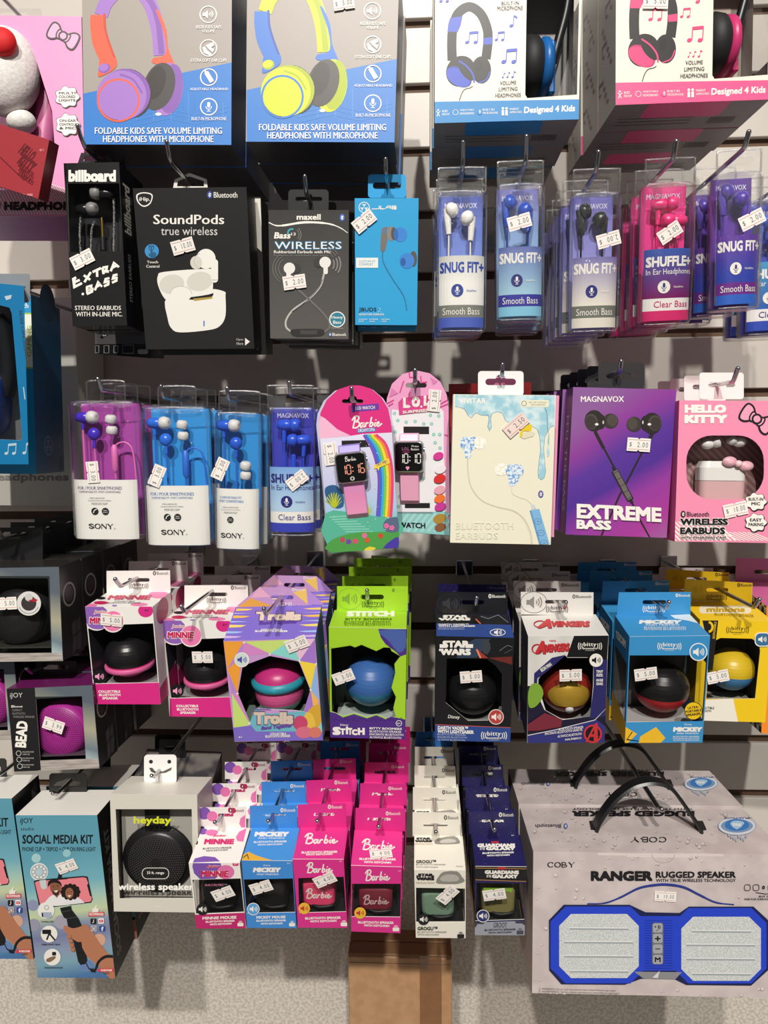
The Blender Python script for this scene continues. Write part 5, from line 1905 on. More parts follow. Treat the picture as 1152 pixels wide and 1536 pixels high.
b = Art(mb, sd).n(32, 145)
b.text('FEEL THE BASS', -32, 70, 64, 80, C('#B9A8D8'), rot=-90, bold=.02)
mb.build('box_body', root)
sticker(root, F, zz, 703, 702, -2, '2.00')
card_tab(root, ps, .031, rr(396, 72, 752, 262, 28), euroslot(572, 172, 230, 46, 26), C('#2A2829'), zz)
stack(root, desc, 5, .0350, 'purple and magenta earbud boxes', jit=.0006, dx=-.0024, yaw=.002)
hook(924, 560, .231, ext=.035, up=.018, ang=72, label='chrome hook carrying the purple earbud boxes')

# ---- pink boxed earbuds with window
zz = Z15
ps = Pose((1019, 600), (1178, 602), (1170, 815), (1012, 812), .272, pitch0=5)
desc = 'pink windowed earbud box with a black bow outline'
pk = C('#F08FB0', .4)
hole = [ps.front().px(zz[0] + x / zz[2], zz[1] + y / zz[2]) for x, y in rr(245, 610, 822, 1085, 190, 8)]
stripe = speck('pink_stripe', '#8E6A6C', '#B08A86', 60, .48, .52, .5, kind='wave', stretch=((1, 1, 1), 45))
root, mb, F = carton('earbud_box', desc, 'earbud box', ps, .032, (pk, C('#B84A72'), pk, C('#7E3A54')), holes=[hole], liner=stripe)
a = Art(mb, F).z(*zz)
w_, k_ = C('#F6F1EA'), BLACK
for i in range(-3, 22):
    x = 160 + i * 34
    a.poly([(max(x, 160), 1392), (max(x + 16, 160), 1392), (max(x + 16 - 150, 162), 1392 - min(150, max(x + 16 - 160, 0)) * .95 * (1 if i < 14 else .45)), (max(x - 150, 162), 1392 - min(150, max(x - 160, 0)) * .95 * (1 if i < 14 else .45))], w_)
a.text('HELLO', 232, 381, 540, 444, w_, bold=.07)
a.text('KITTY', 230, 457, 548, 520, w_, bold=.07)
bow(a, 768, 488, 122, k_, C('#F4A0BC'), rot=-32)
bt_icon(a, 220, 1194, 50, k_, w_)
a.text('Bluetooth', 248, 1176, 412, 1212, INK, bold=.01)
for t, b, bo in (('WIRELESS', (198, 1226, 552, 1276), .05), ('EARBUDS', (196, 1292, 530, 1344), .05), ('WITH CHARGING CASE', (198, 1358, 538, 1378), .025)):
    a.text(t, b[0] - 4, b[1] - 4, b[2] + 4, b[3] + 4, w_, bold=bo + .03)
    a.text(t, *b, k_, bold=bo)
cloud(a, 757, 1102, 74, 60, ['BUILT-IN', 'MIC'])
cloud(a, 757, 1256, 74, 62, ['EASY', 'PAIRING'])
mb.build('box_body', root)
f0 = ps.face(.012)
Q = lambda x, y: f0.px(zz[0] + x / zz[2], zz[1] + y / zz[2])
mb = MB()
x0, v0 = Q(340, 800)
x1, v1 = Q(668, 1150)
vm = Q(500, 948)[1]
ww, pp = C('#F3F0EC', .3), C('#E2B6B8', .3)
cx_, hw = (x0 + x1) / 2, (x1 - x0) / 2
mb.loft([[(x, y + .016, -v1) for x, y in rr(cx_ - hw * .86, -.009, cx_ + hw * .86, .009, .007)], [(x, y + .016, -v1 + .006) for x, y in rr(cx_ - hw, -.011, cx_ + hw, .011, .007)], [(x, y + .016, -vm) for x, y in rr(cx_ - hw, -.011, cx_ + hw, .011, .007)]], pp, False, True)
mb.loft([[(x, y + .016, -vm + .0004) for x, y in rr(cx_ - hw, -.011, cx_ + hw, .011, .007)], [(x, y + .016, -v0 - .006) for x, y in rr(cx_ - hw, -.011, cx_ + hw, .011, .007)], [(x, y + .016, -v0) for x, y in rr(cx_ - hw * .88, -.009, cx_ + hw * .88, .009, .006)]], ww, False, True)
ccase = mb.build('charging_case', root)
for x, y, s in ((400, 672, 1), (640, 655, -1)):
    u, v = Q(x, y)
    mb = MB()
    mb.ball((u, .012, -v), .0065, .006, .0052, ww, 16, 10)
    mb.lathe([(.003, 0), (.0048, .003), (.0046, .007), (.0001, .008)], (u + s * .004, .011, -v), (s, -.4, .3), C('#D8D6D4', .5), 14)
    mb.build('earbud', root)
mb = MB()
u, v = Q(600, 822)
for s in (-1, 1):
    mb.ball((u + s * .0075, .0035, -v - s * .002), .0068, .003, .0048, C('#EDB4C0', .35), 16, 10)
mb.ball((u, .0025, -v), .0034, .003, .0034, C('#F2C4CC', .35), 12, 8)
mb.build('ribbon_trim', ccase, 'pale pink ribbon bow')
sticker(root, F, zz, 606, 1160, 14, '10.00')
card_tab(root, ps, .031, rr(342, 143, 672, 340, 22), euroslot(508, 232, 200, 38), C('#EFE6E2'), zz)
stack(root, desc, 4, .0362, 'pink windowed earbud boxes', jit=.0005, dx=-.0015, yaw=.001)
hook(1076, 577, .241, ext=.095, up=.026, ang=50, label='chrome hook carrying the pink windowed earbud boxes')
copy_tree(root, (.116, .065, .002), 'pink windowed earbud box on the next hook, its white tab at the frame edge', 0, ('price_sticker', 'earbud', 'charging_case'))
# ================================================================== fourth row: boxed character-free round speakers
Z16, Z17, Z18, Z19, Z20, Z21 = (0, 760, 3.84), (110, 840, 4.608), (320, 840, 3.6), (600, 840, 5.295), (760, 840, 5.294), (880, 840, 4.235)


def top_face(ps, d, rise):
    return Face((-ps.w / 2, 0, ps.h), (ps.w, 0, 0), (0, d, rise), (0, -rise, d), ps, clamp=True)


def rise_at(ps, d, zz, x, y):
    return -ps.face(d).px(zz[0] + x / zz[2], zz[1] + y / zz[2])[1] - ps.h


def speaker_box(desc, cor, out, d, zz, mats, hole, tabbase, tab, slot, front, top, tabart, n, group, liner=None, product=None, price=None, stick=None, hookpx=None, hooklab='', step=.060, side=None, tabmat=None, dx=0.0, pitch0=10, name='speaker_box', side_hole=None):
    """windowed carton with a sloping lid and an upright back tab"""
    ps = Pose(*cor, out, pitch0=pitch0, sp=5, sy=1.5)
    rise = rise_at(ps, d, zz, *tabbase)
    Q = lambda x, y: ps.front().px(zz[0] + x / zz[2], zz[1] + y / zz[2])
    root, mb, F = carton(name, desc, 'speaker box', ps, d, mats, rise=rise, holes=[[Q(*p) for p in hole]] if hole else [], liner=liner or C('#1D1C1F'), side_hole=side_hole)
    front(Art(mb, F).z(*zz))
    if top:
        top(Art(mb, top_face(ps, d, rise)).z(*zz))
    if side:
        for s_, sx in (('L', -1), ('R', 1)):
            if s_ in side:
                side[s_](Art(mb, Face((sx * ps.w / 2, 0, ps.h), (0, d, 0), (0, 0, -ps.h), (sx, 0, 0), ps)))
    mb.build('box_body', root)
    if product:
        product(root, ps, lambda x, y, dd: (lambda uv: Vector((uv[0], dd, -uv[1])))(ps.face(dd).px(zz[0] + x / zz[2], zz[1] + y / zz[2])))
    if stick:
        sticker(root, F, zz, *stick, price)
    if tab:
        card_tab(root, ps, d - .0003, tab, slot, tabmat or mats[2], zz, tabart, thick=.0005)
    stack(root, desc, n, step, group, jit=.0012, dx=dx, yaw=.012)
    if hookpx:
        hook(*hookpx, label=hooklab)
    return root


def egg(root, c, r, top, low, split=0.0, flat=.78, band=None, name='round_speaker'):
    """small round speaker: domed upper half, coloured lower half, flat foot"""
    mb = MB()
    prof, mats = [], []
    m = 18
    for i in range(m + 1):
        t = -math.pi / 2 * .80 + (math.pi / 2 * 1.80) * i / m
        prof.append((max(math.cos(t) * r, 1e-6), math.sin(t) * r * .95))
        h = math.sin(t)
        mats.append(low if h < split else top)
    mb.lathe(prof, c, (0, 0, 1), mats, 32)
    if band:
        mb.lathe([(r * .99, r * (split - .1)), (r * 1.03, r * (split - .06)), (r * 1.03, r * (split + .06)), (r * .99, r * (split + .1))], c, (0, 0, 1), band, 32)
    return mb.build(name, root)


def tray(root, ps, mat=None):
    mb = MB()
    mb.box(-ps.w * .44, ps.w * .44, .006, .048, .012, .0135, mat or C('#8E8C8A'))
    mb.build('inner_tray', root)


# ---- dark windowed speaker cartons at the left edge
irid = ramp('iridescent_card', [(0, '#5A6C74'), (.25, '#739AA2'), (.42, '#B4C4C4'), (.55, '#6E7E88'), (.75, '#A8A48E'), (1, '#5A646E')], (.35, 0, 1), -.02, .10, .25, warp=.03, wscale=14)
wood = speck('grey_wood_print', '#B9AFA8', '#8E847E', 40, .35, .7, .5, kind='noise', stretch=((1, 1, 12), 0))


def mesh_speaker(root, c, r, face, rim, dots):
    mb = MB()
    mb.lathe([(r * .9, -.002), (r, -.006), (r * 1.02, -.016), (r * .96, -.03), (.0001, -.034)][::-1], c, (0, -1, .05), rim, 40)
    mb.lathe([(r * .94, -.004), (r * .95, -.001), (r * .80, .003), (r * .4, .005), (.0001, .0055)], c, (0, -1, .05), face, 40)
    b = MB()
    for k in range(3, 15):
        rr_ = r * .86 * k / 14
        nn = int(k * 5)
        for i in range(nn):
            t = 2 * math.pi * i / nn
            yy = -(.0033 + .0022 * (1 - (rr_ / r) ** 2) + .0006)
            x, z = c[0] + rr_ * math.cos(t), c[2] + rr_ * math.sin(t)
            q = r * .022
            b.add([(x - q, c[1] + yy, z), (x, c[1] + yy, z - q), (x + q, c[1] + yy, z), (x, c[1] + yy, z + q)], [(0, 1, 2, 3)], dots)
    sp = mb.build('round_speaker', root)
    g = b.build('perforated_grille', sp)
    return g


def f_blackbox(a):
    a.poly([(-200, 345), (345, 340), (347, 400), (-200, 400)], irid)
    a.poly([(286, 400), (350, 400), (362, 890), (300, 890)], irid)
    a.poly([(-200, 846), (356, 842), (360, 895), (-200, 900)], wood)


def s_black(a):
    a.n(50, 140)
    a.ring(20, 45, 13, 3, C('#8E8A88'), ry=17)
    a.circ(20, 45, 9, C('#3A3436'), ry=12)
    a.poly([(22, 92), (32, 86), (34, 92), (42, 84), (44, 112), (40, 136), (30, 132), (22, 140), (24, 115)], C('#4A4648'))
    a.line([(22, 112), (44, 106)], 3, C('#2A2828'))
    a.line([(33, 88), (32, 136)], 2, C('#2A2828'))


def p_black(root, ps, L):
    mesh_speaker(root, L(95, 635, .014), .030, C('#1F1F20', .4), C('#242425', .4), C('#0B0B0C', .6))
    tray(root, ps, C('#3A3A34'))
    mb = MB()
    f = ps.front()
    a = Art(mb, f, .0007).z(*Z16)
    a.circ(168, 557, 70, C('#D9D6D4'))
    a.circ(168, 555, 44, C('#3A3434'))
    a.circ(168, 522, 22, C('#C9C6C4'))
    a.poly([(160, 540), (205, 528), (220, 538), (205, 548)], C('#B02030'))
    a.ring(168, 557, 58, 4, C('#8A8886'), a0=200, a1=340)
    mb.build('round_seal', root)


speaker_box('dark shiny carton with black mesh speaker and round white seal', ((-44, 853), (88.5, 850), (94, 990.5), (-38, 994)), .262, .048, Z16,
            (C('#2C3034', .3), C('#1E1E20', .3), C('#2E2C2A', .25), C('#161617')), [(-190, 412), (270, 412), (277, 420), (295, 835), (285, 842), (-190, 850)], (200, 305),
            [(-90, 120), (246, 120), (246, 306), (-90, 306)], euroslot(85, 165, 150, 40), f_blackbox, None, None, 4, 'dark shiny cartons with black mesh speakers', C('#26261F'),
            p_black, '5.00', (40, 556, 2), (22, 803, .225, .06, .02, 55), 'chrome hook carrying the dark shiny speaker cartons', .051, {'R': s_black}, C('#18181A'), pitch0=6)


def f_bead(a):
    a.poly([(190, 1030), (545, 1020), (550, 1090), (190, 1095)], irid)
    a.poly([(472, 1085), (540, 1080), (575, 1500), (498, 1505)], irid)
    a.poly([(220, 1462), (560, 1450), (572, 1512), (220, 1522)], wood)
    a.poly([(30, 1044), (200, 1038), (236, 1518), (76, 1532)], C('#1B1A1C'))
    g = C('#C9C7C4')
    a.text('iJOY', 58, 1072, 130, 1108, g, skew=0)
    bluetooth(a, 66, 1144, 130, 1157, WHITE, BLACK, WHITE)
    for i, t in enumerate(('COMPACT', 'BLUETOOTH', 'WIRELESS SPEAKER')):
        a.text(t, 70 + i * 3, 1166 + i * 19, 70 + i * 3 + (58, 72, 124)[i], 1178 + i * 19, C('#8E8C8A'))
    a.text('BEAD', 48, 1278, 200, 1342, WHITE, rot=86, bold=.04)
    for y in (1420, 1456, 1494):
        a.ring(108 + (y - 1420) * .1, y, 14, 3, g)
        a.text('LONG LASTING POWER', 128, y - 12, 196, y - 4, g)
        a.text('COMPACT SIZE', 130, y + 2, 172, y + 10, g)


def p_bead(root, ps, L):
    mesh_speaker(root, L(345, 1290, .012), .0295, C('#B5309A', .4), C('#A82A90', .35), C('#6A1458', .6))
    tray(root, ps, C('#5A4A58'))


bead = speaker_box('dark carton with a magenta mesh speaker and upright white lettering', ((10.4, 1034), (139, 1027), (148.4, 1152), (21, 1158)), .262, .046, Z16,
                   (C('#2C3034', .3), C('#1E1E20', .3), C('#6A1A5A', .35), C('#161617')), [(206, 1108), (470, 1092), (478, 1100), (496, 1460), (232, 1468)], (300, 965),
                   [(200, 890), (440, 890), (440, 968), (200, 968)], euroslot(320, 925, 150, 26), f_bead, None, None, 3, 'dark cartons with magenta mesh speakers', C('#5E1A50'),
                   p_bead, '3.99', (312, 1256, -22), (60, 1002, .225, .045, .02, 40), 'chrome hook carrying the magenta mesh speaker cartons', .049, {'R': s_black}, C('#18181A'), pitch0=6)
copy_tree(bead, (-.0905, .018, .022), 'second magenta mesh speaker carton, its right end just inside the frame edge', 0, ('price_sticker',))


# ---- white and pink round speaker boxes
def f_pink(a, s):
    """s shifts the print from the first box to the second"""
    X = lambda x: x + s[0]
    Y = lambda y: y + s[1]
    pk, pl, mg = C('#EE7FB2'), C('#8E62B8'), C('#DB2C86')
    a.circ(X(162), Y(400), 92, WHITE, ry=88)
    a.poly([(X(70), Y(312)), (X(205), Y(312)), (X(240), Y(380)), (X(240), Y(430)), (X(215), Y(470)), (X(160), Y(480)), (X(105), Y(460)), (X(78), Y(400))], pl, 2)
    a.circ(X(275), Y(425), 76, WHITE)
    a.circ(X(275), Y(423), 70, pk)
    a.circ(X(500), Y(350), 52, mg, ry=46)
    a.text('6+', X(494), Y(338), X(526), Y(356), INK, bold=.02)
    rd = C('#C81E5A')
    a.text('Junior', X(140), Y(344), X(240), Y(376), WHITE, bold=.07, shear=.2)
    a.text('Junior', X(143), Y(347), X(237), Y(373), rd, bold=.02, shear=.2)
    a.text('MINNIE', X(108), Y(392), X(300), Y(444), WHITE, bold=.09, shear=.1)
    a.text('MINNIE', X(112), Y(396), X(296), Y(440), rd, bold=.05, shear=.1)
    a.poly([(X(130), Y(856)), (X(596), Y(846)), (X(620), Y(1000)), (X(130), Y(1002))], mg)
    speaker_icon(a, X(180), Y(804), 46, BLACK, C('#F2A3C8'))
    for i, t in enumerate(('COLLECTIBLE', 'BLUETOOTH', 'SPEAKER')):
        w = (76, 74, 54)[i]
        a.text(t, X(250) - w + i * 3, Y(899) + i * 23, X(250) + w + i * 3, Y(916) + i * 23, WHITE, bold=.04)


def t_pink(a, s):
    X = lambda x: x + s[0]
    Y = lambda y: y + s[1]
    pk, mg = C('#EE7FB2'), C('#C81E5A')
    a.circ(X(590), Y(240), 70, pk, ry=26)
    a.circ(X(190), Y(296), 50, mg, ry=12)
    a.circ(X(455), Y(308), 60, pk, ry=12)
    a.circ(X(285), Y(316), 18, C('#8E62B8'), ry=6)
    a.circ(X(190), Y(264), 34, BLACK, ry=10)
    a.circ(X(120), Y(314), 46, pk, ry=12)
    a.text('MINNIE', X(235), Y(244), X(545), Y(276), mg, bold=.05, shear=.3)
    a.text('COLLECTIBLE', X(285), Y(282), X(425), Y(290), INK, bold=.02)
    a.text('BLUETOOTH SPEAKER', X(235), Y(293), X(465), Y(302), INK, bold=.02)


def tab_pink(a, s):
    X = lambda x: x + s[0]
    Y = lambda y: y + s[1]
    bluetooth(a, X(552), Y(78), X(656), Y(104), INK, WHITE, C('#5A5450'))
    bitty(a, X(452), Y(180), 130, C('#3A3634'))


def p_pinkround(root, ps, L, s):
    egg(root, L(385 + s[0], 650 + s[1], .028), .0245, C('#1C1B1D', .3), C('#DE3F8E', .4), -.45, band=C('#E86AA6', .5))
    tray(root, ps, C('#A8A2A6'))


for cor, s, stk, hk, desc in (
        (((128, 911), (229, 909), (241, 1056), (142, 1056)), (0, 0), (266, 412, -6), (208, 866, .206, .13, .026, 40), 'white and pink round speaker box priced on its purple dot'),
        (((245, 932), (347, 930), (352, 1075), (253.7, 1075.5)), (538, 100), (895, 668, 1), (320, 885, .179, .27, .016, 40), 'white and pink round speaker box priced on its window')):
    wh = C('#F1EDE8')
    sh = lambda p, s=s: [(x + s[0], y + s[1]) for x, y in p]
    speaker_box(desc, cor, .262 if s == (0, 0) else .235, .054, Z17, (wh, C('#E6DADA'), wh, C('#B02068')), sh([(96, 480), (110, 455), (555, 438), (594, 840), (588, 846), (140, 854), (136, 840)]), (400 + s[0], 222 + s[1]),
                sh([(230, 76), (668, 72), (672, 224), (230, 224)]), euroslot(452 + s[0], 138 + s[1], 150, 26), lambda a, s=s: f_pink(a, s), lambda a, s=s: t_pink(a, s), lambda a, s=s: tab_pink(a, s), 3,
                'white and pink round speaker boxes, ' + ('upper hook' if s == (0, 0) else 'lower hook'), C('#3A3A42'), lambda r, p, L, s=s: p_pinkround(r, p, L, s), '5.00', stk, hk, 'chrome hook carrying the white and pink boxes ' + ('beside the dark cartons' if s == (0, 0) else 'next to the prism-printed box'),
                .058, {'R': lambda a: (a.n(54, 145).poly([(0, 122), (54, 112), (54, 145), (0, 145)], C('#C2266F')), a.circ(26, 18, 18, C('#B02A60')), a.circ(40, 60, 9, C('#C23A7A')))})


# ---- prism-printed box
def f_prism(a):
    cs = ['#F2A23A', '#F4D64A', '#E9C0DA', '#B98AD8', '#8FB8E8', '#8AD8D0', '#D88AC8', '#F0B860', '#A57AD0', '#C9E07A']
    T = [(55, 440), (165, 440), (305, 505), (425, 430), (550, 420), (465, 545), (555, 560), (525, 700), (570, 760), (545, 830), (590, 975), (490, 820), (195, 880), (130, 720), (100, 720), (115, 978), (155, 520), (75, 590), (590, 860), (300, 930), (190, 910)]
    for i, t in enumerate([(0, 1, 17), (1, 16, 17), (1, 2, 16), (1, 3, 2), (3, 4, 5), (2, 3, 5), (4, 6, 5), (5, 6, 7), (6, 8, 7), (7, 8, 9), (17, 16, 13), (17, 13, 14), (13, 12, 14), (14, 12, 15), (12, 20, 15), (9, 18, 10), (7, 9, 11), (9, 10, 11)]):
        a.poly([T[k] for k in t], C(cs[i * 3 % 10]))
    a.poly([(115, 978), (100, 905), (220, 890), (420, 870), (590, 930), (592, 978)], C('#7E6CC8'))
    a.poly([(195, 880), (230, 800), (300, 830), (480, 815), (540, 840), (500, 925), (230, 925)], C('#6FB8C8'))
    for x, y in ((305, 508), (465, 545), (525, 700), (130, 720), (195, 880), (165, 445), (555, 560)):
        a.poly([(x - 8, y), (x, y - 3), (x, y - 10), (x + 3, y - 3), (x + 10, y), (x + 3, y + 3), (x, y + 10), (x - 3, y + 3)], WHITE)
    speaker_icon(a, 154, 538, 38, C('#CFE0D8'), C('#4A4AA8'), WHITE)
    tan, pl, mv = C('#D8C4B4'), C('#6A4AA8'), C('#C86A8E')
    a.circ(545, 850, 46, C('#D8A83A'), ry=75, rot=-25)
    a.circ(520, 880, 30, C('#E8C04A'), ry=60, rot=10)
    a.circ(470, 880, 40, C('#C8486E'), ry=40)
    a.circ(490, 930, 46, C('#D8708A'), ry=32)
    a.circ(550, 930, 34, C('#D87A6A'), ry=30)
    for t, b, m, k in (('Trolls', (212, 814, 438, 892), C('#6A5878'), .09), ('Trolls', (218, 820, 432, 886), tan, .06)):
        a.text(t, *b, m, bold=k)
    a.text('DREAMWORKS', 218, 798, 312, 810, pl, bold=.02)
    a.text('Band Together', 258, 888, 428, 914, pl, bold=.05, shear=.2, skew=16)
    a.text('COLLECTIBLE', 308, 930, 394, 942, WHITE, bold=.03)
    a.text('BLUETOOTH SPEAKER', 282, 942, 416, 956, WHITE, bold=.03, skew=3)
    a.text('6+', 138, 948, 158, 960, WHITE, bold=.02)


def t_prism(a):
    a.poly([(50, 444), (552, 424), (598, 240), (130, 250)], C('#7A66C4'))
    for y0, y1, c in ((262, 276, '#E8C45A'), (285, 292, '#B9A8E0'), (300, 315, '#E8B84A'), (330, 338, '#A8C0E8'), (350, 366, '#E8D06A'), (385, 398, '#9AB8E8'), (410, 424, '#C8A8DA')):
        k = (y0 - 250) / 190
        l, r = 130 - 78 * k, 598 - 46 * k
        a.poly([(l, y0), (l + 90, y0 + 3), (l + 60, y1 - 3), (l - 4, y1)], C(c))
        a.poly([(r, y0 - 6), (r - 110, y0), (r - 70, y1 - 8), (r - 4, y1 - 8)], C(c))
    a.text('Trolls', 226, 276, 480, 332, C('#5A4670'), bold=.09, shear=.1)
    a.text('Trolls', 232, 281, 474, 328, C('#D8C4B4'), bold=.06, shear=.1)
    a.text('Band Together', 245, 328, 458, 352, C('#5A3A98'), bold=.05, shear=.25, skew=8)
    a.text('COLLECTIBLE', 258, 374, 372, 382, WHITE, bold=.03)
    a.text('BLUETOOTH SPEAKER', 226, 382, 402, 392, WHITE, bold=.03)


def tab_prism(a):
    cs = ['#E8A84A', '#E8B0C8', '#B890D8', '#F0C86A', '#D88AC0', '#9A80C8']
    T = [(125, 258), (200, 205), (250, 145), (310, 200), (430, 175), (502, 152), (595, 242), (510, 240), (330, 250)]
    for i, t in enumerate(((0, 1, 8), (1, 2, 3), (5, 6, 7), (4, 5, 7))):
        a.poly([T[k] for k in t], C(cs[i]))
    bluetooth(a, 426, 152, 494, 168, WHITE, C('#B87AB8'), WHITE)
    bitty(a, 372, 240, 100, WHITE)


def p_prism(root, ps, L):
    c = L(358, 700, .028)
    eb = egg(root, c, .0245, C('#D85A92', .35), C('#7FB8B0', .35), -.42)
    mb = MB()
    mb.lathe([(.0245, -.0035), (.0272, -.002), (.0275, .003), (.0240, .0055)], c + Vector((0, 0, .011)), (0, 0, 1), C('#2F9AB0', .4), 30)
    mb.lathe([(.0242, 0), (.0225, .006), (.0165, .0115), (.008, .0145), (.0001, .0152)], c + Vector((0, 0, .0155)), (0, 0, 1), C('#C8327E', .35), 30)
    mb.build('speaker_cap', eb, 'magenta domed cap with a teal band')
    tray(root, ps, C('#8FA39A'))


speaker_box('prism-faceted orange and violet box holding a pink round speaker', ((335, 962), (473, 957), (484, 1111), (352, 1112)), .288, .054, Z18,
            (C('#C89AD0'), C('#4E5A8A'), C('#7A66C4'), C('#4A3A78')), [(305, 518), (462, 548), (524, 702), (488, 818), (440, 812), (300, 805), (236, 800), (197, 876), (132, 722), (158, 572)], (350, 248),
            [(125, 250), (250, 146), (502, 152), (596, 240)], euroslot(372, 202, 122, 22), f_prism, t_prism, tab_prism, 3, 'prism-printed round speaker boxes', C('#1B181C'), p_prism, '5.00', (451, 450, 20),
            (424, 893, .232, .22, .016, 45), 'chrome hook carrying the prism-printed speaker boxes', .062, {'R': lambda a: a.n(54, 150).poly([(0, 30), (54, 0), (54, 40), (0, 90)], C('#3E6A8A'))}, C('#C89ACC'), dx=.001)


# ---- lime and violet box
def f_lime(a):
    lm, vi = C('#A5D42E'), C('#4F2E86')
    a.poly([(620, 366), (1046, 373), (1042, 862), (990, 850), (975, 800), (990, 740), (965, 690), (985, 610), (978, 560), (1020, 520), (965, 490), (960, 470), (920, 468), (880, 488), (800, 454), (765, 468), (740, 458), (690, 466), (660, 474), (626, 468)], lm)
    a.poly([(890, 372), (1046, 374), (1046, 510), (1010, 520), (985, 495), (930, 455), (905, 420)], vi)
    a.poly([(895, 380), (1040, 380), (1038, 470), (1000, 500), (950, 440), (915, 410)], C('#4A62A8'), 2)
    a.poly([(622, 820), (660, 826), (700, 850), (760, 832), (830, 855), (880, 838), (930, 860), (960, 845), (1042, 862), (1042, 970), (622, 968)], vi)
    for i in range(16):
        x = 640 + i * 25
        a.line([(x, 850 + i % 3 * 8), (x + 12, 868), (x + 22, 850 + i % 2 * 10)], 3, C('#3A2068'))
    a.text('Disney', 684, 884, 730, 898, WHITE, bold=.01, shear=.2)
    for t, x0, x1, y0, y1 in (('S', 644, 688, 900, 944), ('T', 684, 714, 908, 942), ('I', 716, 728, 898, 940), ('T', 728, 750, 905, 942), ('C', 748, 778, 912, 944), ('H', 780, 818, 904, 942)):
        a.text(t, x0, y0, x1, y1, WHITE, bold=.07)
    for i, t in enumerate(('BITTY BOOMERS', 'BLUETOOTH SPEAKER', 'ENCEINTE BLUETOOTH', 'ALTAVOZ BLUETOOTH')):
        a.text(t, 844, 902 + i * 16, 844 + (174, 172, 182, 170)[i], 914 + i * 16, WHITE, bold=.03 if not i else .02, skew=-4)
    a.ring(1002, 879, 15, 3, WHITE)
    a.text('6+', 993, 873, 1011, 885, WHITE, bold=.02)


def t_lime(a):
    dk = C('#4A6A1E')
    a.text('STITCH', 720, 276, 978, 306, WHITE, bold=.08)
    a.text('BITTY BOOMERS', 712, 314, 965, 326, dk, bold=.03)
    for i, t in enumerate(('BLUETOOTH SPEAKER', 'ENCEINTE BLUETOOTH', 'ALTAVOZ BLUETOOTH')):
        a.text(t, 706, 330 + i * 9, 958, 337 + i * 9, dk, bold=.02)


def tab_lime(a):
    dk = C('#8DB83A')
    a.ring(735, 210, 66, 3, dk, ry=58)
    speaker_icon(a, 735, 210, 62, None, C('#7FA838'))
    bluetooth(a, 966, 155, 1040, 172, C('#5E7A26'), C('#A5D42E'))
    bitty(a, 862, 240, 116, C('#3E5A1A'))


def p_blue(root, ps, L):
    egg(root, L(852, 650, .028), .0272, C('#3F6CB0', .35), C('#2F7FA0', .35), -.25)
    tray(root, ps, C('#B9C4BE'))


lime = C('#A5D42E')
speaker_box('lime green box with torn-edge window holding a blue round speaker', ((494, 941), (609.5, 943), (608, 1108), (494.5, 1107)), .262, .054, Z18,
            (C('#9CC830'), C('#6E8A2A'), lime, C('#3A2068')), [(636, 478), (690, 470), (740, 462), (765, 472), (800, 458), (880, 492), (920, 472), (955, 474), (962, 492), (1010, 520), (978, 562), (982, 610), (962, 690), (986, 740), (972, 800), (985, 848), (930, 852), (880, 832), (830, 848), (760, 826), (700, 842), (640, 818)], (860, 274),
            [(668, 142), (1050, 142), (1050, 276), (668, 276)], euroslot(858, 200, 126, 26), f_lime, t_lime, tab_lime, 4, 'lime green round speaker boxes', C('#15211A'), p_blue, '5.00', (703, 628, 22),
            (553, 893, .204, .045, .018, 70), 'chrome hook carrying the lime green speaker boxes', .058, None, lime, dx=.0005)


# ---- black and navy box
def f_saber(a):
    k, nv = C('#17181E'), C('#2E4A8E')
    a.poly([(470, 690), (600, 625), (720, 625), (610, 775), (450, 778)], C('#2E4058'))
    for y0, y1, words in ((640, 696, 'STAR'), (704, 755, 'WARS')):
        a.text(words, 338 if words == 'STAR' else 318, y0, 552 if words == 'STAR' else 562, y1, WHITE, bold=.06)
    a.rect(315, 668, 372, 697, WHITE)
    a.rect(520, 668, 580, 697, WHITE)
    a.rect(310, 704, 345, 722, WHITE)
    a.poly([(602, 708), (615, 708), (648, 778), (632, 778)], C('#F08A6A'))
    a.poly([(615, 708), (700, 778), (650, 778)], C('#9A3A30'))
    a.poly([(700, 775), (890, 765), (890, 830), (780, 800)], C('#6A2A24'))
    a.poly([(655, 640), (700, 632), (720, 700), (690, 750), (650, 720)], C('#3A4048'), 2)
    a.line([(790, 720), (850, 680), (892, 690)], 5, C('#6A7078'), 4)
    a.line([(830, 740), (895, 705)], 4, C('#5A6068'))
    a.line([(276, 1305), (880, 1330)], 5, C('#C8584A'))
    a.poly([(272, 1308), (882, 1332), (880, 1452), (270, 1432)], nv)
    a.text('Disney', 380, 1230, 476, 1266, WHITE, bold=.01, shear=.25, skew=-6)
    a.text('DARTH VADER™', 300, 1318, 540, 1346, WHITE, bold=.04, skew=-6)
    a.text('WITH LIGHTSABER', 298, 1348, 586, 1376, WHITE, bold=.04, skew=-8)
    for i, t in enumerate(('BLUETOOTH SPEAKER', 'ENCEINTE BLUETOOTH', 'ALTAVOZ BLUETOOTH')):
        a.text(t, 298, 1378 + i * 21, 298 + (226, 232, 218)[i], 1392 + i * 21, C('#B9C4E0'), skew=-6)
    bitty(a, 746, 1392, 200, WHITE)


def f_saber_icon(root, ps, zz):
    mb = MB()
    a = Art(mb, ps.front(), .0011).z(*zz)
    speaker_icon(a, 762, 1242, 58, C('#B8423A'), WHITE, C('#D8D4D4'))
    mb.build('speaker_badge', root)


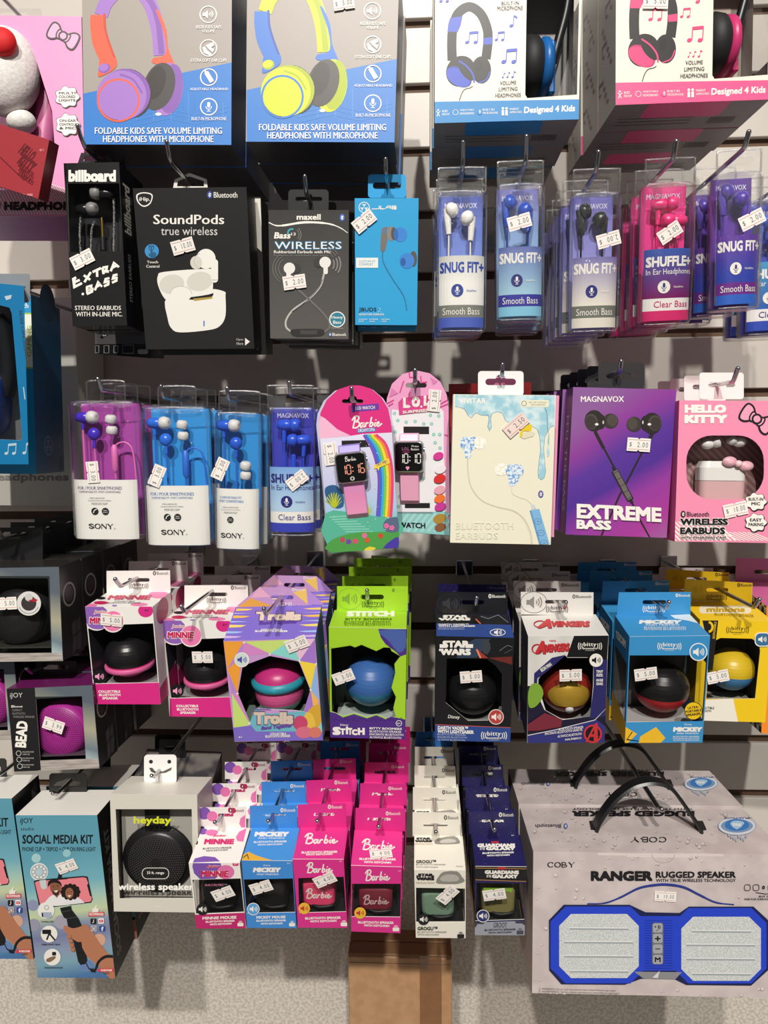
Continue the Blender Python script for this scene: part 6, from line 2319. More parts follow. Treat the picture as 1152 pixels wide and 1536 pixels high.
def t_saber(a):
    a.poly([(290, 505), (885, 515), (905, 622), (286, 604)], C('#2E4A8E'))
    a.text('STAR', 340, 438, 540, 460, WHITE, bold=.06)
    a.text('WARS', 305, 462, 560, 482, WHITE, bold=.06)
    a.text('DARTH VADER™', 306, 508, 545, 518, WHITE, bold=.04)
    a.text('WITH LIGHTSABER', 306, 521, 598, 533, WHITE, bold=.04)
    for i in range(2):
        a.text('ENCEINTE BLUETOOTH', 306, 537 + i * 11, 510, 545 + i * 11, C('#B9C4E0'))
    speaker_icon(a, 776, 578, 46, None, WHITE)
    a.ring(776, 578, 60, 5, WHITE, ry=26)
    a.line([(600, 470), (640, 510)], 10, C('#C86A4A'))
    a.line([(640, 450), (700, 470), (780, 440), (860, 500)], 7, C('#6A7078'))


def tab_saber(a):
    a.ring(395, 345, 98, 4, C('#2A2A2E'), ry=78)
    speaker_icon(a, 395, 345, 92, None, C('#34343A'))
    bluetooth(a, 704, 272, 838, 302, WHITE, BLACK, WHITE)


def p_saber(root, ps, L):
    egg(root, L(575, 1030, .030), .0262, C('#1A1A1C', .3), C('#101012', .4), -.3)
    tray(root, ps, C('#8E8E8E'))
    f_saber_icon(root, ps, Z19)


k = C('#1A1A1D', .35)
speaker_box('black box with a navy band and foot holding a black round speaker', ((654.8, 954), (771, 957.5), (766, 1113.5), (652, 1110)), .262, .054, Z19,
            (k, C('#121214'), k, C('#1E2A50')), [(372, 782), (690, 786), (760, 840), (812, 910), (806, 1272), (540, 1276), (362, 1132)], (570, 432),
            [(292, 254), (855, 258), (853, 434), (288, 428)], euroslot(572, 336, 192, 34), f_saber, t_saber, tab_saber, 1, None, C('#0E0E10'), p_saber, '5.00', (564, 922, 6),
            (713, 903, .204, .04, .016, 72), 'chrome hook carrying the black box with the navy band')

# starry navy boxes behind it
star = speck('starry_navy', '#C8C8E0', '#2A2460', 420, .06, .09, .4, kind='voronoi')
for i, m_ in enumerate((star, star, C('#15151A'))):
    ps = Pose((654, 940), (768, 943), (763, 1095), (652, 1092), .20 - i * .059, pitch0=8)
    dsc = ('starry navy box hanging behind the black box with the navy band', 'second starry navy box behind the black box with the navy band', 'plain black box deepest on the same hook as the starry navy boxes')[i]
    root, mb, F = carton('speaker_box', dsc, 'speaker box', ps, .052, (m_, C('#1A1638'), m_, C('#14122A')), rise=.008)
    Art(mb, F).n(100, 100).rect(0, 84, 100, 100, C('#3A3A78'))
    mb.build('box_body', root)
    f = ps.face(.0515)
    mb = MB()
    hw = ps.w * .47
    mb.plate(f, [(-hw, -ps.h - .031), (hw, -ps.h - .031), (hw, -ps.h - .006), (-hw, -ps.h - .006)], [euroslot(0, -ps.h - .018, .022, .004)], .0005, m_)
    a = Art(mb, f)
    g = C('#5A5480')
    speaker_icon(a, -hw * .5, -ps.h - .018, .012, None, g)
    bluetooth(a, hw * .45, -ps.h - .029, hw * .96, -ps.h - .026, g, BLACK, C('#8A86A8'))
    mb.build('hang_tab', root)


# ---- grey-white box with red and gold speaker
def f_shield(a):
    gw = speck('scratched_white', '#E4E1DC', '#B9B6B2', 22, .45, .75, .45, stretch=((1, 1, .25), 30))
    nv, k = C('#2B2A66'), C('#131316')
    a.poly([(170, 604), (535, 602), (470, 750), (360, 776), (215, 900), (212, 1000), (168, 1010)], gw)
    a.poly([(165, 1000), (212, 1000), (300, 1190), (440, 1270), (690, 1240), (790, 1180), (780, 1450), (165, 1450)], C('#1C1B33'))
    a.poly([(535, 602), (808, 600), (798, 790), (660, 790), (640, 772), (476, 772)], k)
    a.poly([(690, 790), (800, 788), (788, 1240), (660, 1260), (690, 1000)], nv)
    a.poly([(360, 776), (470, 752), (440, 780), (300, 900), (245, 940), (240, 1000), (215, 1000), (218, 900)], nv)
    a.poly([(168, 1390), (620, 1290), (705, 1262), (790, 1320), (782, 1452), (166, 1452)], C('#34347C'))
    a.line([(166, 1392), (380, 1350), (700, 1270), (790, 1180), (798, 1030)], 5, WHITE)
    rd, rdk = C('#C8343A'), C('#7E1A20')
    a.text('MARVEL', 340, 634, 394, 650, rd, bold=.04)
    for m_, o, b in ((rdk, 5, .07), (rd, 0, .05)):
        a.text('VENGERS', 304 + o, 662 + o, 496 + o, 728 + o, m_, bold=b, skew=12, shear=.1)
        a.ring(240 + o, 704 + o, 40, 7, m_, ry=36, a0=60, a1=330)
        a.text('A', 226 + o, 640 + o, 308 + o, 744 + o, m_, bold=b, shear=.25)
    bitty(a, 660, 682, 186, WHITE)
    a.text('IRON MAN', 262, 834, 360, 864, WHITE, rot=34, bold=.03)
    for i, t in enumerate(('TINY', 'SIZE.', 'HUGE', 'SOUND.')):
        y = 872 + i * 28 + (12 if i > 1 else 0)
        a.text(t, 710, y, 764, y + 22, WHITE, bold=.03, shear=.1)
    for i, t in enumerate(('BLUETOOTH SPEAKER', 'ENCEINTE BLUETOOTH SANS FIL', 'ALTAVOZ BLUETOOTH', 'INALÁMBRICO')):
        x0, x1 = ((412, 606), (302, 602), (402, 594), (462, 592))[i]
        y = 1322 + i * 27
        a.text(t, x0, y, x1, y + 20, WHITE, bold=.02, skew=(20, 34, 22, 14)[i], shear=.15)
    a.circ(682, 1376, 72, C('#15141C'))
    a.ring(682, 1376, 66, 15, rd)
    a.poly([(700, 1292), (720, 1290), (722, 1444), (690, 1444), (690, 1400), (660, 1400), (640, 1442), (622, 1442)], rd)
    a.poly([(692, 1340), (692, 1378), (672, 1378)], C('#15141C'))
    a.poly([(690, 1380), (730, 1396), (690, 1418)], rd)
    a.poly([(168, 1300), (300, 1210), (440, 1262), (430, 1320), (240, 1352), (168, 1352)], C('#7A2A3A'))
    a.poly([(170, 1050), (200, 980), (260, 985), (290, 1060), (240, 1150), (178, 1165)], C('#7FA83A'), 3)


def t_shield(a):
    rd, rdk = C('#C8343A'), C('#7E1A20')
    for m_, o in ((rdk, 3), (rd, 0)):
        a.text('VENGERS', 352 + o, 486 + o, 658 + o, 532 + o, m_, bold=.06, shear=.1)
        a.ring(266 + o, 510 + o, 50, 7, m_, ry=26, a0=60, a1=330)
        a.text('A', 244 + o, 472 + o, 358 + o, 544 + o, m_, bold=.05, shear=.3)


def tab_shield(a):
    g = C('#8A8784')
    a.ring(216, 336, 104, 4, C('#4A4846'), ry=84)
    speaker_icon(a, 216, 336, 96, None, g)
    bluetooth(a, 524, 276, 672, 304, INK, WHITE, INK)
    bitty(a, 400, 392, 170, C('#2A2828'))


def p_shield(root, ps, L):
    c = L(468, 1010, .030)
    eb = egg(root, c, .0262, C('#8E2A22', .3), C('#8A1E1C', .3), -.3)
    mb = MB()
    rings = []
    for i in range(9):
        e = -.35 + 1.05 * i / 8
        hw_ = .85 * math.sin(math.pi * (.22 + .70 * i / 8)) + .05
        rings.append([c + Vector((math.sin(t) * math.cos(e), -math.cos(t) * math.cos(e), math.sin(e) * .95)) * .0268 for t in [(-hw_ + 2 * hw_ * j / 14) for j in range(15)]])
    mb.loft(rings, C('#C9A23A', .3, .4), True, False, closed=False)
    mb.build('gold_front', eb, 'gold metallic front panel')
    mb = MB()
    f = Vector((0, -.0262, -.013)) + c
    mb.lathe([(.0036, -.004), (.0042, -.001), (.0036, .0004), (.0001, .0008)], f + Vector((0, .0022, 0)), (0, -1, -.35), C('#D8DCE0', .3), 18)
    mb.build('round_button', eb)
    tray(root, ps, C('#B9B7B4'))
    mb = MB()
    a = Art(mb, ps.front(), .0011).z(*Z20)
    speaker_icon(a, 708, 792, 53, WHITE, BLACK)
    mb.build('speaker_badge', root)


gwm = C('#DEDBD6', .45)
speaker_box('grey-white box holding a red and gold round speaker', ((792, 954), (912.6, 953), (907, 1114), (791, 1114)), .262, .056, Z20,
            (gwm, C('#4A484C'), gwm, C('#24223A')), [(372, 782), (470, 760), (480, 776), (690, 776), (686, 1000), (664, 1250), (640, 1252), (440, 1266), (310, 1195), (250, 1000), (252, 945)], (400, 436),
            [(112, 254), (690, 258), (688, 440), (112, 432)], euroslot(395, 332, 180, 30), f_shield, t_shield, tab_shield, 4, 'grey-white boxes with red crest lettering', C('#1A181C'), p_shield, '5.00', (506, 910, 2),
            (838, 902, .206, .085, .016, 50), 'chrome hook carrying the grey-white boxes with red crest lettering', .060, {'L': lambda a: (a.n(56, 160).poly([(0, 130), (56, 100), (56, 160), (0, 160)], C('#2A2436')), [a.rect(14, 34 + i * 7, 38, 36 + i * 7, C('#8A8684')) for i in range(12)])}, gwm, dx=.0)


# ---- sky blue box
def f_sky(a):
    sb, yl = C('#3B92CC'), C('#F0BE2E')
    a.poly([(262, 484), (790, 480), (782, 604), (262, 604)], sb)
    bitty(a, 525, 548, 148, WHITE)
    a.poly([(245, 1030), (740, 1022), (732, 1166), (240, 1166)], sb)
    a.poly([(242, 1060), (320, 1104), (262, 1166), (240, 1166)], yl)
    a.poly([(340, 1120), (440, 1060), (500, 1130), (470, 1166), (330, 1166)], yl)
    a.line([(290, 1090), (255, 1140), (330, 1150)], 6, BLACK)
    a.text('Disney', 620, 1038, 668, 1052, WHITE, shear=.2)
    a.text('MICKEY', 548, 1060, 734, 1090, WHITE, bold=.07, shear=.1)
    a.text('AND FRIENDS', 568, 1095, 710, 1105, WHITE, bold=.02)
    for i, t in enumerate(('BLUETOOTH SPEAKER', 'ENCEINTE BLUETOOTH', 'ALTAVOZ BLUETOOTH')):
        a.text(t, 548, 1116 + i * 12, 714, 1124 + i * 12, WHITE, bold=.02)


def t_sky(a):
    a.poly([(530, 350), (660, 344), (735, 402), (640, 385), (560, 372)], C('#DCE8EC'))
    a.text('MICKEY', 332, 382, 604, 406, WHITE, bold=.07, shear=.1)
    a.text('AND FRIENDS', 372, 409, 590, 418, WHITE, bold=.02)
    for i in range(3):
        a.text(('BLUETOOTH SPEAKER', 'ENCEINTE BLUETOOTH', 'ALTAVOZ BLUETOOTH')[i], 364, 424 + i * 8, 630, 431 + i * 8, WHITE, bold=.01)


def tab_sky(a):
    bluetooth(a, 566, 214, 656, 234, WHITE, C('#3B92CC'), WHITE)
    bitty(a, 426, 312, 138, WHITE)


def p_sky(root, ps, L):
    egg(root, L(472, 800, .030), .0272, C('#1A1A1B', .3), C('#B5252C', .35), -.28)
    tray(root, ps, C('#B4B2B0'))
    mb = MB()
    a = Art(mb, ps.front(), .0011).z(*Z21)
    speaker_icon(a, 707, 581, 54, C('#3B92CC'), WHITE, WHITE)
    mb.build('speaker_badge', root)
    mb = MB()
    a = Art(mb, ps.front(), .0011).z(*Z21)
    a.circ(675, 955, 58, C('#F0C51E'))
    a.ring(675, 955, 56, 4, INK)
    for i, t in enumerate(('ULTRA-', 'PORTABLE', 'SPEAKER')):
        w_ = (36, 52, 46)[i]
        a.text(t, 675 - w_, 925 + i * 22, 675 + w_, 941 + i * 22, INK, rot=8, bold=.03)
    mb.build('yellow_seal', root)


sb = C('#3B92CC')
speaker_box('sky blue box holding a black and red round speaker', ((943.7, 954.5), (1065.4, 954), (1053.5, 1114), (937.8, 1114)), .265, .056, Z21,
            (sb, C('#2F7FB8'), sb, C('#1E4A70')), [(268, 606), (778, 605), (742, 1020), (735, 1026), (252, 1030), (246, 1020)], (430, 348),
            [(205, 206), (662, 204), (660, 344), (190, 352)], euroslot(430, 268, 150, 26), f_sky, t_sky, tab_sky, 4, 'sky blue round speaker boxes', C('#5E5A58'), p_sky, '5.00', (373, 720, 8),
            (985, 903, .206, .08, .018, 50), 'chrome hook carrying the sky blue speaker boxes', .060, {'L': lambda a: (a.n(56, 160).text('MICKEY', 12, 16, 50, 28, WHITE, bold=.05, skew=-6), a.poly([(0, 128), (56, 118), (56, 160), (0, 160)], C('#D8A82A')))}, sb, dx=-.001, side_hole=('LR', [(.1, .27), (.9, .27), (.9, .76), (.1, .8)]))


# ---- yellow box
def f_yel(a):
    a.poly([(735, 384), (836, 384), (800, 700), (770, 700), (760, 500)], C('#1C1A1A'))
    a.text('RESPONSIBLE', 758, 437, 866, 453, C('#E9C020'), rot=84, bold=.02)
    a.ring(775, 425, 24, 14, C('#E9C020'), ry=30, a0=-90, a1=90)
    bitty(a, 958, 445, 140, C('#3A3010'))
    a.poly([(740, 890), (930, 880), (960, 1030), (740, 1022)], C('#EFE9DA'))
    a.text('COLLECTIBLE', 700, 932, 810, 948, INK, bold=.03)
    a.text('BLUETOOTH', 700, 952, 790, 966, INK, bold=.03)


def t_yel(a):
    a.rrect(715, 290, 1046, 340, 22, C('#EFE5C8'))
    a.text('minions', 760, 300, 1005, 332, C('#C8A21E'), bold=.05)
    a.text('BLUETOOTH SPEAKER', 812, 342, 1062, 360, C('#8A7414'), bold=.02, skew=-12)


def tab_yel(a):
    speaker_icon(a, 700, 185, 52, None, C('#D9B21C'))
    bluetooth(a, 958, 148, 1048, 170, INK, C('#F0C81E'), INK)
    bitty(a, 826, 238, 126, C('#4A3E14'))


def p_yel(root, ps, L):
    egg(root, L(915, 690, .030), .0235, C('#E3C02A', .35), C('#4A86B8', .4), -.25)
    tray(root, ps, C('#B8B4A4'))
    mb = MB()
    a = Art(mb, ps.front(), .0011).z(*Z21)
    a.rrect(1064, 458, 1168, 548, 34, WHITE)
    a.rrect(1070, 464, 1162, 542, 30, C('#3A6E96'))
    speaker_icon(a, 1112, 502, 40, None, WHITE)
    mb.build('speaker_badge', root)


ye = C('#F0C81E')
speaker_box('yellow box holding a yellow and blue round speaker', ((1049, 928), (1160, 934), (1148, 1084), (1041, 1080)), .222, .056, Z21,
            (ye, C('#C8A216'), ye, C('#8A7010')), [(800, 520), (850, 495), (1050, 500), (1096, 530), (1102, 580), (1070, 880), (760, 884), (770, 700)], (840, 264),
            [(625, 122), (1054, 146), (1050, 272), (615, 252)], euroslot(830, 190, 140, 24), f_yel, t_yel, tab_yel, 2, 'yellow round speaker boxes', C('#5A564A'), p_yel, '5.00', (830, 738, 14),
            (1078, 884, .166, .23, .026, 45), 'chrome hook carrying the yellow speaker boxes', .060, None, ye, dx=.0)
ps = Pose((1000, 905), (1090, 908), (1085, 1040), (998, 1036), .10, pitch0=6)
root, mb, F = carton('speaker_box', 'pale pink-white box deepest on the hook behind the yellow boxes', 'speaker box', ps, .05, (C('#D8C4CC'), C('#A89098'), C('#D8C4CC'), C('#8A7880')), rise=.006)
a = Art(mb, F).n(100, 100)
a.rect(0, 82, 100, 100, C('#C23A7A'))
mb.build('box_body', root)
f = ps.face(.0495)
mb = MB()
hw = ps.w * .48
mb.plate(f, [(-hw, -ps.h - .034), (hw, -ps.h - .034), (hw, -ps.h - .004), (-hw, -ps.h - .004)], [euroslot(0, -ps.h - .018, .022, .004)], .0005, C('#D8CCD0'))
bluetooth(Art(mb, f), hw * .35, -ps.h - .032, hw * .92, -ps.h - .028, INK, WHITE, INK)
mb.build('hang_tab', root)

# ---- chequered box at the right edge
chk = speck('chequer_print', '#2A2422', '#D8D0C4', 150, .49, .51, .5, kind='checker')
ps = Pose((1148, 908), (1268, 914), (1256, 1106), (1144, 1100), .20, pitch0=6)
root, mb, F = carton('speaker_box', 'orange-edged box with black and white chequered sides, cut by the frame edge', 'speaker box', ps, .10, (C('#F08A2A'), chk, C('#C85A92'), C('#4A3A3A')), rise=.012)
a = Art(mb, F).n(100, 160)
a.rrect(8, 20, 92, 150, 8, C('#F06AA0'))
mb.build('box_body', root)
f = ps.face(.0995)
mb = MB()
hw = ps.w * .47
mb.plate(f, [(-hw, -ps.h - .038), (hw, -ps.h - .038), (hw, -ps.h - .010), (-hw, -ps.h - .010)], [euroslot(0, -ps.h - .022, .03, .005)], .0005, C('#D48AB0'))
mb.build('hang_tab', root)
hook(1170, 905, .10, ext=.12, label='chrome hook at the frame edge carrying the chequered box')
# ================================================================== bottom row
Z22, Z23, Z24, Z25, Z26, Z27 = (0, 1120, 4.04), (140, 1110, 4.8), (270, 1100, 4.953), (430, 1100, 4.955), (600, 1100, 4.655), (760, 1110, 2.939)


# ---- blue-green gradient boxes with printed selfie stick
def f_kit(a):
    k = C('#15181C')
    a.text('iJOY', 122, 432, 200, 474, k, bold=.012)
    a.text('studio', 127, 487, 206, 508, k, space=1.2, bold=.008)
    a.text('SOCIAL MEDIA KIT', 136, 533, 564, 588, k, bold=.025)
    a.text('PHONE CLIP + TRIPOD + CLIP ON RING LIGHT', 136, 607, 580, 634, k, bold=.01)
    for x, y, r, c in ((220, 675, 28, '#A8D0D4'), (405, 645, 24, '#98C8D0'), (205, 1080, 38, '#9A9AB0'), (372, 1062, 42, '#A8A4B4'), (602, 1170, 38, '#D8A890'), (525, 1325, 38, '#6A86B8'), (200, 960, 34, '#9098B8')):
        a.circ(x, y, r, C(c))
    # ring light
    a.circ(238, 758, 54, C('#E8ECEA'))
    a.circ(238, 758, 50, C('#AEB8BC'), ry=46)
    for i in range(10):
        t = i * .628
        a.circ(238 + 36 * math.cos(t), 758 + 33 * math.sin(t), 7, WHITE, n=10)
    a.circ(238, 758, 22, C('#B8D0D8'))
    # phone with a printed couple
    a.poly([(205, 815), (222, 806), (505, 782), (532, 786), (562, 925), (552, 944), (255, 978), (238, 968)], C('#1A1A1E'), 0)
    a.poly([(212, 822), (226, 814), (505, 790), (524, 794), (536, 828), (528, 836), (546, 902), (556, 908), (556, 930), (546, 938), (258, 970), (246, 962)], C('#EE8792'))
    sk1, sk2 = C('#8A5A40'), C('#9A6248')
    a.poly([(275, 962), (300, 910), (345, 892), (395, 905), (420, 950), (410, 958)], C('#EDEAEC'), 2)
    a.poly([(395, 955), (405, 920), (440, 908), (480, 915), (510, 942), (500, 946)], C('#E8E4E8'), 2)
    a.poly([(325, 890), (345, 915), (365, 890)], sk1)
    a.circ(337, 850, 33, sk1, ry=46, rot=8)
    a.poly([(292, 850), (294, 815), (320, 805), (350, 806), (372, 826), (374, 850), (362, 830), (330, 822), (308, 828)], C('#1C1618'), 2)
    a.poly([(318, 872), (340, 890), (362, 866), (356, 892), (340, 900), (324, 894)], C('#2A1E1C'), 2)
    a.poly([(328, 872), (354, 868), (342, 882)], WHITE)
    for x, y in ((324, 846), (350, 842)):
        a.circ(x, y, 4, BLACK, ry=3)
    a.circ(428, 878, 56, C('#1F1614'), ry=44)
    for i in range(12):
        t = i * .52
        a.circ(428 + 48 * math.cos(t), 878 + 38 * math.sin(t), 14, C('#1F1614'), n=10)
    a.circ(422, 885, 25, sk2, ry=33)
    a.poly([(410, 900), (434, 897), (422, 910)], WHITE)
    for x, y in ((412, 880), (432, 878)):
        a.circ(x, y, 3.5, BLACK, ry=3)
    a.poly([(240, 808), (280, 804), (285, 856), (262, 864), (250, 850)], C('#C8D4D4'))
    # clamp, handle, hand
    a.poly([(316, 800), (350, 795), (358, 762), (375, 762), (376, 795), (410, 790), (410, 800), (318, 808)], k)
    a.poly([(365, 975), (432, 962), (436, 985), (478, 1040), (496, 1080), (520, 1200), (530, 1295), (518, 1314), (490, 1320), (475, 1300), (450, 1190), (412, 1080), (405, 1040), (390, 1035), (372, 1000)], k, 0)
    a.line([(405, 1040), (470, 1030)], 6, C('#3A3A40'))
    a.line([(372, 1000), (432, 988)], 6, C('#3A3A40'))
    sk = C('#B87A5A')
    skd = C('#96603F')
    a.poly([(500, 1078), (525, 1072), (560, 1115), (600, 1180), (650, 1245), (690, 1270), (700, 1400), (668, 1402), (600, 1330), (530, 1270), (500, 1215), (490, 1140)], sk, 0)
    a.poly([(386, 1092), (402, 1082), (440, 1098), (480, 1090), (520, 1078), (540, 1110), (520, 1170), (470, 1180), (430, 1150), (400, 1125)], sk, 2)
    for i in range(4):
        a.circ(424 + i * 7, 1150 + i * 26, 15, skd, ry=13)
        a.circ(420 + i * 7, 1148 + i * 26, 13, sk, ry=11)
    a.line([(520, 1300), (540, 1340), (575, 1352), (600, 1300), (640, 1270), (690, 1268)], [5, 7, 12, 16, 18, 18], k, 5)
    a.poly([(548, 1340), (585, 1345), (578, 1366), (552, 1362)], k)
    for x, y in ((281, 990), (300, 1132), (319, 1272)):
        a.circ(x, y, 51, C('#D9DDE0'))
        a.circ(x, y, 49, WHITE)
    a.circ(285, 972, 16, C('#B8C0C4'))
    a.circ(285, 972, 9, WHITE)
    a.poly([(250, 1000), (315, 1000), (318, 1030), (290, 1038), (258, 1030)], C('#A9B4C8'))
    a.rect(255, 1005, 264, 1028, k)
    a.rrect(258, 1105, 312, 1132, 6, k)
    a.line([(300, 1130), (285, 1168)], 10, k)
    a.line([(302, 1130), (335, 1168)], 10, k)
    a.rrect(318, 1240, 342, 1262, 4, k)
    a.poly([(285, 1282), (330, 1265), (340, 1276), (310, 1300), (285, 1300)], C('#8A6A50'), 2)
    for t, b in (('CLIP RING LIGHT', (250, 1052, 328, 1062)), ('CAMERA MOUNT TRIPOD', (252, 1190, 366, 1200)), ('PHONE MONOPOD MOUNT', (272, 1330, 382, 1341))):
        a.text(t, *b, k, bold=.02)
    rd = C('#D8434E')
    a.poly([(540, 1000), (632, 996), (634, 1022), (538, 1026)], rd)
    a.text('RECOMMENDED', 544, 1003, 630, 1019, WHITE, bold=.03)
    a.poly([(562, 978), (575, 975), (582, 958), (590, 962), (588, 976), (602, 978), (598, 998), (562, 1000)], WHITE)
    for x, y, c in ((568, 1054, '#17171A'), (615, 1052, '#F2F0F0'), (571, 1098, '#E8DCE0'), (621, 1098, '#2B4E9C')):
        a.rrect(x - 17, y - 17, x + 17, y + 17, 6, C(c))
    a.line([(570, 1042), (570, 1060), (562, 1064)], 4, WHITE)
    a.rrect(603, 1044, 627, 1061, 5, rd)
    a.poly([(611, 1047), (611, 1058), (620, 1052)], WHITE)
    a.ring(571, 1098, 8, 3, INK)
    a.line(rr(558, 1085, 584, 1111, 6, 3), 3, INK, closed=True)
    a.text('f', 616, 1086, 630, 1112, WHITE, bold=.05)
    a.poly([(592, 1340), (690, 1338), (690, 1358), (594, 1360)], rd)
    a.text('SUBSCRIBE', 614, 1343, 682, 1355, WHITE, bold=.03)
    a.text('LIKE', 632, 1362, 664, 1372, INK)


def s_kit(a):
    a.n(70, 140)
    a.text('SOCIAL MEDIA KIT', -36, 66, 74, 80, C('#6E6C70'), rot=90, bold=.03)
    a.poly([(48, 10), (60, 6), (62, 18), (50, 24)], C('#4A484C'))
    a.text('iJOY', 47, 10, 62, 18, C('#8A888C'))


kit_grad = ramp('aurora_print', [(0, '#46639C'), (.10, '#4A78A8'), (.22, '#7FA8B8'), (.32, '#8E9CB8'), (.42, '#7A80A4'), (.50, '#8A9AB0'), (.58, '#C8D4A8'), (.68, '#A8CCC0'), (.78, '#76B4C4'), (1, '#5F9FB4')], (-.18, 0, 1), -.01, .155, warp=.01, wscale=12)
kk = C('#121214')
wt = C('#EFEBE4')
kd = 'tall blue-green box printed with a hand holding a selfie stick'
ps = Pose((23, 1223.5), (146, 1222), (173, 1467), (57, 1466.5), .272, pitch0=9, sp=5, sy=2)
rise = rise_at(ps, .055, Z22, 430, 262)
root, mb, F = carton('selfie_stick_box', kd, 'selfie stick box', ps, .055, (kit_grad, kk, wt, C('#2A2A2E')), rise=rise)
f_kit(Art(mb, F).z(*Z22))
s_kit(Art(mb, Face((ps.w / 2, 0, ps.h), (0, .055, 0), (0, 0, -ps.h), (1, 0, 0), ps)))
mb.build('box_body', root)
card_tab(root, ps, .050, rr(298, 162, 525, 300, 20), [(322, 240), (345, 215), (380, 205), (400, 195), (430, 195), (450, 208), (488, 212), (490, 240)], C('#1B1A1C'), Z22)
sticker(root, F, Z22, 408, 720, 20, '4.00')
stack(root, kd, 2, .062, 'tall selfie stick boxes', jit=.001)
copy_tree(root, (-.0955, .012, .010), 'second tall selfie stick box, its right part just inside the frame edge', 0, ('price_sticker',))
hook(100, 1177, .222, ext=.06, up=.012, ang=30, label='chrome hook carrying the tall selfie stick boxes')
hook(12, 1152, .212, ext=.05, up=.012, ang=30, label='chrome hook at the frame edge carrying another selfie stick box')

# ---- pale grey box with a black mesh disc
ps = Pose((164.6, 1192), (297, 1192), (298, 1368), (171, 1368), .276, pitch0=6, sp=5, sy=2)
desc = 'pale grey windowed box with a big black dotted speaker disc'
pg, pg2 = C('#D5D0C4'), C('#B4B0A8')
rise = rise_at(ps, .06, Z23, 480, 262)
Q = lambda x, y: ps.front().px(Z23[0] + x / Z23[2], Z23[1] + y / Z23[2])
root, mb, F = carton('speaker_box', desc, 'speaker box', ps, .06, (pg, C('#B8B2A6'), C('#E9E5DA'), C('#8E8A82')), rise=rise, holes=[[Q(160, 498), Q(708, 498), Q(722, 1140), Q(190, 1142)]], liner=pg2)
a = Art(mb, F).z(*Z23)
a.text('6.5 watts', 432, 1191, 484, 1200, WHITE, bold=.02)
mb.build('box_body', root)
c = ps.face(.016).px(Z23[0] + 465 / Z23[2], Z23[1] + 860 / Z23[2])
mesh_speaker(root, Vector((c[0], .016, -c[1])), .0335, C('#242324', .35), C('#1C1B1C', .3), C('#4E4C4C', .4))
mb = MB()
mb.lathe([(.0001, 0), (.036, 0), (.0375, -.002), (.0365, -.0025), (.0001, -.003)], (c[0], .0165, -c[1]), (0, -1, 0), C('#1A191B', .4), 40)
mb.build('speaker_back', root)
mb = MB()
mb.box(-ps.w * .46, ps.w * .46, .0195, .0205, .004, ps.h - .004, pg2)
mb.build('inner_card', root)
mb = MB()
mb.box(c[0] - .0125, c[0] + .0125, .0165, .0185, -c[1] + .030, ps.h - .018, C('#1E1D1F', .6))
mb.build('carry_strap', root)
mb = MB()
a = Art(mb, F, -.0006).z(*Z23)
a.text('heyday', 288, 552, 560, 620, C('#D6DC2E'), bold=.03)
a.text('™', 566, 578, 580, 586, C('#D6DC2E'))
mb.build('brand_lettering', root)
mb = MB()
a = Art(mb, F, -.0006).z(*Z23)
a.line(rr(350, 924, 542, 1002, 36, 6), 4, WHITE, closed=True)
a.text('33 ft. range', 384, 948, 508, 974, WHITE, bold=.015)
mb.build('range_badge', root)
mb = MB()
a = Art(mb, F, -.0006).z(*Z23)
a.text('wireless speaker', 176, 1034, 722, 1098, C('#F4F2EC'), bold=.03)
mb.build('window_lettering', root)
card_tab(root, ps, .042, rr(365, 106, 599, 310, 26), [(400, 200), (425, 200), (445, 224), (500, 226), (545, 205), (566, 196), (560, 218), (520, 238), (450, 244), (415, 230)], C('#EFEDEA'), Z23,
         lambda a: (a.circ(415, 156, 14, INK), a.circ(547, 156, 14, INK)))
stack(root, desc, 1, 0, None)
hook(238, 1157, .236, ext=.035, up=.012, ang=30, label='chrome hook carrying the pale grey box with the smiling tab')
for i, (dy, dxx) in enumerate(((.066, .004), (.132, .004))):
    p2 = Pose((196, 1180), (317, 1180), (314, 1345), (200, 1345), .258 - dy, pitch0=6, sp=1, sy=1)
    r2, m2, F2 = carton('speaker_box', ('dark patterned speaker box with a black fabric tab behind the pale grey box', 'second dark patterned speaker box behind the pale grey box')[i], 'speaker box', p2, .058, (C('#2A2A2E'), C('#1A1A1C'), speck('camouflage_print', '#3E3C40', '#6E6A66', 28, .45, .55), C('#1A1A1C')), rise=.012)
    Art(m2, F2).n(100, 100).rrect(14, 20, 86, 84, 5, C('#17171A'))
    m2.build('box_body', r2)
    card_tab(r2, p2, .045, rr(500, 60, 690, 240, 24), rr(545, 110, 645, 150, 16), C('#1B1A1C'), (140 - dy * 90, 1104 - dy * 110, 4.8))


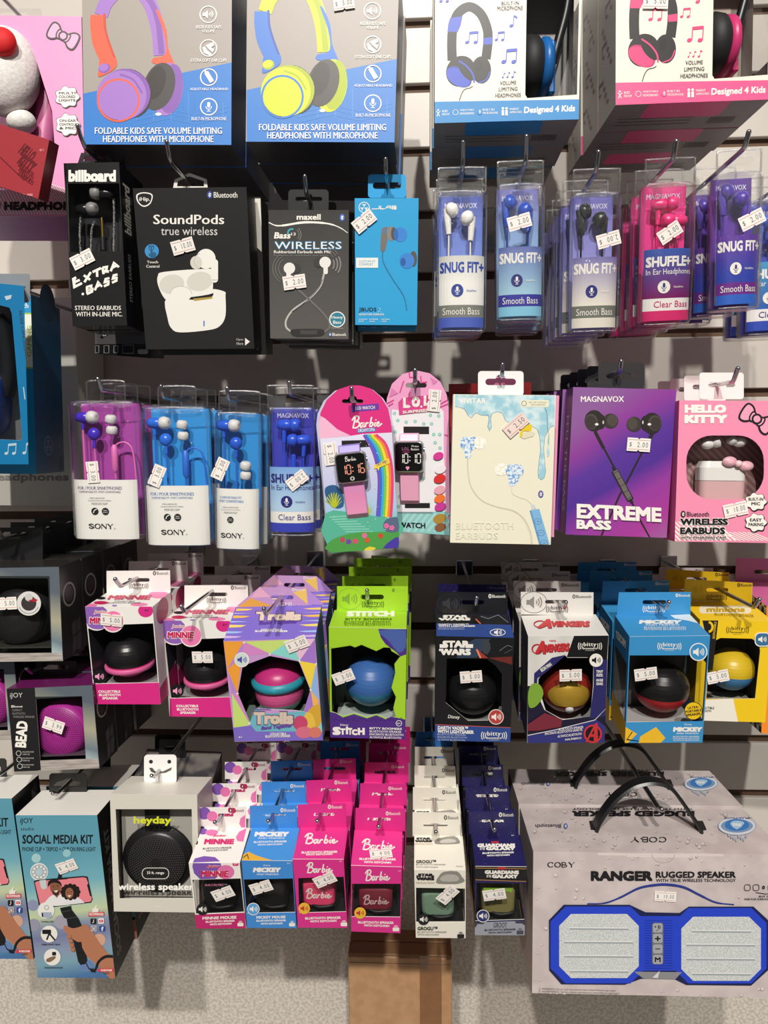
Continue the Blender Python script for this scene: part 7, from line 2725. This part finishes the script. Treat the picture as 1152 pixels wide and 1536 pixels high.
# ---- little keychain speaker boxes
def keychain(desc, cor, out, zz, fm, rm, bm, sm, hole, tabbase, tab, slot, front, roof, tabart, n, group, cube, price, stick, hookpx, hooklab, dx=0.0, cube_art=None, step=.052, tabmat=None, badge=None):
    d = .048
    ps = Pose(*cor, out, pitch0=12, sp=4, sy=1.5)
    rise = rise_at(ps, d, zz, *tabbase)
    Q = lambda x, y: ps.front().px(zz[0] + x / zz[2], zz[1] + y / zz[2])
    root, mb, F = carton('keychain_speaker_box', desc, 'speaker box', ps, d, (fm, sm, rm, bm), rise=rise, holes=[[Q(*p) for p in hole]], liner=C('#232224'), side_hole=('LR', [(.1, .36), (.9, .36), (.9, .8), (.1, .8)]))
    front(Art(mb, F).z(*zz))
    roof(Art(mb, top_face(ps, d, rise)).z(*zz))
    for sx in (-1, 1):
        a = Art(mb, Face((sx * ps.w / 2, 0, ps.h), (0, d, 0), (0, 0, -ps.h), (sx, 0, 0), ps)).n(1, 1)
        a.rect(0, .82, 1, 1, bm)
    mb.build('box_body', root)
    L = lambda x, y, dd: (lambda uv: Vector((uv[0], dd, -uv[1])))(ps.face(dd).px(zz[0] + x / zz[2], zz[1] + y / zz[2]))
    x0, y0, x1, y1, cm = cube
    p, q = L(x0, y0, .014), L(x1, y1, .014)
    mb = MB()
    cx, cz, hw, hh = (p.x + q.x) / 2, (p.z + q.z) / 2, (q.x - p.x) / 2, (p.z - q.z) / 2
    rings = []
    for ins, y in ((.003, .0125), (.0008, .0135), (0, .016), (0, .036), (.003, .039)):
        rings.append([(cx + x, y, cz + z) for x, z in rr(-hw + ins, -hh + ins, hw - ins, hh - ins, .0055, 4)])
    mb.loft(rings, cm, True, True)
    if cube_art:
        cube_art(Art(mb, ps.face(.0124)).z(*zz))
    mb.build('cube_speaker', root)
    mb = MB()
    mb.tube(catmull([(cx + hw * .7, .02, cz - hh), (cx + hw * .9, .012, .006 + .010), (cx, .010, .0155), (cx - hw * .6, .016, .0150)], 5), .0013, C('#1A1A1C', .5), 6)
    mb.build('wrist_loop', root)
    if badge:
        mb = MB()
        a = Art(mb, F, .0009).z(*zz)
        speaker_icon(a, *badge)
        mb.build('speaker_badge', root)
    if stick:
        sticker(root, F if stick[1] > 0 and len(stick) == 3 else top_face(ps, d, rise), zz, *stick[:3], price)
    card_tab(root, ps, d - .0003, tab, slot, tabmat or fm, zz, tabart, thick=.0005)
    stack(root, desc, n, step, group, jit=.0008, dx=dx, yaw=.008)
    hook(*hookpx, label=hooklab)
    return root


def lines3(a, b, words, m, sk=0, bold=.04):
    for (x0, y0, x1, y1), t in zip(b, words):
        a.text(t, x0, y0, x1, y1, m, bold=bold, skew=sk)


def boom(a, x, y, s, m):
    a.rrect(x - s, y - s * .35, x + s, y + s * .8, s * .25, m)
    for k in (.3, .6):
        a.ring(x, y - s * .35, s * k, s * .16, m, a0=20, a1=160)


wh, mg, skb, bpk = C('#F2EEE8'), C('#C4226E'), C('#3F8CD8'), C('#DB2F8C')


def f_mini(a):
    pl, pk, rd = C('#7E55B0'), C('#E276AE'), C('#C81E5A')
    a.poly([(95, 955), (300, 952), (312, 1000), (300, 1050), (260, 1080), (150, 1084), (105, 1040), (92, 990)], pl)
    a.circ(340, 1030, 64, pk, ry=52)
    a.rrect(390, 952, 436, 985, 10, C('#D8487E'))
    a.text('6+', 402, 958, 428, 974, WHITE)
    for m_, b in ((WHITE, .1), (rd, .04)):
        a.text('Junior', 198, 976, 300, 1002, m_, bold=b, shear=.2)
        a.text('MINNIE', 154, 1018, 360, 1064, m_, bold=b + .02, shear=.1)
    a.poly([(100, 1345), (490, 1330), (490, 1446), (110, 1456)], mg)
    lines3(a, ((168, 1356, 420, 1378), (192, 1386, 408, 1400), (222, 1406, 384, 1420)), ('MINNIE MOUSE', 'BLUETOOTH SPEAKER', 'WITH KEYCHAIN'), WHITE, 8)
    boom(a, 450, 1412, 22, WHITE)


def r_mini(a):
    pl, pk, rd = C('#7E55B0'), C('#E276AE'), C('#D0286A')
    a.poly([(95, 960), (110, 930), (180, 912), (260, 920), (298, 952)], pl)
    a.circ(170, 728, 36, pl, ry=24)
    a.circ(235, 738, 46, pk, ry=24)
    a.poly([(495, 705), (440, 730), (415, 770), (425, 800), (470, 806)], pk)
    a.circ(122, 810, 12, BLACK, ry=18)
    a.text('Junior', 244, 752, 346, 772, rd, bold=.04, shear=.2)
    for m_, b in ((C('#F0A8C8'), .1), (rd, .05)):
        a.text('MINNIE', 178, 786, 404, 826, m_, bold=b, shear=.15)
    lines3(a, ((170, 848, 384, 862), (192, 866, 354, 878)), ('BLUETOOTH SPEAKER', 'WITH KEYCHAIN'), INK, 8, .02)


def tab_mini(a):
    pl, pk = C('#7E55B0'), C('#E276AE')
    a.circ(180, 594, 48, pl, ry=46)
    a.circ(240, 616, 40, pk, ry=38)
    a.poly([(485, 605), (450, 630), (440, 670), (455, 700), (485, 700)], pk)
    a.circ(372, 570, 16, C('#C2265E'), ry=20)
    a.circ(394, 574, 22, C('#C2265E'), ry=22)
    a.circ(158, 698, 24, BLACK, ry=8)
    bluetooth(a, 366, 558, 474, 586, INK, WHITE, C('#8A2A4C'))


kmini = keychain('white and purple keychain speaker box', ((283, 1295), (360, 1294), (369, 1392), (295, 1393)), .308, Z24, wh, wh, mg, C('#C8C2BE'),
                 [(92, 1088), (452, 1078), (484, 1328), (120, 1342)], (310, 702), [(134, 552), (488, 548), (492, 706), (136, 706)], euroslot(310, 608, 178, 24), f_mini, r_mini, tab_mini, 5,
                 'white and purple keychain speaker boxes', (150, 1110, 405, 1310, C('#1A191B', .3)), '4.00', (322, 1182, 22), (333, 1222, .262, .05, .012, 40), 'chrome hook carrying the white and purple keychain boxes',
                 cube_art=lambda a: a.text('BUILT-IN MIC', 186, 1116, 322, 1134, C('#D87AA0'), bold=.03), badge=(168, 1302, 44, BLACK, WHITE))


def f_sk(a):
    a.poly([(455, 950), (842, 940), (842, 1072), (468, 1080)], skb)
    a.text('Disney', 618, 974, 672, 990, WHITE, shear=.2)
    a.text('MICKEY', 542, 996, 750, 1032, WHITE, bold=.07, shear=.15)
    a.text('AND FRIENDS', 568, 1040, 734, 1052, WHITE, bold=.02)
    a.text('6+', 796, 958, 820, 970, WHITE)
    a.poly([(490, 1338), (868, 1332), (868, 1446), (494, 1448)], skb)
    lines3(a, ((568, 1354, 784, 1374), (568, 1382, 788, 1396), (600, 1404, 762, 1418)), ('MICKEY MOUSE', 'BLUETOOTH SPEAKER', 'WITH KEYCHAIN'), WHITE, 4)
    boom(a, 833, 1414, 22, WHITE)


def r_sk(a):
    a.poly([(458, 948), (470, 900), (510, 880), (560, 905), (620, 925), (690, 945)], C('#E8B23A'))
    a.line([(470, 925), (500, 900), (510, 935)], 6, BLACK)
    a.text('Disney', 660, 714, 712, 728, WHITE, shear=.2)
    a.text('MICKEY', 552, 732, 812, 768, WHITE, bold=.07, shear=.15)
    a.text('AND FRIENDS', 578, 774, 778, 786, WHITE, bold=.02)
    lines3(a, ((548, 800, 794, 814), (576, 822, 760, 834)), ('BLUETOOTH SPEAKER', 'WITH KEYCHAIN'), WHITE, 6, .03)


ksky = keychain('sky blue keychain speaker box with white lettering', ((363, 1292), (439, 1290), (444.6, 1392), (370, 1392)), .308, Z24, skb, C('#4A96DE'), skb, C('#2A6AA8'),
                [(472, 1086), (840, 1078), (862, 1330), (496, 1336)], (694, 700), [(518, 540), (868, 536), (872, 702), (520, 704)], euroslot(694, 606, 178, 24), f_sk, r_sk, lambda a: bluetooth(a, 748, 556, 856, 584, WHITE, skb, WHITE), 3,
                'sky blue keychain speaker boxes', (548, 1090, 800, 1300, C('#19181A', .3)), '4.00', (604, 1136, 20), (410, 1220, .262, .05, .012, 40), 'chrome hook carrying the sky blue keychain boxes', badge=(546, 1300, 44, C('#5AA6E4'), WHITE, WHITE))


def f_bar(a, z2=False):
    o = 0
    a.poly([(30, 935), (430, 932), (425, 1058), (50, 1062)], bpk)
    barbie(a, 145, 958, 342, 1036, WHITE, .42)
    a.text('6+', 392, 944, 412, 954, WHITE)
    a.poly([(70, 1336), (450, 1328), (455, 1446), (80, 1448)], bpk)
    lines3(a, ((138, 1362, 402, 1380), (174, 1386, 370, 1402)), ('BLUETOOTH SPEAKER', 'WITH KEYCHAIN'), WHITE, 6)
    boom(a, 426, 1412, 24, WHITE)


def r_bar(a):
    barbie(a, 130, 742, 380, 820, WHITE, .44)
    lines3(a, ((110, 876, 378, 892), (142, 894, 340, 908)), ('BLUETOOTH SPEAKER', 'WITH KEYCHAIN'), WHITE, 6)


yb, yr = C('#F0B83A'), C('#C2342E')
kbar = keychain('hot pink keychain box with coral cube beside sky blue ones', ((439, 1289), (516, 1289), (521, 1391), (447, 1392)), .308, Z25, bpk, C('#E0388F'), bpk, C('#A81E68'),
                [(86, 1076), (424, 1066), (446, 1326), (92, 1334)], (262, 698), [(80, 532), (440, 520), (445, 702), (84, 704)], euroslot(264, 604, 180, 24), f_bar, r_bar, lambda a: bluetooth(a, 308, 532, 412, 560, WHITE, bpk, WHITE), 3,
                'hot pink keychain speaker boxes beside the sky blue ones', (112, 1092, 362, 1284, C('#EE4A78', .35)), '4.00', (285, 1080, 26), (481, 1220, .262, .05, .012, 40), 'chrome hook carrying the first hot pink keychain boxes',
                cube_art=lambda a: barbie(a, 140, 1152, 336, 1226, WHITE, .42), badge=(131, 1296, 43, yb, yr))


def sh25(fn, dx_, dy_):
    def g(a):
        m0 = a.map
        a.map = lambda x, y: m0(x + dx_, y + dy_)
        fn(a)
    return g


kbar2 = keychain('hot pink keychain box with dark red cube beside cream ones', ((527, 1299), (603, 1300), (600.5, 1399), (526, 1398)), .308, Z25, bpk, C('#E0388F'), bpk, C('#A81E68'),
                 [(486, 1118), (850, 1118), (846, 1366), (484, 1362)], (690, 724), [(512, 556), (880, 560), (884, 728), (508, 726)], euroslot(684, 640, 180, 24),
                 lambda a: (barbie(a, 580, 1012, 768, 1094, WHITE, .42), lines3(a, ((530, 1396, 796, 1414), (574, 1420, 762, 1436)), ('BLUETOOTH SPEAKER', 'WITH KEYCHAIN'), WHITE, -4), boom(a, 812, 1450, 24, WHITE), a.text('6+', 830, 1016, 850, 1026, WHITE)),
                 lambda a: (barbie(a, 556, 784, 804, 864, WHITE, .44), lines3(a, ((540, 928, 812, 944), (574, 952, 776, 968)), ('BLUETOOTH SPEAKER', 'WITH KEYCHAIN'), WHITE, -4)),
                 lambda a: bluetooth(a, 738, 582, 844, 608, WHITE, bpk, WHITE), 5,
                 'hot pink keychain speaker boxes beside the cream ones', (536, 1140, 784, 1320, C('#7E2434', .35)), '4.00', (700, 902, -10, 1), (570, 1228, .262, .05, .012, 40), 'chrome hook carrying the second hot pink keychain boxes',
                 cube_art=lambda a: barbie(a, 566, 1200, 760, 1270, C('#D8B8BC'), .42), badge=(546, 1330, 43, yb, yr), dx=.0006)


def f_cream(a):
    for t, y0, y1, w0, w1 in (('STAR', 978, 1000, 126, 232), ('WARS', 1002, 1026, 114, 240)):
        a.text(t, w0, y0, w1, y1, BLACK, bold=.09)
    a.rect(114, 990, 140, 1001, BLACK)
    a.rect(216, 990, 238, 1001, BLACK)
    a.text('MANDALORIAN', 112, 1034, 240, 1050, C('#B8A488'), bold=.02)
    a.poly([(250, 1040), (275, 990), (310, 964), (400, 962), (432, 1000), (452, 1030), (400, 1050), (300, 1050)], C('#8E8A84'), 2)
    a.poly([(280, 1010), (320, 985), (380, 985), (410, 1005), (400, 1030), (300, 1032)], C('#B8B4AC'), 2)
    a.text('GROGU™', 122, 1348, 262, 1374, BLACK, bold=.04)
    lines3(a, ((122, 1380, 326, 1392), (122, 1398, 270, 1410)), ('BLUETOOTH SPEAKER', 'WITH KEYCHAIN'), C('#5A5854'), 0, .01)
    boom(a, 424, 1408, 24, BLACK)


def r_cream(a):
    for t, y0, y1, w0, w1 in (('STAR', 728, 744, 114, 214), ('WARS', 746, 762, 104, 224)):
        a.text(t, w0, y0, w1, y1, BLACK, bold=.09)
    a.text('MANDALORIAN', 104, 768, 228, 780, C('#B8A488'), bold=.02)
    a.poly([(240, 765), (262, 735), (380, 720), (412, 745), (418, 768), (380, 774), (270, 776)], C('#8E8A84'), 2)
    a.poly([(280, 752), (340, 738), (390, 748), (380, 764), (290, 768)], C('#C2BEB6'), 2)
    a.text('GROGU™', 112, 886, 252, 910, C('#3A3836'), bold=.04)
    lines3(a, ((112, 914, 318, 924), (112, 932, 264, 942)), ('BLUETOOTH SPEAKER', 'WITH KEYCHAIN'), C('#6A6864'), 0, .01)
    a.text('Disney', 392, 926, 440, 938, C('#6A6864'), shear=.2)


crm = C('#EFEADC')
kcream = keychain('cream keychain speaker box holding a sage green cube', ((622, 1305), (698, 1305), (699, 1407), (623, 1407)), .308, Z26, crm, crm, crm, C('#A8A49A'),
                  [(112, 1078), (454, 1084), (456, 1316), (112, 1318)], (255, 718), [(88, 552), (412, 556), (420, 722), (88, 718)], euroslot(248, 640, 172, 22), f_cream, r_cream, lambda a: bluetooth(a, 308, 574, 408, 602, INK, crm, INK), 4,
                  'cream keychain speaker boxes', (150, 1100, 378, 1275, C('#7E9C84', .4)), '4.00', (332, 1120, 50), (653, 1236, .262, .05, .012, 40), 'chrome hook carrying the cream keychain boxes', badge=(164, 1294, 40, BLACK, WHITE), dx=.0004)


def f_star(a):
    k, ng, og = C('#14131A'), C('#9EA2AE'), C('#C8924A')
    a.poly([(522, 925), (890, 935), (884, 1036), (526, 1026)], k)
    a.line([(524, 940), (886, 946)], 4, og)
    a.line([(526, 1022), (884, 1034)], 4, og)
    a.rect(682, 934, 738, 950, C('#C8303A'))
    a.text('GUARDIANS', 592, 956, 830, 982, WHITE, bold=.07, skew=-2)
    a.text('OF THE', 604, 986, 636, 1006, WHITE, bold=.03)
    a.text('GALAXY', 642, 984, 822, 1010, WHITE, bold=.07, skew=-2)
    a.poly([(518, 1318), (874, 1306), (872, 1408), (518, 1412)], ng)
    a.poly([(518, 1318), (600, 1314), (580, 1330), (540, 1330), (530, 1350), (518, 1352)], C('#3A3C48'))
    a.poly([(800, 1310), (874, 1306), (874, 1340), (850, 1325), (810, 1325)], C('#3A3C48'))
    a.text('GROOT', 652, 1318, 748, 1356, C('#1E1E26'), bold=.02, shear=.15)
    lines3(a, ((590, 1362, 808, 1376), (616, 1382, 780, 1394)), ('BLUETOOTH SPEAKER', 'WITH KEYCHAIN'), C('#1E1E26'), 6)
    boom(a, 838, 1382, 24, C('#4A4C58'))


def r_star(a):
    a.rect(636, 754, 690, 766, C('#C8303A'))
    a.text('GUARDIANS', 540, 770, 804, 796, WHITE, bold=.07)
    a.text('OF THE', 558, 798, 592, 816, WHITE, bold=.03)
    a.text('GALAXY', 600, 796, 804, 818, WHITE, bold=.07)
    lines3(a, ((576, 830, 796, 842), (606, 848, 766, 860)), ('BLUETOOTH SPEAKER', 'WITH KEYCHAIN'), WHITE, 6)
    a.text('6+', 778, 710, 798, 720, WHITE)


sn = speck('starry_indigo', '#C8C8E0', '#231F58', 420, .055, .085, .4, kind='voronoi')
kstar = keychain('starry indigo keychain box holding a tan and green cube', ((713, 1299), (790, 1301), (787, 1402.5), (712, 1403)), .308, Z26, sn, sn, C('#C89A4A'), C('#17151E'),
                 [(536, 1044), (876, 1048), (868, 1300), (522, 1310)], (645, 708), [(478, 545), (808, 545), (812, 712), (482, 708)], euroslot(642, 614, 170, 22), f_star, r_star, lambda a: bluetooth(a, 692, 554, 792, 582, WHITE, BLACK, WHITE), 5,
                 'starry indigo keychain speaker boxes', (572, 1072, 800, 1258, C('#8A8250', .4)), '4.00', (658, 1118, 10), (738, 1232, .262, .05, .012, 40), 'chrome hook carrying the starry indigo keychain boxes',
                 cube_art=lambda a: (a.poly([(580, 1076), (792, 1076), (780, 1110), (740, 1100), (700, 1112), (640, 1104), (584, 1112)], C('#8FC23A'))), badge=(579, 1270, 42, C('#22306E'), WHITE, WHITE), dx=-.0006)


def shift(src, dst, i, label, step=.052):
    d = dst.matrix_basis.translation - src.matrix_basis.translation
    copy_tree(src, (d.x, d.y + step * i, d.z), label, 0, ('price_sticker',))


shift(kmini, ksky, 3, 'white and purple keychain box deep on the hook of the sky blue ones')
shift(kmini, ksky, 4, 'white and purple keychain box deepest on the hook of the sky blue ones')
shift(ksky, kbar, 3, 'sky blue keychain box deep on the hook of the coral-cube pink ones')
shift(kbar2, kbar, 4, 'hot pink keychain box deepest on the hook of the coral-cube pink ones')
shift(ksky, kcream, 4, 'sky blue keychain box deepest on the hook of the cream ones')

# ---- large rugged speaker cartons with carry handles
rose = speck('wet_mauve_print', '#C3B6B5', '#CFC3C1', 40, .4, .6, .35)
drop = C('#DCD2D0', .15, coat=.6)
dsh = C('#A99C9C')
ps = Pose((801, 1278), (1179, 1281), (1172, 1498), (797, 1489), .285, pitch0=0, sp=3, sy=3)
d = .088
desc = 'large mauve carton with black carry handle and blue speaker print'
root, mb, F = carton('rugged_speaker_box', desc, 'speaker box', ps, d, (rose, C('#B4A8A6'), rose, C('#8E8482')))
a = Art(mb, F).z(*Z27)
rnd = random.Random(4)


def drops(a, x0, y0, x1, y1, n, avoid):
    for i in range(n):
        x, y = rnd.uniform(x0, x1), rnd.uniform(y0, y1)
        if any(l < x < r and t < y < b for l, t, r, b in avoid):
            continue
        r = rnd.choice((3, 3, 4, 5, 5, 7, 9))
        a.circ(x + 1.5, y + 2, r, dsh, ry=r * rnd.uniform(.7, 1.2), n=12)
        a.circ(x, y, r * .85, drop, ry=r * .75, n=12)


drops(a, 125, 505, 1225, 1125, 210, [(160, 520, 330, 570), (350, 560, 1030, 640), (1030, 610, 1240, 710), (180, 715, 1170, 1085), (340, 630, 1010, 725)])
k = C('#1E1C20')
serif(a, 'COBY', 178, 536, 300, 558, k)
a.text('RANGER', 370, 574, 642, 618, k, bold=.05)
a.text('RUGGED SPEAKER', 656, 576, 1008, 604, k, bold=.03)
a.text('WITH TRUE WIRELESS TECHNOLOGY', 657, 608, 1008, 622, k, bold=.01)
a.line([(354, 718), (430, 715), (500, 690), (580, 650), (650, 636), (710, 634), (780, 646), (850, 680), (920, 712), (1000, 722)], [5, 7, 9, 10, 11, 11, 10, 9, 7, 5], C('#2A3A8C'), 5)
for x in (1046, 1084, 1150, 1188):
    a.line(rr(x, 634, x + 26, 660, 8, 3), 2.5, k, closed=True)
a.text('o', 1124, 638, 1136, 654, k, bold=.03)
a.line([(1095, 668), (1140, 675), (1190, 668)], 2.5, k)
a.text('BUY 2', 1110, 681, 1150, 690, k, bold=.02)
a.text('PAIR FOR SURROUND SOUND', 1046, 693, 1215, 702, k, bold=.02)
nv, b1, b2, gr, gl = C('#1B2350'), C('#2744C8'), C('#1E34A0'), speck('speaker_mesh_print', '#B9BDBD', '#D6D9D8', 900, .42, .58, .6, kind='voronoi'), C('#9FA5A6')


def octo(x0, y0, x1, y1, c):
    return [(x0 + c, y0), (x1 - c, y0), (x1, y0 + c), (x1, y1 - c), (x1 - c, y1), (x0 + c, y1), (x0, y1 - c), (x0, y0 + c)]


a.poly([(185, 790), (250, 722), (540, 722), (610, 755), (760, 758), (800, 730), (1085, 730), (1150, 790), (1150, 1010), (1075, 1078), (790, 1075), (730, 1045), (590, 1048), (520, 1074), (240, 1072), (186, 1010)], nv)
for ox in (0, 540):
    a.poly(octo(192 + ox, 730 + ox * .012, 610 + ox * .985 - (0 if not ox else 0), 1068, 66), b1)
a.rect(580, 772, 760, 1012, b1)
for i in range(20):
    a.rect(606, 790 + i * 11, 728, 794 + i * 11, b2)
a.poly([(560, 1016), (770, 1018), (740, 1050), (600, 1046)], C('#8A8A8E'))
a.poly([(640, 1042), (672, 1012), (664, 1044)], C('#D8D4D4'))
for ox, oy in ((0, 0), (537, 12)):
    a.poly(octo(230 + ox, 762 + oy, 580 + ox, 1044 + oy, 52), gr)
    for y in (828, 888, 950, 1016):
        a.line([(252 + ox + (24 if y in (828, 1016) else 0), y + oy), (556 + ox - (20 if y in (828, 1016) else 0), y + oy + 2)], 7, gl)
        a.line([(252 + ox + (24 if y in (828, 1016) else 0), y - 6 + oy), (556 + ox - (20 if y in (828, 1016) else 0), y - 4 + oy)], 4, C('#E4E6E5'))
a.rrect(638, 800, 688, 984, 12, C('#6E7076'))
for i, t in enumerate(('', '+', '-', 'M')):
    y = 803 + i * 46
    a.rrect(642, y, 684, y + 40, 8, C('#A4A6AA'))
    if t == '-':
        a.rect(652, y + 18, 674, y + 22, k)
    elif t:
        a.text(t, 650, y + 10, 676, y + 32, k, bold=.03)
    else:
        a.poly([(650, y + 10), (650, y + 20), (658, y + 15)], k)
        a.text('B', 664, y + 8, 676, y + 22, k, bold=.02)
        a.line([(655, y + 34), (675, y + 20)], 2, k)
a.text('⚠ WARNING: Cancer and reproductive harm www.P65warnings.ca.gov', 138, 1088, 480, 1099, C('#6A605E'), skew=-8)
a.text('⚠ ADVERTENCIA: Cáncer y daños reproductivos www.P65warnings.ca.gov', 138, 1100, 495, 1111, C('#6A605E'), skew=-8)
tf = top_face(ps, d, 0)
a = Art(mb, tf).z(*Z27)
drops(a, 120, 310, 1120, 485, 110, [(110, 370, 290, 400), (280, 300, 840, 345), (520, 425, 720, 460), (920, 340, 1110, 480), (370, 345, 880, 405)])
serif(a, 'COBY', 546, 432, 706, 454, k, flip=True)
a.text('RUGGED SPEAKER', 288, 316, 828, 340, k, bold=.05, flip=True)
a.text('WITH TRUE WIRELESS TECHNOLOGY', 290, 304, 820, 312, k, bold=.02, flip=True)
a.text('Bluetooth', 126, 376, 240, 392, C('#5A5460'), bold=.02, flip=True)
bt_icon(a, 260, 384, 24, C('#3A5AA8'), WHITE)
a.circ(1015, 384, 84, C('#7E9AC0'), ry=40)
a.ring(1015, 384, 76, 10, C('#D8DCE4'), ry=35)
a.circ(1015, 380, 54, C('#3A7AC0'), ry=26)
a.poly([(985, 375), (1015, 400), (1048, 372), (1030, 362), (1000, 362)], C('#A8C8E4'), 2)
a.text('IPX5', 995, 372, 1032, 384, WHITE, bold=.04, flip=True)
a.text('SPLASHPROOF', 958, 346, 1072, 354, C('#3A4A78'), bold=.03, flip=True)
for i in range(8):
    a.circ(980 + i * 11, 425 + (i * 7) % 22, 5, C('#A8B4C4'), ry=8)
a.poly([(364, 362), (412, 362), (402, 402), (372, 400)], C('#2A2628'))
a.poly([(826, 362), (864, 362), (882, 402), (842, 402)], C('#2A2628'))
for x0, x1, y0, y1 in ((402, 528, 497, 512), (528, 832, 500, 518), (832, 956, 500, 512)):
    pass
a = Art(mb, F).z(*Z27)
lip = C('#D8CCCA')
a.poly([(402, 497), (526, 499), (526, 510), (402, 508)], lip)
a.poly([(528, 500), (832, 500), (832, 520), (528, 516)], lip)
a.poly([(832, 500), (956, 502), (956, 514), (832, 512)], lip)
a.ring(690, 505, 50, 2.5, C('#A99C9C'), ry=36, a0=180, a1=360)
mb.build('box_body', root)
# carry handle: a curved black strap rising from two slots in the lid
fm = ps.face(d * .5)
pts = [fm.px(Z27[0] + x / Z27[2], Z27[1] + y / Z27[2]) for x, y in ((388, 392), (410, 345), (470, 262), (540, 206), (600, 184), (660, 182), (720, 206), (780, 282), (828, 352), (852, 394))]
pts = catmull([(u, 0, -v) for u, v in pts], 5)
pts[0].z = pts[-1].z = ps.h - .004
mb = MB()
rings = []
for i, p in enumerate(pts):
    q, r_ = pts[max(i - 1, 0)], pts[min(i + 1, len(pts) - 1)]
    t = (r_ - q).normalized()
    nn = Vector((-t.z, 0, t.x))
    w_ = .0085
    rings.append([Vector((p.x, d * .5 + sy * w_, p.z)) + nn * so * .0018 for sy, so in ((-1, -.4), (-.8, 1), (.8, 1), (1, -.4), (.8, -1), (-.8, -1))])
mb.loft(rings, C('#1A191B', .35), False, True)
mb.build('carry_handle', root, 'curved black plastic carry handle')
sticker(root, F, Z27, 697, 686, -2, '10.00', size=(.0205, .010))
stack(root, desc, 2, d + .0045, 'large mauve rugged speaker cartons', jit=0, yaw=0, dx=-.002)
hook(962, 1172, .205, ext=.16, up=.012, ang=20, label='long chrome hook running through the carry handles of the mauve cartons', r=.0026)

# ---- brown parcel carton standing on the low deck below
brn = speck('brown_cardboard', '#A9825C', '#B38C66', 60, .4, .6, .55)
tl, tr = at(522, 1434, .10), at(678, 1436, .10)
w_ = (tr - tl).length
root = thing('parcel_carton', 'brown cardboard carton with shiny clear tape standing at the foot of the wall', 'carton', Matrix.Translation(((tl.x + tr.x) / 2, -.10, .56)))
h = tl.z - .56
mb = MB()
mb.box(-w_ / 2, w_ / 2, 0, .05, 0, h, brn, .0015)
a = Art(mb, Face((-w_ / 2, -.0001, h), (w_, 0, 0), (0, 0, -h), (0, -1, 0))).n(100, 100)
a.rect(1, 3.4, 99, 3.8, C('#7E5C3C'))
mb.build('carton_body', root)
mb = MB()
for sx in (-1, 1):
    z0 = h + .0003
    mb.box(-w_ / 2, w_ / 2, .001 if sx < 0 else .026, .024 if sx < 0 else .049, z0, z0 + .003, C('#8E6A48', .6), .001)
mb.build('top_flap', root)
mb = MB()
mb.box(w_ * .19, w_ * .40, -.0009, -.0005, h - .16, h + .0035, clear('clear_tape', tint='#F0E4D0', base=.10, edge=.6, rough=.12, bump=.5))
mb.build('packing_tape', root)
mb = MB()
mb.box(-1.5, 1.5, -.34, -.001, .52, .56, C('#B9B3AA'), .002)
mb.box(-1.5, 1.5, -.32, -.30, 0, .52, C('#A8A298'))
tag(mb.build('trim_1'), None, None, kind='structure')
